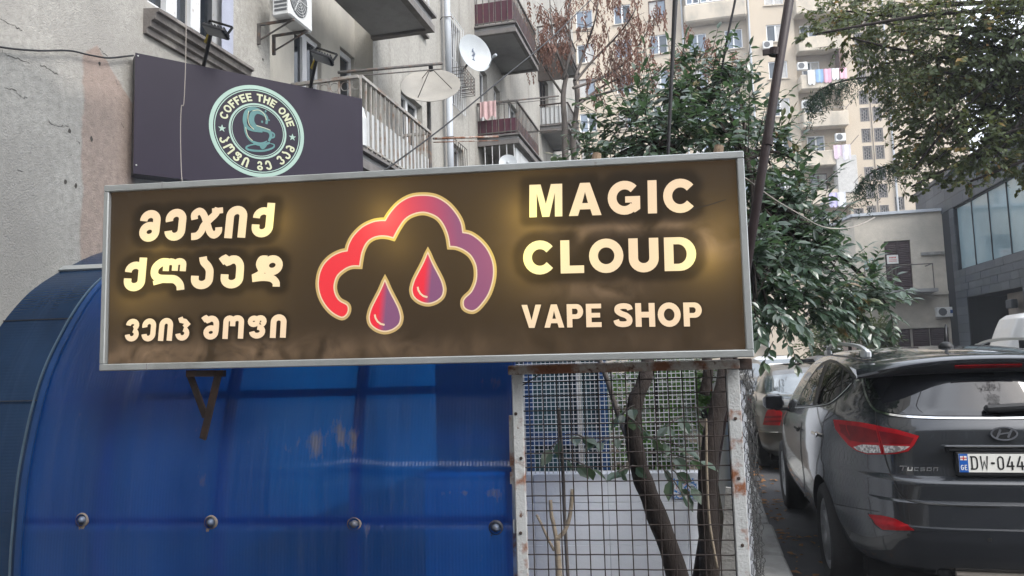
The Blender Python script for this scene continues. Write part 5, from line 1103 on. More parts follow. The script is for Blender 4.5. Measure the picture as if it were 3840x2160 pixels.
tiles(-.05, U1, 3.40, 4.50, .275); tiles(-.05, 1.19, 0, 3.40, .34, (1.3, 1.4)); tiles(-.05, .49, 4.5, 7.02, .36, (.6, .7)); tiles(6.22, U1, 1.2, 3.4, .55, (1.2, 1.8)); tiles(-4.4, U1, 7.02, 8.38, .45, (.9, 1.6))
g0 = .5; gw = 1.62
while g0 < U1 - .6:
    e = min(g0 + gw, U1 - .5); w = MB(); w.box(g0 + .012, e - .012, .10, .115, 4.54, 6.98); pn = w.build('glass_pane', 'shopglass', sb_)
    w = MB(); w.box(e - .012, e + .012, .06, .13, 4.52, 7.0); w.build('mullion', 'frame_dark', sb_); g0 = e
w = MB(); w.box(.5, U1 - .5, .04, .13, 7.0 - .03, 7.0); w.build('head_frame', 'frame_dark', sb_)
w = MB(); w.box(1.15, 1.2, -.04, .3, 0, 3.4); w.box(6.2, 6.25, -.04, .3, 0, 3.4); w.box(1.15, 6.25, -.04, .3, 3.38, 3.43); w.build('garage_frame', 'frame_dark', sb_)
w = MB(); w.box(3.9, 6.2, .35, .43, 0, 3.3); w.build('garage_panel', 'garage_in', sb_)
w = MB(); w.cbox((4.9, .1, 2.9), (.5, .2, .3), bev=.03); w.build('vent_box', 'frame_dark', sb_)
# ---------------------------------------------------------------- trees
mat('bark_dark', (.026, .019, .016), .9, .35, 14, bump=.8, bscale=45, stretch=(1, 1, .3)); mat('bark_grey', (.12, .105, .095), .9, .3, 14, bump=.6, bscale=45, stretch=(1, 1, .3)); mat('cut_wood', (.38, .29, .20), .85, .2, 20)
def leaf_material(name, cols, rough, tr, trc, spec=.5):
    m = bpy.data.materials.new(name); m.use_nodes = True; MATS[name] = m; N = m.node_tree.nodes; L = m.node_tree.links; p = N['Principled BSDF']
    at_ = N.new('ShaderNodeAttribute'); at_.attribute_name = 'tone'; cr = N.new('ShaderNodeValToRGB'); el = cr.color_ramp.elements
    for i, c in enumerate(cols):
        e = el[i] if i < 2 else el.new(0); 
    for i, (pos, c) in enumerate(cols): el[i].position = pos; el[i].color = (*c, 1)
    L.new(at_.outputs['Fac'], cr.inputs[0]); L.new(cr.outputs[0], p.inputs['Base Color']); p.inputs['Roughness'].default_value = rough; p.inputs['Specular IOR Level'].default_value = spec
    t = N.new('ShaderNodeBsdfTranslucent'); t.inputs[0].default_value = (*trc, 1); ms = N.new('ShaderNodeMixShader'); ms.inputs[0].default_value = tr
    L.new(p.outputs[0], ms.inputs[1]); L.new(t.outputs[0], ms.inputs[2]); L.new(ms.outputs[0], N['Material Output'].inputs[0]); return m
leaf_material('leaf_glossy', [(0, (.024, .048, .032)), (.35, (.040, .072, .048)), (.7, (.060, .10, .062)), (.93, (.12, .14, .06)), (1, (.16, .08, .03))], .30, .20, (.12, .22, .08), .75)
leaf_material('leaf_brown', [(0, (.11, .062, .050)), (.4, (.18, .105, .085)), (.8, (.27, .17, .14)), (1, (.32, .21, .17))], .7, .25, (.3, .12, .06), .2)
leaf_material('leaf_mixed', [(0, (.042, .062, .030)), (.35, (.070, .10, .044)), (.62, (.11, .14, .055)), (.82, (.19, .15, .045)), (1, (.30, .16, .04))], .5, .38, (.12, .14, .03), .35)
leaf_material('leaf_needle', [(0, (.012, .032, .018)), (.5, (.02, .05, .026)), (1, (.035, .07, .035))], .6, .1, (.04, .08, .03), .3)
leaf_material('leaf_light', [(0, (.03, .08, .02)), (.5, (.06, .13, .03)), (1, (.10, .20, .05))], .5, .35, (.15, .3, .05), .35)
LEAF = [(-.0, 0, 0), (.0, .30, -.005), (.0, .65, -.03), (0, 1, -.10), (.20, .28, .05), (.22, .60, .03), (-.20, .28, .05), (-.22, .60, .03)]
LEAF_F = [(0, 4, 1), (1, 4, 5, 2), (2, 5, 3), (0, 1, 6), (1, 2, 7, 6), (2, 3, 7)]
LEAF_S = [(0, 0, 0), (.22, .45, .03), (0, 1, -.12), (-.22, .45, .03)]; LEAF_SF = [(0, 1, 2), (0, 2, 3)]
def leaf_frame(p, d, up, size, wid=1.):
    d = d.normalized(); x = d.cross(up)
    if x.length < 1e-4: x = d.orthogonal()
    x.normalize(); z = x.cross(d); return Matrix((( x.x * size * wid, d.x * size, z.x * size, p.x), (x.y * size * wid, d.y * size, z.y * size, p.y), (x.z * size * wid, d.z * size, z.z * size, p.z), (0, 0, 0, 1)))
def rv(): 
    while True:
        v = Vector((random.uniform(-1, 1), random.uniform(-1, 1), random.uniform(-1, 1)))
        if .05 < v.length < 1: return v
def leaves_mesh(name, mats_, m, parent, simple=False, kind=None, wid=1.):
    V, Fc = (LEAF_S, LEAF_SF) if simple else (LEAF, LEAF_F); V = np.array(V); n = len(mats_); A = np.array([[list(r) for r in q[0]] for q in mats_]).reshape(n, 4, 4)
    vs = np.einsum('nij,vj->nvi', A[:, :3, :3], V) + A[:, None, :3, 3]; k = len(V)
    me = bpy.data.meshes.new(name); me.from_pydata(vs.reshape(-1, 3).tolist(), [], [tuple(a + i * k for a in f) for i in range(n) for f in Fc]); me.materials.append(MATS[m])
    tone = np.repeat(np.array([q[1] for q in mats_], dtype=np.float32), k); a = me.attributes.new('tone', 'FLOAT', 'POINT'); a.data.foreach_set('value', tone)
    o = bpy.data.objects.new(name, me); COL.objects.link(o); o.parent = parent
    if parent: o.matrix_parent_inverse = Matrix.Translation(parent.location).inverted()
    if kind: o['kind'] = kind
    return o
def leaf_objects(lst, m, parent, wid=1.):
    'single leaves as parts, sharing a few meshes'
    bins = []
    for i in range(6):
        me = bpy.data.meshes.new('leaf'); me.from_pydata([tuple(v) for v in LEAF], [], LEAF_F); me.materials.append(MATS[m]); a = me.attributes.new('tone', 'FLOAT', 'POINT'); a.data.foreach_set('value', [i / 5.5] * len(LEAF)); bins.append(me)
    pi = Matrix.Translation(parent.location).inverted()
    for M, t in lst:
        o = bpy.data.objects.new('leaf', bins[min(5, int(t * 5.99))]); COL.objects.link(o); o.parent = parent; o.matrix_parent_inverse = pi; o.matrix_basis = M
def limb_path(a, b, sag=0., k=7, wob=.03):
    a, b = Vector(a), Vector(b); L = (b - a).length; o1, o2 = rv() * wob * L, rv() * wob * L; pts = []
    for i in range(k):
        t = i / (k - 1); pts.append(a.lerp(b, t) + o1 * math.sin(math.pi * t) + o2 * math.sin(2 * math.pi * t) * .5 + Vector((0, 0, sag * math.sin(math.pi * t))))
    return pts
def twig_leaves(out, a, b, n, size, droop, up_bias=.5, tone=(0, 1), wid=1.):
    'alternate leaves along a twig from a to b'
    d = (b - a); L = d.length; d.normalize(); side = d.cross(Vector((0, 0, 1)))
    side = side.normalized() if side.length > .01 else Vector((1, 0, 0))
    for i in range(n):
        t = (i + .6) / n; p = a.lerp(b, t); s = 1 if i % 2 else -1
        ld = (d * random.uniform(.35, .8) + side * s * random.uniform(.5, 1) + rv() * .35 + Vector((0, 0, -droop))).normalized()
        up = (Vector((0, 0, 1)) * up_bias + rv() * .5 + Vector((0, -.25, 0))).normalized(); sz = size * random.uniform(.7, 1.15) * (1 - .25 * max(0, t - .75) * 4 * .5)
        tn = min(1, max(0, random.uniform(*tone))); out.append((leaf_frame(p, ld, up, sz, wid), tn))
    ld = (d + Vector((0, 0, -droop * .5))).normalized(); out.append((leaf_frame(b, ld, Vector((0, -.3, 1)), size, wid), random.uniform(*tone)))
def tone_at(p, s=1.4): return .5 + .9 * mnoise.noise(p * s)
# evergreen with glossy leaves whose trunks stand behind the gate
random.seed(31)
def yl(x, y, back): u, z = sloc(x, y, back); return SP + s_e * u - s_n * back + Vector((0, 0, z))
ev = empty('evergreen_tree', yl(2600, 2160, .7) * 1, 0, 'glossy dark leaved evergreen tree growing behind the gate and the sign', 'tree'); ev.location.z = .1
t1 = [yl(2590, 2500, .62), yl(2540, 2160, .62), yl(2450, 1900, .6), yl(2398, 1760, .58), yl(2375, 1620, .58), yl(2385, 1500, .62), yl(2425, 1390, .7), yl(2440, 1150, .95), yl(2470, 900, 1.6), yl(2500, 700, 2.3), yl(2520, 560, 2.9)]
t2 = [yl(2690, 2600, .75), yl(2668, 2160, .75), yl(2655, 1900, .75), yl(2662, 1700, .75), yl(2690, 1540, .8), yl(2722, 1390, .9), yl(2760, 1150, 1.3), yl(2800, 950, 1.9), yl(2830, 750, 2.6), yl(2800, 600, 3.1)]
for t, r0 in ((t1, .058), (t2, .062)):
    pts = cat_rom(t, 6); n = len(pts); mb = MB(); mb.tube(pts, [r0 * (1 - .62 * i / n) * (1 + .06 * math.sin(i * 1.3)) for i in range(n)], 12); mb.build('trunk', 'bark_dark', ev, True, world=True)
mb = MB(); mb.tube(cat_rom([yl(2640, 1480, .72), yl(2655, 1400, .72), yl(2650, 1340, .75)], 5), [.028] * 10 + [.026], 9); mb.build('branch', 'bark_dark', ev, True, world=True)
mb = MB(); mb.tube(cat_rom([yl(2240, 1330, .75), yl(2275, 1420, .72), yl(2320, 1560, .68), yl(2352, 1640, .62), yl(2390, 1720, .6)], 5), .013, 8); mb.build('branch', 'bark_grey', ev, True, world=True)
mb = MB(); mb.tube(cat_rom([yl(2132, 2200, .5), yl(2118, 1950, .5), yl(2110, 1750, .5), yl(2100, 1600, .5), yl(2095, 1530, .5)], 5), .009, 8); mb.build('branch', 'bark_grey', ev, True, world=True)
BL = [(2330, 560, 6.4, .50), (2400, 470, 6.6, .48), (2510, 390, 6.9, .52), (2640, 330, 7.1, .50), (2720, 400, 7.1, .5), (2800, 500, 7.0, .5), (2890, 620, 6.9, .42), (2960, 760, 6.7, .42), (2880, 830, 6.3, .5), (2980, 930, 6.4, .5), (2900, 1050, 6.0, .5), (3060, 1060, 6.4, .42), (2960, 1150, 6.0, .38), (3090, 1150, 6.5, .30), (3230, 1130, 6.8, .32), (3330, 1150, 7.0, .20), (2890, 1220, 5.7, .19), (2970, 1260, 6.2, .16), (2450, 580, 6.0, .5), (2600, 540, 6.3, .58), (2740, 620, 6.3, .58), (3130, 980, 6.6, .26), (2560, 300, 7.1, .35), (2690, 240, 7.2, .22), (2990, 610, 6.9, .22), (2250, 640, 6.2, .36), (2190, 700, 6.1, .3), (2280, 560, 6.4, .3), (3250, 1060, 6.9, .24), (3180, 1090, 6.7, .3), (2835, 1120, 5.3, .34), (2832, 1180, 5.3, .20), (2830, 1010, 5.4, .34), (3020, 840, 6.5, .36), (2850, 720, 6.3, .45), (2840, 950, 5.9, .45)]
LV = []; mbb = []
stems = [t1[-3], t1[-2], t1[-1], t2[-4], t2[-3], t2[-2], t2[-1]]
for bx, by, Y, r in BL:
    c = at(bx, by, Y=Y); s = min(stems, key=lambda q: (q - c).length); lp = limb_path(s, c, .1, 8, .06); w = MB(); w.tube(lp, [.018 * (1 - .6 * i / 8) for i in range(8)], 6); w.build('branch', 'bark_dark', ev, True, world=True)
    for k in range(int(31 * (r / .45) ** 2)):
        v = rv(); v = v.normalized() * (v.length ** .5) * r; v.y *= .9
        b = c + v; a = c + v * .35 + rv() * r * .25; b += (b - a).normalized() * random.uniform(.02, .12)
        w = MB(); mbb.append((a, b)); twig_leaves(LV, a, b, random.randint(8, 12), random.uniform(.075, .125), random.uniform(.15, .55), .8, (.0, .72) if random.random() > .04 else (.9, 1))
# sprays that stick out
for (x0, y0, x1, y1, Y, n) in ((3080, 1060, 3250, 925, 6.6, 16), (3000, 1040, 3200, 980, 6.5, 14), (2680, 300, 2705, 170, 7.2, 9), (3150, 1130, 3390, 1120, 7, 14), (2960, 640, 3070, 560, 6.9, 10), (2880, 480, 2890, 400, 7, 8), (2900, 560, 2960, 520, 7, 8), (2440, 420, 2400, 340, 6.8, 8), (2900, 1280, 2865, 1365, 5.6, 7), (2970, 1300, 2985, 1370, 6.1, 7), (3180, 1180, 3290, 1230, 6.8, 10), (2760, 360, 2800, 290, 7.1, 8), (2230, 640, 2160, 590, 6.2, 8), (2200, 600, 2215, 500, 6.2, 8)):
    a, b = at(x0, y0, Y=Y), at(x1, y1, Y=Y - .1); mbb.append((a, b)); twig_leaves(LV, a, b, n, .10, .35, .8, (.2, .8))
w = MB()
for a, b in mbb: w.tube([a, a.lerp(b, .5) + rv() * .01, b], [.004, .003, .002], 4, False)
tag(w.build('twigs', 'bark_dark', ev, world=True), kind='stuff')
# leaves on the low twigs seen through the gate
low = []
tw = [((2110, 1640), (2060, 1690)), ((2120, 1630), (2190, 1640)), ((2330, 1640), (2240, 1660)), ((2350, 1560), (2420, 1620)), ((2380, 1520), (2330, 1560)), ((2420, 1640), (2560, 1680)), ((2430, 1700), (2620, 1730)), ((2400, 1750), (2320, 1770)), ((2470, 1740), (2560, 1850)), ((2520, 1760), (2590, 1830)), ((2100, 1720), (2220, 1760)), ((2560, 1560), (2500, 1600))]
for (x0, y0), (x1, y1) in tw:
    a, b = yl(x0, y0, .42), yl(x1, y1, .36 + random.uniform(-.08, .12)); q = MB(); q.tube(limb_path(a, b, .01, 4), .0035, 5); q.build('twig', 'bark_grey', ev, world=True)
    twig_leaves(low, a, b, 3, random.uniform(.085, .105), .55, .3, (.25, .8), 1.15)
LV.sort(key=lambda q: (Vector((q[0][0][3], q[0][1][3], q[0][2][3])) - CAM).length)
leaf_objects(low + LV[:250], 'leaf_glossy', ev)
leaves_mesh('crown', LV[250:], 'leaf_glossy', ev, kind='stuff')
# pale pruned stub in front of the low wall
st = empty('pruned_sapling', yl(2095, 2160, .35) * 1, 0, 'pale pruned sapling with three cut branches behind the gate', 'tree'); st.location.z = .1
mat('bark_pale', (.30, .25, .19), .85, .25, 20, bump=.5, bscale=60)
for nm, pts, r in (('trunk', [(2100, 2400), (2096, 2160), (2092, 2080), (2088, 2020)], .017), ('branch', [(2088, 2030), (2075, 1960), (2068, 1930), (2064, 1875)], .0105), ('branch', [(2090, 2020), (2118, 1990), (2138, 1930), (2147, 1835)], .011), ('branch', [(2078, 2065), (2050, 2010), (2030, 1965), (2012, 1930)], .007)):
    P = cat_rom([yl(x, y, .35) for x, y in pts], 5); w = MB(); w.tube(P, [r * (1 - .15 * i / len(P)) for i in range(len(P))], 9); w.build(nm, 'bark_pale', st, True, world=True)
# leaning grey board and canes by the right post
w = MB(); w.bar(yl(2700, 2160, .40) - Vector((0, 0, .3)), yl(2752, 1830, .36), .075, .02, (0, 1, 0)); tag(w.build('leaning_plank', 'concrete'), 'grey plank leaning behind the right gate post', 'plank')
w = MB(); w.tube(cat_rom([yl(2690, 2130, .36), yl(2660, 1950, .33), yl(2650, 1750, .30), yl(2648, 1600, .30), yl(2647, 1570, .30)], 5), .006, 7); tag(w.build('cane', 'bark_pale', None, True), 'yellowish cane standing in front of the dark trunk behind the gate', 'cane')
# shrub behind the zinc mesh
random.seed(12); sh = empty('shrub', yl(2450, 1700, 2.1) * 1, 0, 'light green shrub growing behind the zinc mesh screen', 'shrub'); sh.location.z = .1; SL = []
for bx, by, bk, r in ((2330, 1500, 2.2, .30), (2450, 1450, 2.3, .34), (2560, 1520, 2.2, .30), (2400, 1650, 2.1, .3), (2530, 1680, 2.1, .3), (2600, 1420, 2.4, .28), (2480, 1800, 2.1, .35)):
    c = yl(bx, by, bk)
    for k in range(34): v = rv() * r; twig_leaves(SL, c + v * .4, c + v, 6, .07, .2, .7)
leaves_mesh('foliage', SL, 'leaf_light', sh, True)
w = MB(); w.tube(limb_path((sh.location.x, sh.location.y, .1), yl(2470, 1550, 2.2)), .02, 6); w.build('stem', 'bark_grey', sh, world=True)
# hedge along the inside of the fence
random.seed(14); hd = empty('hedge', (-.5, 14, .1), 0, 'dark green hedge running along the yard behind the chain link fence', 'hedge'); HL = []
for i in range(46):
    yy = 7.2 + i * .34; c = Vector((-.45 + random.uniform(-.25, .25), yy, random.uniform(.5, 1.75)))
    for k in range(34): v = rv() * .55; twig_leaves(HL, c + v * .35, c + v, 6, .09, .25, .6, (0, .7))
    if i % 4 == 0: w = MB(); w.tube([(c.x, yy, .1), (c.x + .05, yy + .05, 1.6)], .02, 5); w.build('stem', 'bark_grey', hd, world=True)
leaves_mesh('foliage', HL, 'leaf_glossy', hd, True, 'stuff')
random.seed(15); yt = empty('blocker_tree', (-.6, 12, .1), 0, 'dense dark tree added out of sight behind the sign to block reflections in the car', 'tree'); YL_ = []  # added hidden tree, keeps the bright facade out of the car window reflections
tk = cat_rom([(-.6, 12, .1), (-.55, 12, 1.5), (-.5, 12.1, 3.0)], 5); w = MB(); w.tube(tk, .07, 8); w.build('trunk', 'bark_dark', yt, True, world=True)
for i in range(22):
    c = Vector((random.uniform(-1.1, -.15), random.uniform(9.2, 15.5), random.uniform(2.2, 3.9))); w = MB(); w.tube(limb_path(tk[6], c), .02, 5); w.build('limb', 'bark_dark', yt, True, world=True)
    for k in range(42): v = rv() * .6; twig_leaves(YL_, c + v * .35, c + v, 6, .10, .25, .6, (0, .6))
leaves_mesh('crown', YL_, 'leaf_mixed', yt, True, 'stuff')
# withered brown tree between the buildings
random.seed(17); br_ = empty('withered_tree', (at(2130, 600, Y=16).x, 16, 0), 0, 'bare withered tree with hanging brown leaves in front of the block', 'tree')
def P16(x, y, Y=16): return at(x, y, Y=Y)
trk = [(2125, 1400), (2128, 800), (2120, 600), (2118, 470), (2112, 360), (2125, 280)]
w = MB(); pts = cat_rom([P16(*q) for q in trk], 5); w.tube(pts, [.10 * (1 - .55 * i / len(pts)) for i in range(len(pts))], 9); w.build('trunk', 'bark_grey', br_, True, world=True)
w = MB(); pts = cat_rom([P16(2190, 1400), P16(2160, 700), P16(2150, 520), P16(2165, 380), P16(2155, 300)], 5); w.tube(pts, [.085 * (1 - .5 * i / len(pts)) for i in range(len(pts))], 9); w.build('trunk', 'bark_grey', br_, True, world=True)
lim = [[(2155, 310), (2220, 230), (2300, 150), (2370, 60), (2410, -40)], [(2155, 300), (2200, 170), (2230, 80), (2250, -40)], [(2125, 285), (2090, 200), (2070, 110), (2060, -30)], [(2115, 360), (2060, 280), (2020, 200), (1990, 90)], [(2150, 330), (2260, 290), (2350, 230), (2420, 130), (2460, 60)], [(2160, 400), (2250, 330), (2330, 290), (2400, 250)], [(2165, 380), (2300, 340), (2420, 300), (2560, 230), (2700, 180)], [(2110, 300), (2140, 180), (2130, 60), (2150, -40)]]
ENDS = []
for l in lim:
    pts = cat_rom([P16(x, y, 16 + random.uniform(-.6, .6)) for x, y in l], 5); w = MB(); w.tube(pts, [.035 * (1 - .8 * i / len(pts)) for i in range(len(pts))], 6); w.build('limb', 'bark_grey', br_, True, world=True)
    for i, p in enumerate(pts[5:]):
        for k in range(1):
            d = (rv() + Vector((0, 0, .4))).normalized() * random.uniform(.3, .8); tp = limb_path(p, p + d, 0, 4); w = MB(); w.tube(tp, [.010, .008, .006, .004], 4); w.build('branch', 'bark_grey', br_, True, world=True); ENDS.append(p + d); ENDS.append(p + d * .6)
for x, y in ((1960, 20), (2010, 70), (2080, 40), (2130, 90), (2190, 60), (2230, 140), (2290, 190), (2330, 110), (2360, 200), (2300, 60), (2410, 110), (2470, 240), (2540, 210), (2600, 190), (2670, 190), (2240, 210), (2560, 240), (2630, 225), (2180, 180), (2070, 130), (2120, 30), (1985, 60), (2260, 30), (2350, 40), (2390, 160)):
    for k in range(2): ENDS.append(P16(x + random.uniform(-30, 30), y + random.uniform(-25, 25), 16 + random.uniform(-.5, .5)))
BLv = []
for e in ENDS:
    if random.random() < .30: continue
    for k in range(random.randint(2, 5)):    # hanging dry compound leaves
        a = e + rv() * .12; b = a + Vector((random.uniform(-.10, .10), random.uniform(-.10, .10), -random.uniform(.18, .42))); twig_leaves(BLv, a, b, 9, random.uniform(.072, .112), .9, .1, (0, 1), .9)
leaves_mesh('crown', BLv, 'leaf_brown', br_, True, 'stuff')
# big broadleaf tree overhanging from the right pavement
random.seed(23); rt = empty('broadleaf_tree', (8.6, 13.5, 0), 0, 'big broadleaf tree with green and orange leaves overhanging the stone building', 'tree')
tr_ = cat_rom([(8.6, 13.5, 0), (8.5, 13.5, 2.5), (8.2, 13.6, 5.0), (8.0, 13.8, 7.2)], 5); w = MB(); w.tube(tr_, [.24 * (1 - .5 * i / len(tr_)) for i in range(len(tr_))], 12); w.build('trunk', 'bark_dark', rt, True, world=True)
RB = [(3100, 60, .5), (3180, 140, .6), (3250, 40, .7), (3350, 120, .8), (3450, 30, .8), (3560, 130, .9), (3680, 50, .9), (3790, 140, .9), (3880, 40, .9), (3300, 240, .6), (3420, 270, .8), (3540, 270, .8), (3660, 240, .8), (3780, 290, .8), (3900, 240, .9), (3400, 390, .6), (3500, 420, .7), (3620, 380, .8), (3740, 420, .8), (3860, 400, .8), (3440, 520, .55), (3550, 540, .6), (3680, 530, .6), (3800, 540, .6), (3480, 620, .42), (3590, 620, .4), (3530, 690, .25), (3420, 640, .35), (3350, 560, .3), (3720, 610, .4), (3160, 40, .5), (3640, 680, .25), (3830, 640, .35), (3050, 130, .3), (3420, 700, .25), (3860, 690, .3), (3990, 120, .9), (4100, 60, .9), (4050, 300, .9), (4180, 240, .9), (4000, 460, .8), (4150, 430, .8), (4280, 140, .9), (4300, 350, .8)]
RL = []; W2 = []
for bx, by, r in RB:
    Y = 13.5 + random.uniform(-1.2, 1.2); c = at(bx, by, Y=Y); s = tr_[random.randint(9, len(tr_) - 1)]; lp = limb_path(s, c, .25, 9, .07); w = MB(); w.tube(lp, [.06 * (1 - .8 * i / 9) for i in range(9)], 6); w.build('limb', 'bark_dark', rt, True, world=True)
    for k in range(int(60 * (r / .7) ** 2)):
        v = rv(); v = v.normalized() * (v.length ** .6) * r; b = c + v; a = c + v * .45 + rv() * .1; W2.append((a, b)); tn = tone_at(b, .9); hi = 1 if random.random() < .17 else min(.80, .45 + .3 * tn)
        twig_leaves(RL, a, b, random.randint(7, 10), random.uniform(.075, .115), .55, .5, (max(0, hi - .5), hi), 1.6)
w = MB()
for a, b in W2: w.tube([a, b], [.007, .003], 3, False)
tag(w.build('twigs', 'bark_dark', rt, world=True), kind='stuff')
leaves_mesh('crown', RL, 'leaf_mixed', rt, True, 'stuff')
# cedar branches reaching in front of the block
random.seed(27); cd = empty('cedar_tree', (9.6, 17.0, 0), 0, 'drooping dark green cedar branches reaching in front of the block', 'tree')
ct = cat_rom([(9.6, 17, 0), (9.5, 17, 4), (9.4, 17, 9)], 6); w = MB(); w.tube(ct, [.2 * (1 - .5 * i / len(ct)) for i in range(len(ct))], 10); w.build('trunk', 'bark_dark', cd, True, world=True)
NL = []
for l in ([(3800, 330), (3500, 290), (3330, 285), (3180, 300), (3080, 335), (3035, 385)], [(3800, 380), (3550, 350), (3400, 350), (3310, 370)], [(3800, 640), (3500, 600), (3380, 610), (3280, 640), (3215, 700)], [(3700, 300), (3450, 250), (3300, 265)]):
    P = cat_rom([at(9.6 and x, y, Y=17) for x, y in l], 8); w = MB(); w.tube([ct[7]] + P, [.06] + [.035 * (1 - .7 * i / len(P)) for i in range(len(P))], 6); w.build('limb', 'bark_dark', cd, True, world=True)
    for i, p in enumerate(P):
        for k in range(5):
            a = p + rv() * .07; b = a + Vector((random.uniform(-.25, .25), random.uniform(-.25, .25), -random.uniform(.12, .75) * (.4 + .6 * i / len(P)))); n = int((b - a).length / .022)
            for q in range(n):
                t = q / n; pp = a.lerp(b, t); d = (rv() + Vector((0, 0, -.4))).normalized(); NL.append((leaf_frame(pp, d, rv(), random.uniform(.06, .11), .5), random.random()))
leaves_mesh('foliage', NL, 'leaf_needle', cd, True, 'stuff')
# dark shrubs by the beige house
random.seed(29)
for i, (x, y, Y, r) in enumerate(((3100, 1300, 26, 1.0), (3290, 1270, 27, .8), (3180, 1200, 28, .8))):
    c = at(x, y, Y=Y); e = empty('garden_bush', (c.x, c.y, 0), 0, ['dark bush in front of the pale hut', 'dark palm like bush by the brown ground floor shutters', 'tall bush between the hut and the iron landing'][i], 'bush', 'bushes by the beige house'); G = []
    for k in range(150): v = rv() * r; v.z *= 1.2; twig_leaves(G, c + v * .3, c + v, 7, .2, .2, .6, (0, .6))
    leaves_mesh('foliage', G, 'leaf_mixed', e, True); w = MB(); w.tube([(c.x, c.y, 0), (c.x, c.y, c.z)], .06, 6); w.build('stem', 'bark_dark', e, world=True)
# ---------------------------------------------------------------- cars
mat('paint_grey', (.022, .0255, .031), .26, .05, 1.2, metal=.3, coat=1., spec=.5, bump=.01, bscale=400)
mat('paint_silver', (.075, .074, .070), .32, .05, 1, metal=.6, coat=1.); mat('paint_white', (.66, .68, .70), .4, .03, 1, coat=.8); mat('paint_dark', (.03, .032, .04), .35, .05, 1, metal=.3, coat=1.); mat('paint_blue', (.12, .17, .26), .35, .05, 1, coat=1.)
mat('trim_black', (.012, .013, .015), .5, .1, 8); mat('under_black', (.006, .006, .007), .8); mat('tyre', (.018, .018, .019), .85, .2, 20, bump=.3, bscale=90); mat('rim_alu', (.34, .35, .36), .38, .1, 8, metal=.7, col2=(.2, .2, .2), s2=10)
mat('chrome', (.75, .76, .78), .12, .02, 5, metal=1.); mat('rail_silver', (.50, .52, .54), .35, .05, 4, metal=.5)
mat('lamp_red', (.27, .004, .008), .25, .25, 12, spec=.2, coat=.06); mat('lamp_dark_red', (.12, .003, .005), .25, .25, 12, spec=.2, coat=.06); mat('lamp_clear', (.40, .38, .36), .10, .35, 90, spec=.8, coat=1., col2=(.16, .15, .15), s2=60, t2=.5, w2=.05); mat('plate_white', (.74, .74, .70), .4, .02, 5); mat('plate_blue', (.01, .10, .42), .4); mat('plate_red', (.5, .03, .03), .4); mat('ink', (.012, .012, .012), .5); mat('dust_metal', (.26, .23, .20), .6)
def car_glass(name, base, ior, rough=.02):
    m = mat(name, base, rough, .05, 1); m.node_tree.nodes['Principled BSDF'].inputs['IOR'].default_value = ior; m.node_tree.nodes['Principled BSDF'].inputs['Specular IOR Level'].default_value = .5
    return m
car_glass('tint_glass', (.010, .011, .014), 1.72); car_glass('side_glass', (.006, .007, .008), 1.16); car_glass('merc_glass', (.05, .07, .08), 2.6)
def pchip(x, xs, ys):
    xs, ys = np.array(xs, float), np.array(ys, float); h = np.diff(xs); d = np.diff(ys) / h; m = np.zeros(len(xs)); m[0], m[-1] = d[0], d[-1]
    for i in range(1, len(xs) - 1):
        if d[i - 1] * d[i] > 0: w1, w2 = 2 * h[i] + h[i - 1], h[i] + 2 * h[i - 1]; m[i] = (w1 + w2) / (w1 / d[i - 1] + w2 / d[i])
    i = int(min(max(np.searchsorted(xs, x) - 1, 0), len(h) - 1)); t = (x - xs[i]) / h[i]
    return (2 * t**3 - 3 * t**2 + 1) * ys[i] + (t**3 - 2 * t**2 + t) * h[i] * m[i] + (-2 * t**3 + 3 * t**2) * ys[i + 1] + (t**3 - t**2) * h[i] * m[i + 1]
def car_shell(keys, dz=.018, nth=144, ym=2.2):
    'stack of rounded plan outlines: (z, half width, rear y, front y, corner sharpness rear, front)'
    zs = [k[0] for k in keys]; lev = []
    for a, b in zip(zs, zs[1:]):
        n = max(1, int(math.ceil((b - a) / dz))); lev += [a + (b - a) * i / n for i in range(n)]
    lev.append(zs[-1]); mb = MB(); n = nth
    for z in lev:
        w = pchip(z, zs, [k[1] for k in keys]); yr = float(np.interp(z, zs, [k[2] for k in keys])); yf = pchip(z, zs, [k[3] for k in keys]); nr = float(np.interp(z, zs, [k[4] for k in keys])); nf = float(np.interp(z, zs, [k[5] for k in keys]))
        yc = min(max(ym, yr + .3), yf - .3)
        for j in range(n):
            a = 2 * math.pi * (j + .5) / n; c, s = math.cos(a), math.sin(a); e = nf if s > 0 else nr
            x = w * math.copysign(abs(c) ** (2 / e), c); y = yc + ((yf - yc) if s > 0 else (yc - yr)) * math.copysign(abs(s) ** (2 / e), s); mb.v.append((x, y, z))
    k = len(lev)
    mb.f = [(i * n + j, i * n + (j + 1) % n, (i + 1) * n + (j + 1) % n, (i + 1) * n + j) for i in range(k - 1) for j in range(n)]
    for i, zc in ((0, lev[0]), (k - 1, lev[-1] + .002)):
        c = len(mb.v); ring_ = mb.v[i * n:(i + 1) * n]; mb.v.append((0, sum(q[1] for q in ring_) / n, zc))
        mb.f += [(c, i * n + (j + 1) % n, i * n + j) if i == 0 else (c, i * n + j, i * n + (j + 1) % n) for j in range(n)]
    mb.mi = [0] * len(mb.f); return mb
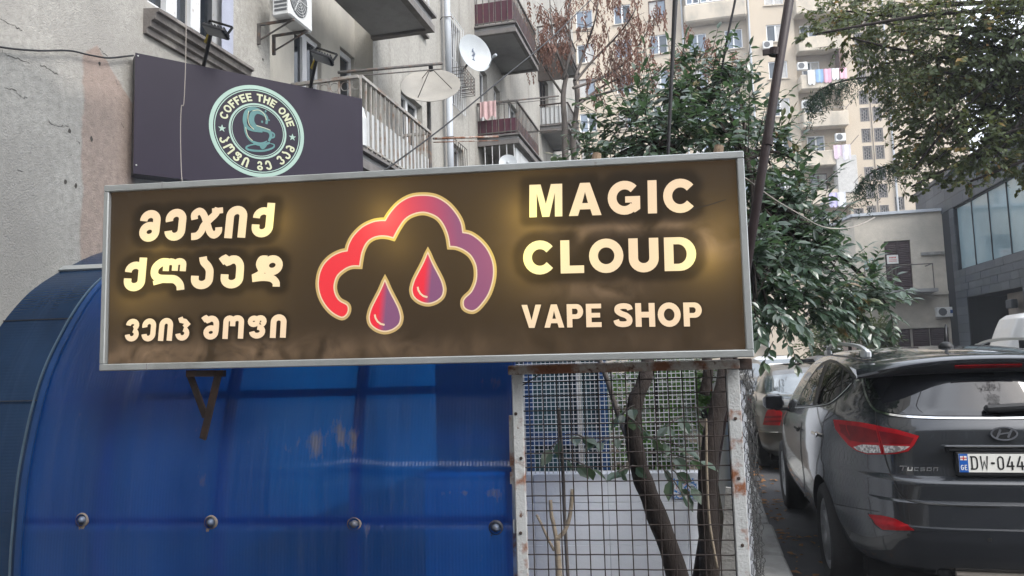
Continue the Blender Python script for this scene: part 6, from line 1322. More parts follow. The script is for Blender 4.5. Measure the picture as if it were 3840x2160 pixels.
def car_body(root, keys, paint, arches, ym=2.2, xr=1.0):
    mb = car_shell(keys, ym=ym); o = mb.build('body', [paint, 'under_black'], root, True, center=False)
    for (yy, zz, rr) in arches:
        for s in (-1, 1):
            c = MB(); c.lathe([(0, 0), (rr, 0), (rr, .34), (0, .34)], Matrix.Translation((s * (xr - .34) if s > 0 else -xr, yy, zz)) @ Matrix.Rotation(R(90), 4, 'Y'), 40); bm = bmesh.new()
            co = c.build('cutter', 'under_black', None, center=False); bm.from_mesh(co.data); bmesh.ops.remove_doubles(bm, verts=bm.verts, dist=1e-5); bmesh.ops.recalc_face_normals(bm, faces=bm.faces); bm.to_mesh(co.data); bm.free()
            md = o.modifiers.new('b', 'BOOLEAN'); md.operation = 'DIFFERENCE'; md.object = co; md.solver = 'EXACT'
            o.parent = None; bpy.context.view_layer.update(); me = bpy.data.meshes.new_from_object(o.evaluated_get(bpy.context.evaluated_depsgraph_get())); o.modifiers.clear(); o.data = me; o.parent = root; bpy.data.objects.remove(co)
    me = o.data; me.materials.clear(); me.materials.append(MATS[paint]); me.materials.append(MATS['under_black'])
    for p in me.polygons:
        c = p.center; p.material_index = 0; p.use_smooth = True
        for yy, zz, rr in arches:
            d = math.hypot(c.y - yy, c.z - zz)
            if d < rr + .002 and (abs(d - rr) < .004 or abs(abs(c.x) - (xr - .34)) < .004) and abs(p.normal.x) < .9 or (d < rr and abs(abs(c.x) - (xr - .34)) < .004): p.material_index = 1
        if c.z < keys[0][0] + .004: p.material_index = 1
    me.set_sharp_from_angle(angle=R(38)); return o
def wheel(root, x, y, r, w, side, spokes=5, rr=.68):
    m = Matrix.Translation((x, y, r)) @ Matrix.Rotation(R(90 * side), 4, 'Y')
    mb = MB(); h = w / 2; mb.lathe([(r * rr, -h * .8), (r * .80, -h), (r * .94, -h * .92), (r, -h * .65), (r, h * .65), (r * .94, h * .92), (r * .80, h), (r * rr, h * .8)], m, 40); t = mb.build('wheel', 'tyre', root, True)
    tl = Matrix.Translation(-t.location) @ m; mb = MB(); R_ = r * rr
    mb.lathe([(R_, h * .80), (R_ * .96, h * .84), (R_ * .90, h * .55), (R_ * .88, -h * .6), (0, -h * .5)], tl, 40)
    q = mb.build('rim', 'rim_alu', t, True, center=False)
    for i in range(spokes):
        a = 2 * math.pi * i / spokes; mb = MB(); ma = tl @ Matrix.Rotation(a, 4, 'Z')
        mb.add([ma @ Vector(v) for v in ((.02, -.035, h * .70), (R_ * .93, -.055, h * .72), (R_ * .93, .055, h * .72), (.02, .035, h * .70), (.02, -.045, h * .4), (R_ * .93, -.07, h * .4), (R_ * .93, .07, h * .4), (.02, .045, h * .4))], [(0, 1, 2, 3), (0, 4, 5, 1), (1, 5, 6, 2), (2, 6, 7, 3), (3, 7, 4, 0)]); mb.build('spoke', 'rim_alu', t, center=False)
    mb = MB(); mb.lathe([(0, h * .76), (.03, h * .75), (.05, h * .68), (.06, h * .4)], tl, 16); mb.build('hub_cap', 'rim_alu', t, True, center=False)
    mb = MB(); mb.lathe([(0, -.02), (.15, -.02), (.15, .0), (0, 0)], tl, 20); mb.build('brake_disc', 'trim_black', t, True, center=False)
    return t
def dens(poly, step, closed=True):
    out = []; n = len(poly)
    for i in range(n if closed else n - 1):
        a, b = poly[i], poly[(i + 1) % n]; k = max(1, int(math.hypot(b[0] - a[0], b[1] - a[1]) / step))
        out += [(a[0] + (b[0] - a[0]) * q / k, a[1] + (b[1] - a[1]) * q / k) for q in range(k)]
    if not closed: out.append(poly[-1])
    return out
def inside(p, poly):
    x, y = p; c = False; n = len(poly); j = n - 1
    for i in range(n):
        (xi, yi), (xj, yj) = poly[i], poly[j]
        if (yi > y) != (yj > y) and x < (xj - xi) * (y - yi) / (yj - yi) + xi: c = not c
        j = i
    return c
class Skin:
    'lays flat outlines measured in the photograph onto the real body surface'
    def __init__(s, body, root):
        s.root = root; me = body.data; s.bvh = BVHTree.FromPolygons([v.co.copy() for v in me.vertices], [tuple(p.vertices) for p in me.polygons]); s.o = CAM - root.location; s.inv = root.rotation_euler.to_matrix().inverted(); s.o = s.inv @ s.o
    def hit(s, p):
        d = (s.inv @ ray(*p)).normalized(); l, n, i, t = s.bvh.ray_cast(s.o, d)
        if l is None: return None
        if n.dot(d) > 0: n = -n
        return l, n
    def patch(s, name, poly, off, m, parent=None, skirt=.0, mirror=False, half=False, step=None, clampx=None, smooth=True):
        xs = [p[0] for p in poly]; ys = [p[1] for p in poly]; step = step or max(6, max(max(xs) - min(xs), max(ys) - min(ys)) / 16)
        out = dens(poly, step); pts = [Vector(p) for p in out]; n = len(pts)
        y = min(ys) + step / 2
        while y < max(ys):
            x = min(xs) + step / 2
            while x < max(xs):
                if inside((x, y), poly) and min((Vector((x, y)) - q).length for q in pts[:n]) > step * .4: pts.append(Vector((x, y)))
                x += step
            y += step
        vs, es, fs, _, _, _ = delaunay_2d_cdt(pts, [], [list(range(n))], 1, 1e-4)
        H = [s.hit((v.x, v.y)) for v in vs]; mb = MB(); idx = {}
        V = []; base = []
        for i, h in enumerate(H):
            if h is None: continue
            idx[i] = len(V); V.append(h[0] + h[1] * off); base.append(h[0] - h[1] * .004)
        F = [tuple(idx[i] for i in f) for f in fs if all(i in idx for i in f)]
        # drop triangles torn across a silhouette
        F = [f for f in F if max((V[f[a]] - V[f[(a + 1) % len(f)]]).length for a in range(len(f))) < .30]
        if not F: return None
        nrm = Vector()
        for f in F: nrm += (V[f[1]] - V[f[0]]).cross(V[f[2]] - V[f[0]])
        if nrm.dot(s.o - V[F[0][0]]) < 0: F = [f[::-1] for f in F]
        if skirt:
            cnt = {}
            for f in F:
                for a in range(len(f)):
                    e = (f[a], f[(a + 1) % len(f)]); cnt[tuple(sorted(e))] = cnt.get(tuple(sorted(e)), []) + [e]
            k0 = len(V); V += base; F += [(e[0][1], e[0][0], e[0][0] + k0, e[0][1] + k0) for e in cnt.values() if len(e) == 1]
        if half: k0 = len(V); V += [Vector((-v.x, v.y, v.z)) for v in V]; F += [tuple(i + k0 for i in f[::-1]) for f in F]
        mb.v = [tuple(v) for v in V]; mb.f = F; mb.mi = [0] * len(F); o = mb.build(name, m, parent or s.root, smooth, center=False)
        if smooth: o.data.set_sharp_from_angle(angle=R(50))
        if mirror: mb2 = MB(); mb2.v = [(-v[0], v[1], v[2]) for v in mb.v]; mb2.f = [f[::-1] for f in F]; mb2.mi = mb.mi; q = mb2.build(name, m, parent or s.root, smooth, center=False); q.data.set_sharp_from_angle(angle=R(50))
        return o
    def line(s, name, pts, w, off, m, mirror=False, parent=None, smooth=True):
        pts = dens(cr2(pts, 4) if smooth else pts, 12, False); L = []
        for i, p in enumerate(pts):
            a, b = Vector(pts[max(0, i - 1)]), Vector(pts[min(len(pts) - 1, i + 1)]); t = (b - a).normalized(); n = Vector((-t.y, t.x)) * w / 2; h1, h2 = s.hit(Vector(p) + n), s.hit(Vector(p) - n)
            if h1 and h2: L.append((h1[0] + h1[1] * off, h2[0] + h2[1] * off))
        mb = MB()
        for sg in ((1, -1) if mirror else (1,)):
            k = len(mb.v); mb.v += [(q.x * sg, q.y, q.z) for pr_ in L for q in pr_]; mb.f += [(k + 2 * i, k + 2 * i + 1, k + 2 * i + 3, k + 2 * i + 2) for i in range(len(L) - 1) if (L[i][0] - L[i + 1][0]).length < .25]
        mb.mi = [0] * len(mb.f)
        return mb.build(name, m, parent or s.root, center=False) if mb.f else None
c6 = lambda L: [(2740 + u * .64858, 1220 + v * .64858) for u, v in L]
c9 = lambda L: [(2860 + u * .31746, 1240 + v * .31746) for u, v in L]
# dark grey compact SUV
suv = empty('parked_car', (1.70, 4.80, 0), 0, 'dark grey compact SUV parked at the kerb with roof rails and red tail lamps', 'car', 'cars parked in the street')
SK = [(.30, .78, .24, 4.25, 5, 4), (.36, .84, .11, 4.33, 5, 4), (.44, .875, .04, 4.38, 4.6, 4), (.54, .895, .0, 4.40, 4.4, 4), (.615, .90, -.012, 4.41, 4.4, 4), (.622, .90, .004, 4.41, 4.4, 4), (.75, .905, .006, 4.40, 4.4, 4), (.757, .905, .016, 4.40, 4.4, 4), (.765, .905, .030, 4.40, 4.4, 4), (.86, .905, .018, 4.33, 4.3, 4), (.872, .905, .024, 4.31, 4.3, 4), (.90, .904, .066, 4.27, 4.2, 4), (.96, .90, .082, 4.12, 4.2, 4), (1.04, .893, .086, 3.72, 4.2, 4), (1.10, .884, .096, 3.45, 4.1, 4.5), (1.17, .868, .112, 3.26, 4.0, 5), (1.235, .845, .150, 3.12, 3.9, 5), (1.27, .828, .18, 3.05, 3.8, 5), (1.36, .79, .238, 2.86, 3.6, 5), (1.45, .745, .297, 2.66, 3.4, 5), (1.53, .695, .355, 2.46, 3.2, 4.5), (1.575, .655, .43, 2.32, 3, 4), (1.605, .61, .56, 2.18, 2.8, 3.4), (1.63, .54, .72, 2.02, 2.6, 3), (1.645, .44, .92, 1.86, 2.4, 2.6), (1.655, .28, 1.12, 1.68, 2.2, 2.2), (1.658, .10, 1.3, 1.5, 2, 2)]
body = car_body(suv, SK, 'paint_grey', [(.97, .36, .40), (3.60, .36, .40)], 2.2, 1.0)
for s in (-1, 1):
    for y in (.97, 3.60): wheel(suv, s * .775, y, .355, .225, s)
sk = Skin(body, suv)
mb = MB(); mb.box(-.7, .7, .5, 3.9, .2, .45); mb.build('underbody', 'under_black', suv)
cxp = 1558      # centre line of the car in the zoomed view, where halves meet
sk.patch('rear_window', c6([(778, 282), (776, 320), (786, 365), (805, 420), (836, 480), (900, 503), (1000, 517), (1200, 525), (cxp, 525), (cxp, 260), (1200, 268), (950, 275)]), .004, 'tint_glass', half=True, step=14)
sk.line('window_chrome', c6([(768, 262), (766, 320), (778, 380), (800, 440), (838, 492), (900, 513), (1000, 528), (1200, 537), (cxp, 539)]), 7, .006, 'chrome', True)
tl_o = c6([(603, 548), (640, 551), (750, 564), (846, 582), (855, 610), (868, 665), (886, 746), (800, 746), (740, 727), (690, 692), (650, 647), (615, 600)])
tl_i = c6([(852, 584), (960, 604), (1090, 642), (1062, 692), (1030, 727), (960, 743), (893, 747), (876, 680), (862, 620)])
sk.patch('tail_lamp', tl_o, .014, 'lamp_red', skirt=1, mirror=True, step=9); sk.patch('tail_lamp', tl_i, .014, 'lamp_red', skirt=1, mirror=True, step=9)
sk.patch('lamp_band', c6([(640, 575), (760, 590), (850, 612), (866, 680), (770, 680), (700, 668), (650, 620)]), .0155, 'lamp_dark_red', mirror=True, step=9)
sk.patch('lamp_band', c6([(866, 615), (960, 630), (1060, 655), (1040, 690), (885, 690)]), .0155, 'lamp_dark_red', mirror=True, step=9)
sk.patch('reverse_lens', c6([(722, 704), (772, 692), (866, 697), (877, 738), (800, 739), (748, 724)]), .0165, 'lamp_clear', mirror=True, step=8)
sk.patch('reverse_lens', c6([(890, 697), (1040, 702), (1010, 722), (950, 735), (900, 738)]), .0165, 'lamp_clear', mirror=True, step=8)
sk.line('lamp_curve', c6([(682, 578), (686, 605), (702, 640)]), 4, .018, 'lamp_red'); 
sk.patch('rear_reflector', c6([(800, 1093), (870, 1098), (950, 1118), (1010, 1148), (1062, 1184), (960, 1184), (882, 1180), (842, 1150)]), .006, 'lamp_red', mirror=True, step=8, skirt=1)
sk.line('reflector_trim', c6([(790, 1085), (830, 1150), (878, 1186), (960, 1192), (1200, 1196), (cxp, 1198)]), 4, .004, 'paint_grey', True)
sk.line('tailgate_gap', c6([(838, 492), (842, 540), (858, 600), (884, 720), (905, 800), (945, 900), (975, 970), (1010, 1003), (1070, 1022), (1200, 1037), (1350, 1046), (cxp, 1050)]), 4.5, .003, 'ink', True)
sk.line('bumper_gap', c6([(590, 1030), (640, 1040), (760, 1062), (860, 1078)]), 1.5, .003, 'ink', True)
sk.patch('side_window_frame', c9([(385, 905), (470, 715), (560, 555), (640, 445), (715, 372), (800, 338), (880, 358), (960, 420), (1040, 482), (1095, 550), (1062, 622), (1000, 692), (920, 772), (860, 822), (780, 872), (640, 897)]), .003, 'trim_black', mirror=True, step=9)
sk.patch('side_window', c9([(410, 885), (490, 718), (575, 562), (655, 460), (740, 398), (715, 470), (658, 660), (598, 880)]), .006, 'side_glass', mirror=True, step=9)
sk.patch('side_window', c9([(790, 380), (870, 388), (952, 445), (938, 600), (915, 752), (866, 798), (776, 856), (640, 880), (680, 720), (738, 520)]), .006, 'side_glass', mirror=True, step=9)
sk.patch('side_window', c9([(972, 465), (1030, 512), (1068, 560), (1048, 618), (1000, 676), (932, 742), (952, 580)]), .006, 'side_glass', mirror=True, step=9)
sk.line('belt_chrome', c9([(390, 912), (520, 905), (640, 893), (780, 868), (860, 818), (930, 760), (1000, 690), (1060, 625)]), 3, .007, 'rail_silver', True)
sk.line('door_gap', c9([(875, 820), (860, 900), (850, 960), (815, 1005), (700, 1090)]), 1.8, .003, 'ink', True)
sk.line('door_gap', c6([(412, 560), (405, 640), (410, 760), (425, 880), (430, 990)]), 2.2, .003, 'ink', True)
sk.line('door_gap', c6([(500, 470), (512, 540), (535, 620), (520, 720), (500, 800), (495, 870)]), 1.6, .003, 'ink', True)
for u, v in ((498, 628), (392, 598)):
    h = sk.hit(c6([(u, v)])[0])
    if h:
        for sg in (1, -1): mb = MB(); mb.cbox((sg * (h[0].x - .018), h[0].y, h[0].z), (.025, .19, .03), bev=.01); mb.build('door_handle', 'chrome' if u > 400 else 'paint_grey', suv)
# spoiler with brake lamp
mb = MB()
pr = []
for x in np.linspace(-.70, .70, 25):
    e = abs(x) / .70; k = e ** 5; pr.append([(x, .60 + .05 * e ** 2, 1.612 - .075 * e ** 2.2), (x, .33 + .10 * k, 1.606 - .085 * e ** 2.4), (x, .245 + .18 * k, 1.588 - .09 * e ** 2.4), (x, .228 + .18 * k, 1.575 - .09 * e ** 2.4), (x, .232 + .18 * k, 1.555 - .085 * e ** 2.4), (x, .27 + .15 * k, 1.497 - .035 * e ** 3), (x, .30 + .12 * k, 1.490 - .03 * e ** 3), (x, .45, 1.50 - .02 * e)])
k = len(pr[0]); mb.v = [q for r_ in pr for q in r_]; mb.f = [(i * k + j, (i + 1) * k + j, (i + 1) * k + j + 1, i * k + j + 1) for i in range(24) for j in range(k - 1)] + [tuple(range(k)), tuple(24 * k + j for j in range(k))[::-1]]
mb.cur = 0; mb.mi = [1 if (f[0] % k) >= 4 and len(f) == 4 else 0 for f in mb.f]; o = mb.build('spoiler', ['paint_grey', 'trim_black'], suv, center=False); smooth_by_angle(o, 40)
mb = MB(); mb.cbox((0, .243, 1.530), (.36, .012, .020), Matrix.Rotation(R(30), 4, 'X')); mb.build('brake_lamp', 'lamp_dark_red', suv)
# roof rails, antenna
for s in (-1, 1):
    mb = MB(); P = cat_rom([(s * .585, .60, 1.605), (s * .59, .66, 1.645), (s * .595, .85, 1.672), (s * .60, 1.3, 1.69), (s * .60, 1.8, 1.688), (s * .59, 2.1, 1.66), (s * .575, 2.25, 1.605)], 6)
    vs = []
    for i, p in enumerate(P): w_ = .017; h_ = .010 + .010 * (1 if i < 5 or i > len(P) - 6 else 0); vs += [(p.x - w_, p.y, p.z - h_), (p.x + w_, p.y, p.z - h_), (p.x + w_ * .7, p.y, p.z + h_), (p.x - w_ * .7, p.y, p.z + h_)]
    n = len(P); mb.add(vs, [(4 * i + a, 4 * i + (a + 1) % 4, 4 * i + 4 + (a + 1) % 4, 4 * i + 4 + a) for i in range(n - 1) for a in range(4)] + [(0, 3, 2, 1), (4 * n - 4, 4 * n - 3, 4 * n - 2, 4 * n - 1)]); o = mb.build('roof_rail', 'rail_silver', suv); smooth_by_angle(o, 50)
    for y, h in ((.66, .06), (2.14, .06)): mb = MB(); mb.cbox((s * .588, y, 1.615), (.042, .16, .055), bev=.012); mb.build('rail_foot', 'rail_silver', suv)
mb = MB(); mb.lathe([(.045, -.01), (.045, .006), (.03, .024), (.014, .032), (0, .034)], Matrix.Translation((-.02, .92, 1.652)) @ Matrix.Scale(1.3, 4, (0, 1, 0)), 16); an = mb.build('antenna', 'trim_black', suv, True)
mb = MB(); mb.tube([(0, 0, .0), (.03, .06, .14)], [.011, .007], 8); mb.build('antenna_rod', 'trim_black', an, True, center=False)
# number plate, garnish, emblem, name, wiper
mb = MB(); mb.cbox((0, .058, .977), (.545, .030, .135), bev=.006); pl_ = mb.build('number_plate', 'trim_black', suv)
mb = MB(); mb.cbox((0, -.0165, .006), (.520, .003, .104)); mb.build('plate_face', 'plate_white', pl_, center=False)
mb = MB(); mb.cbox((-.236, -.0185, .006), (.046, .002, .104)); mb.build('plate_band', 'plate_blue', pl_, center=False)
mb = MB(); mb.cbox((-.236, -.0198, .034), (.034, .001, .024)); mb.build('plate_flag', 'plate_white', pl_, center=False)
mb = MB(); mb.cbox((-.236, -.0206, .034), (.034, .0008, .005)); mb.cbox((-.236, -.0209, .034), (.005, .0008, .024)); mb.build('flag_cross', 'plate_red', pl_, center=False)
PLT = dict(LAT)
PLT['D'] = (.62, [(S_, [(.02, .055), (.10, .055), (.30, .055)] + ell(.36, .35, .2, .295, -85, 0, 6) + ell(.36, .65, .2, .295, 0, 85, 6) + [(.30, .945), (.02, .945)], .11), (S_, [(.14, 0), (.14, 1)], .11)])
PLT['W'] = (.66, [(S_, [(.07, 1), (.16, .04), (.33, .62), (.50, .04), (.59, 1)], .11)])
PLT['0'] = (.56, [(S_, [(.08, .3), (.08, .7)] + ell(.28, .72, .2, .225, 180, 0, 8) + [(.48, .7), (.48, .3)] + ell(.28, .28, .2, .225, 0, -180, 8) + [(.08, .3)], .11)])
PLT['4'] = (.60, [(S_, [(.34, 1), (.06, .28), (.60, .28)], .11), (S_, [(.43, .62), (.43, 0)], .12)])
PLT['G'] = (.66, [(S_, ell(.34, .5, .26, .43, 45, 340, 16) + [(.60, .46), (.36, .46)], .15)]); PLT['E'] = (.5, [(P_, [[(0, 0), (0, 1), (.5, 1), (.5, .86), (.16, .86), (.16, .58), (.45, .58), (.45, .44), (.16, .44), (.16, .14), (.5, .14), (.5, 0)]])])
mb = MB(); shapes_mesh(mb, text_shapes('DW-044-', PLT, -.203, .105, -.032, .078, .16), -.0192); mb.build('plate_number', 'ink', pl_, center=False)
mb = MB(); shapes_mesh(mb, text_shapes('GE', PLT, -.253, -.220, -.034, .030, .2), -.0200); mb.build('plate_country', 'plate_white', pl_, center=False)
mb = MB(); mb.cbox((0, .068, 1.058), (.62, .05, .022), bev=.006); mb.build('handle_garnish', 'trim_black', suv)
mb = MB(); mb.cbox((0, .060, 1.077), (.66, .05, .014), bev=.006); mb.build('garnish_lip', 'paint_grey', suv)
ez = 1.145; ey = .092
mb = MB(); mb.ribbon([(.066 * math.cos(i * math.pi / 16), ez + .036 * math.sin(i * math.pi / 16)) for i in range(32)], .009, ey - .010, True); mb.flat([[(.066 * math.cos(i * math.pi / 16), ez + .036 * math.sin(i * math.pi / 16)) for i in range(32)]], ey - .004); em = mb.build('emblem', 'chrome', suv)
mb = MB(); mb.ribbon([(.062 * math.cos(i * math.pi / 16), ez + .032 * math.sin(i * math.pi / 16)) for i in range(32)], .0001, ey - .006, True); mb.flat([[(.060 * math.cos(i * math.pi / 16), ez + .031 * math.sin(i * math.pi / 16)) for i in range(32)]], ey - .0075); mb.build('emblem_ground', 'trim_black', suv)
mb = MB(); mb.ribbon([(-.040, ez - .024), (-.030, ez - .006), (-.018, ez + .024)], [.011, .013, .012], ey - .0095); mb.ribbon([(.018, ez - .024), (.030, ez + .006), (.042, ez + .024)], [.012, .013, .011], ey - .0095); mb.ribbon([(-.030, ez - .004), (0, ez + .001), (.030, ez + .004)], [.012, .008, .012], ey - .0098); mb.build('emblem_letter', 'chrome', suv)
ED = {'T': (.9, [(P_, [[(.0, .80), (.05, 1), (1.0, 1), (.95, .80)]]), (P_, [[(.35, 0), (.45, .8), (.62, .8), (.52, 0)]])]), 'U': (.72, [(S_, [(.1, .78), (.1, .1), (.62, .1), (.62, .78)], .16)]), 'C': (.68, [(S_, [(.66, .68), (.1, .68), (.1, .1), (.62, .1)], .16)]), 'S': (.7, [(S_, [(.66, .68), (.1, .68), (.1, .40), (.6, .40), (.6, .1), (.04, .1)], .15)]), 'O': (.74, [(S_, [(.1, .1), (.1, .68), (.64, .68), (.64, .1), (.02, .1)], .15)]), 'N': (.72, [(S_, [(.1, 0), (.1, .68), (.62, .68), (.62, 0)], .15)])}
pp = sk.hit(c6([(972, 838)])[0]); pq = sk.hit(c6([(1198, 842)])[0])
shp = text_shapes('TUCSON', ED, 0, (pq[0] - pp[0]).length, 0, .027, .16, .25); mb = MB(); shapes_mesh(mb, shp, 0); dx = (pq[0] - pp[0]).normalized(); L_ = (pq[0] - pp[0]).length
mb.v = [tuple(pp[0].lerp(pq[0], v[0] / L_) + Vector((0, v[1] - .006 + .012 * (v[2] / .027) , v[2]))) for v in mb.v]
nv = []
for v in mb.v:
    l, n_, i_, t_ = sk.bvh.ray_cast(Vector((v[0], -1, v[2])), Vector((0, 1, 0))); nv.append((v[0], (l.y if l else v[1]) - .004, v[2]))
mb.v = nv; mb.build('model_name', 'chrome', suv)
mb = MB(); mb.cbox((.10, .150, 1.290), (.34, .05, .045), Matrix.Rotation(R(-3), 4, 'Y'), bev=.014); mb.build('wiper', 'trim_black', suv)
mb = MB(); mb.bar((.20, .165, 1.288), (.62, .19, 1.272), .016, .03); mb.build('wiper_blade', 'trim_black', suv)
for s in (-1, 1):
    mb = MB(); mb.cbox((s * .985, 3.02, 1.145), (.20, .12, .155), Matrix.Rotation(s * R(-8), 4, 'Z'), bev=.045); o = mb.build('mirror', 'paint_grey', suv); smooth_by_angle(o, 60)
    mb = MB(); mb.cbox((s * .90, 3.04, 1.075), (.16, .06, .035), bev=.012); mb.build('mirror_arm', 'trim_black', suv)
    mb = MB(); mb.cbox((s * .985, 2.957, 1.145), (.16, .004, .115), Matrix.Rotation(s * R(-8), 4, 'Z')); mb.build('mirror_glass', 'tint_glass', suv)
mb = MB(); mb.tube([(-.30, .12, .335), (.6, .12, .335)], .018, 8); mb.build('tow_bar', 'dust_metal', suv)
mb = MB(); mb.tube([(-.35, .13, .33), (-.35, .4, .33)], .032, 12); mb.build('exhaust', 'trim_black', suv, True)
for x in (-.15, .15, -.55, .55):
    l, n_, i_, t_ = sk.bvh.ray_cast(Vector((x, -1, .565)), Vector((0, 1, 0)))
    if l: mb = MB(); mb.lathe([(0, .003), (.010, .003), (.012, 0)], Matrix.Translation(l) @ Matrix.Rotation(R(90), 4, 'X'), 12); mb.build('park_sensor', 'ink', suv)
# silver saloon ahead of the SUV
sed = empty('parked_car', (1.61, 10.35, 0), 0, 'silver beige saloon parked in front of the grey SUV', 'car', 'cars parked in the street')
DK = [(.22, .76, .18, 4.38, 5, 4), (.30, .82, .08, 4.44, 5, 4), (.45, .852, .01, 4.5, 4.6, 4), (.56, .862, .0, 4.5, 4.6, 4), (.57, .862, .012, 4.5, 4.6, 4), (.70, .862, .03, 4.46, 4.4, 4), (.82, .855, .05, 4.25, 4.4, 4), (.90, .84, .07, 3.9, 4.2, 4), (.955, .81, .12, 3.55, 4, 4.4), (.985, .785, .55, 3.35, 4, 5), (1.00, .77, .78, 3.28, 4, 5), (1.10, .72, .95, 3.08, 3.8, 5), (1.22, .66, 1.17, 2.8, 3.6, 5), (1.33, .59, 1.40, 2.5, 3.3, 4.5), (1.385, .53, 1.56, 2.3, 3, 4), (1.415, .44, 1.75, 2.15, 2.6, 3), (1.428, .28, 1.9, 2.05, 2.3, 2.4), (1.43, .1, 1.96, 2.0, 2, 2)]
bd = car_body(sed, DK, 'paint_silver', [(.98, .32, .355), (3.70, .32, .355)], 2.0, .95)
for s in (-1, 1):
    for y in (.98, 3.70): wheel(sed, s * .735, y, .315, .205, s, 7)
s2_ = Skin(bd, sed); cA = lambda L: [(2740 + u * .3725, 1300 + v * .3725) for u, v in L]
s2_.patch('rear_window', cA([(342, 302), (345, 420), (360, 505), (430, 518), (640, 520), (760, 518), (800, 265), (600, 275), (420, 292)]), .004, 'merc_glass', step=9)
s2_.patch('tail_lamp', cA([(440, 585), (480, 620), (522, 665), (512, 730), (495, 792), (400, 792), (330, 786), (345, 730), (365, 660), (400, 605)]), .010, 'lamp_red', mirror=True, skirt=1, step=7)
for y in (700, 745): s2_.patch('lamp_band', cA([(352, y), (518, y - 6), (512, y + 16), (346, y + 20)]), .012, 'lamp_dark_red', mirror=True, step=6)
s2_.patch('side_window', cA([(150, 380), (185, 310), (235, 295), (200, 400), (165, 520), (150, 520)]), .004, 'side_glass', mirror=True, step=6); s2_.patch('side_window', cA([(240, 300), (268, 300), (262, 360), (230, 450), (215, 525), (178, 530), (205, 420)]), .004, 'side_glass', mirror=True, step=6)
s2_.line('bumper_strip', cA([(205, 830), (260, 845), (350, 858), (480, 862)]), 2.2, .004, 'chrome', True); s2_.line('bumper_gap', cA([(200, 800), (280, 812), (350, 818), (480, 820)]), 1.5, .003, 'ink', True); s2_.line('boot_gap', cA([(440, 570), (445, 585), (520, 660)]), 1.5, .003, 'ink', True)
mb = MB(); mb.box(-.7, .7, .4, 4.0, .16, .4); mb.build('underbody', 'under_black', sed)
# white van standing across, behind the SUV's roof
vq = at(3733, 1295, Y=16.5); van = empty('white_van', (vq.x - .12, 16.5, 0), R(-90), 'white van standing across the street in front of the slate building', 'van', 'cars parked in the street')
VK = [(.25, .80, .05, 4.5, 6, 5), (.45, .86, 0, 4.6, 6, 5), (.9, .87, .02, 4.6, 6, 5), (1.25, .86, .06, 4.58, 5.5, 5), (1.45, .85, .11, 4.57, 5.5, 5), (1.9, .82, .27, 4.55, 5, 5), (2.1, .78, .36, 4.5, 5, 5), (2.18, .70, .46, 4.4, 4.5, 4.5), (2.23, .5, .8, 4.1, 3.5, 3.5), (2.245, .2, 1.4, 3.4, 3, 3)]
vb = car_body(van, VK, 'paint_white', [(.9, .33, .37), (3.7, .33, .37)], 2.3, .95)
for s in (-1, 1):
    for y in (.9, 3.7): wheel(van, s * .74, y, .33, .2, s)
    mb = MB(); mb.cbox((s * .858, .36, 1.60), (.012, .30, .16), bev=.002); mb.build('side_window', 'side_glass', van); mb = MB(); mb.cbox((s * .828, 3.75, 1.72), (.03, .9, .42), bev=.02); mb.build('side_window', 'side_glass', van); mb = MB(); mb.cbox((s * .85, 2.2, 1.62), (.01, 2.6, .012)); mb.build('body_line', 'ink', van); mb = MB(); mb.cbox((s * .862, 1.0, 1.58), (.01, .5, .012)); mb.build('body_line', 'ink', van)
# further parked cars glimpsed under the leaves
def far_car(x, y, rz, paint, label, k=1.):
    r = empty('parked_car', (x, y, 0), rz, label, 'car', 'cars parked in the street'); K = [(a, b, c, d, e, f_) for a, b, c, d, e, f_ in DK]
    mb = car_shell(K, .05, 48, 2.0); mb.build('body', paint, r, True, center=False)
    for s in (-1, 1):
        for yy in (.98, 3.70): mb = MB(); mb.lathe([(0, -.11), (.31, -.11), (.31, .11), (0, .11)], Matrix.Translation((s * .76, yy, .315)) @ Matrix.Rotation(R(90), 4, 'Y'), 20); mb.build('wheel', 'tyre', r)
        mb = MB(); mb.prism([(1.25, 1.02), (1.62, 1.33), (2.3, 1.33), (2.95, 1.02)], .0, .02, Matrix.Translation((s * .68, 0, 0)) @ Matrix.Rotation(R(90), 4, 'Z')); mb.build('side_window', 'side_glass', r)
        mb = MB(); mb.cbox((s * .62, .05, .76), (.30, .06, .16), bev=.02); mb.build('tail_lamp', 'lamp_red', r)
    mb = MB(); mb.add([(-.62, .86, 1.03), (.62, .86, 1.03), (.5, 1.33, 1.32), (-.5, 1.33, 1.32)], [(0, 1, 2, 3)]); mb.build('rear_window', 'merc_glass', r)
far_car(2.3, 22.5, 0, 'paint_white', 'white saloon parked further down the street under the leaves'); far_car(4.3, 20.5, R(20), 'paint_dark', 'black saloon parked askew beyond the grey SUV'); far_car(.9, 17, 0, 'paint_silver', 'pale car parked ahead of the silver saloon'); far_car(6.0, 24, R(90), 'paint_dark', 'dark car standing across near the beige house')
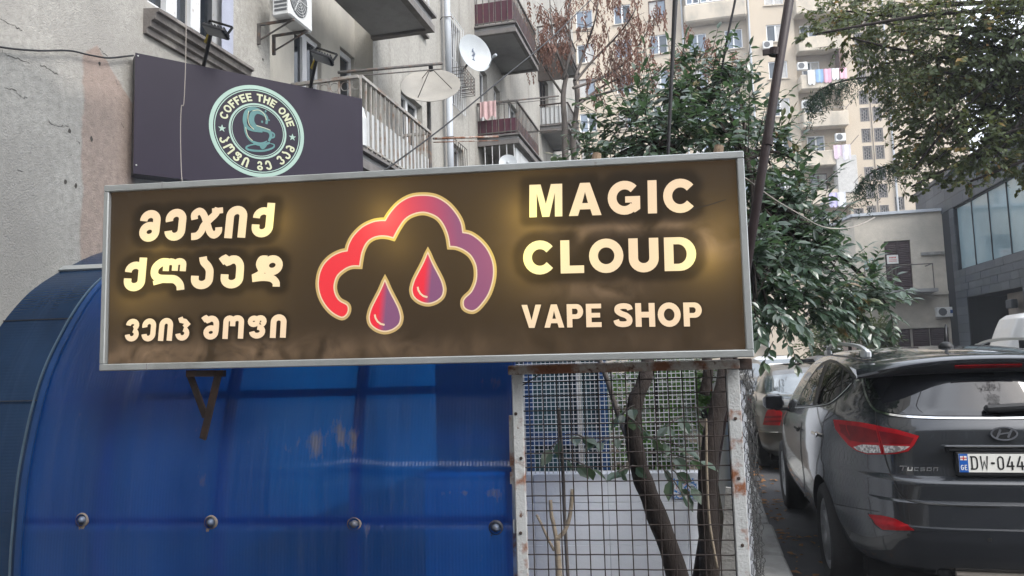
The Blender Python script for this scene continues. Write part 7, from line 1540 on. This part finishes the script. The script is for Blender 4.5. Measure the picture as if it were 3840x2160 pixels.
# ---------------------------------------------------------------- unseen building and tree added behind the viewer to darken and structure reflections
mat('unseen_plaster', (.15, .135, .115), .9, .12, .8, col2=(.11, .10, .085), s2=.5, t2=.56, w2=.15)
op = empty('apartment_building', (4, -13, 0), R(180), 'dark brown building with rows of equal windows, added out of view for reflections', 'building')
H_ = [(-19 + i * 3.2, -17.5 + i * 3.2, 1.2 + j * 3.1, 2.7 + j * 3.1) for i in range(12) for j in range(4)]
mb = MB(); mb.wall(-22, 22, 0, 13, H_, .15); mb.add([(-22, 0, 13), (22, 0, 13), (22, 10, 13), (-22, 10, 13)], [(0, 1, 2, 3)]); mb.build('wall', 'unseen_plaster', op)
for h in H_: win(op, h, .15, cols=2, sash=.07, sill=.06)
random.seed(41); ot = empty('broadleaf_tree', (7.5, -7, 0), 0, 'broadleaf tree added out of view beside the dark brown building for reflections', 'tree'); G = []
tk = cat_rom([(7.5, -7, 0), (7.4, -7, 3), (7.2, -6.9, 6)], 5); mb = MB(); mb.tube(tk, [.2 * (1 - .5 * i / len(tk)) for i in range(len(tk))], 10); mb.build('trunk', 'bark_dark', ot, True, world=True)
for k in range(16):
    c = Vector((7.2 + random.uniform(-2.2, 2.2), -6.9 + random.uniform(-2, 2), random.uniform(4.5, 9))); mb = MB(); mb.tube(limb_path(tk[8], c), .04, 5); mb.build('limb', 'bark_dark', ot, True, world=True)
    for q in range(60): v = rv() * 1.1; twig_leaves(G, c + v * .4, c + v, 7, .12, .3, .5, (0, .8))
leaves_mesh('crown', G, 'leaf_mixed', ot, True, 'stuff')

# ---------------------------------------------------------------- haze volume added for a milky lens veil over far things
hz = MB(); hz.box(-40, 60, -24, 80, -1, 43); ho = hz.build('haze', mat('haze_air', (1, 1, 1)), None); tag(ho, kind='stuff')
m = MATS['haze_air']; N = m.node_tree.nodes; N.remove(N['Principled BSDF']); vp = N.new('ShaderNodeVolumePrincipled'); vp.inputs['Density'].default_value = .0016; vp.inputs['Color'].default_value = (.82, .88, .96, 1)
for l in list(N['Material Output'].inputs['Surface'].links): m.node_tree.links.remove(l)
for q in [n for n in N if n.type not in ('OUTPUT_MATERIAL', 'PRINCIPLED_VOLUME')]: N.remove(q)
m.node_tree.links.new(vp.outputs[0], N['Material Output'].inputs['Volume'])
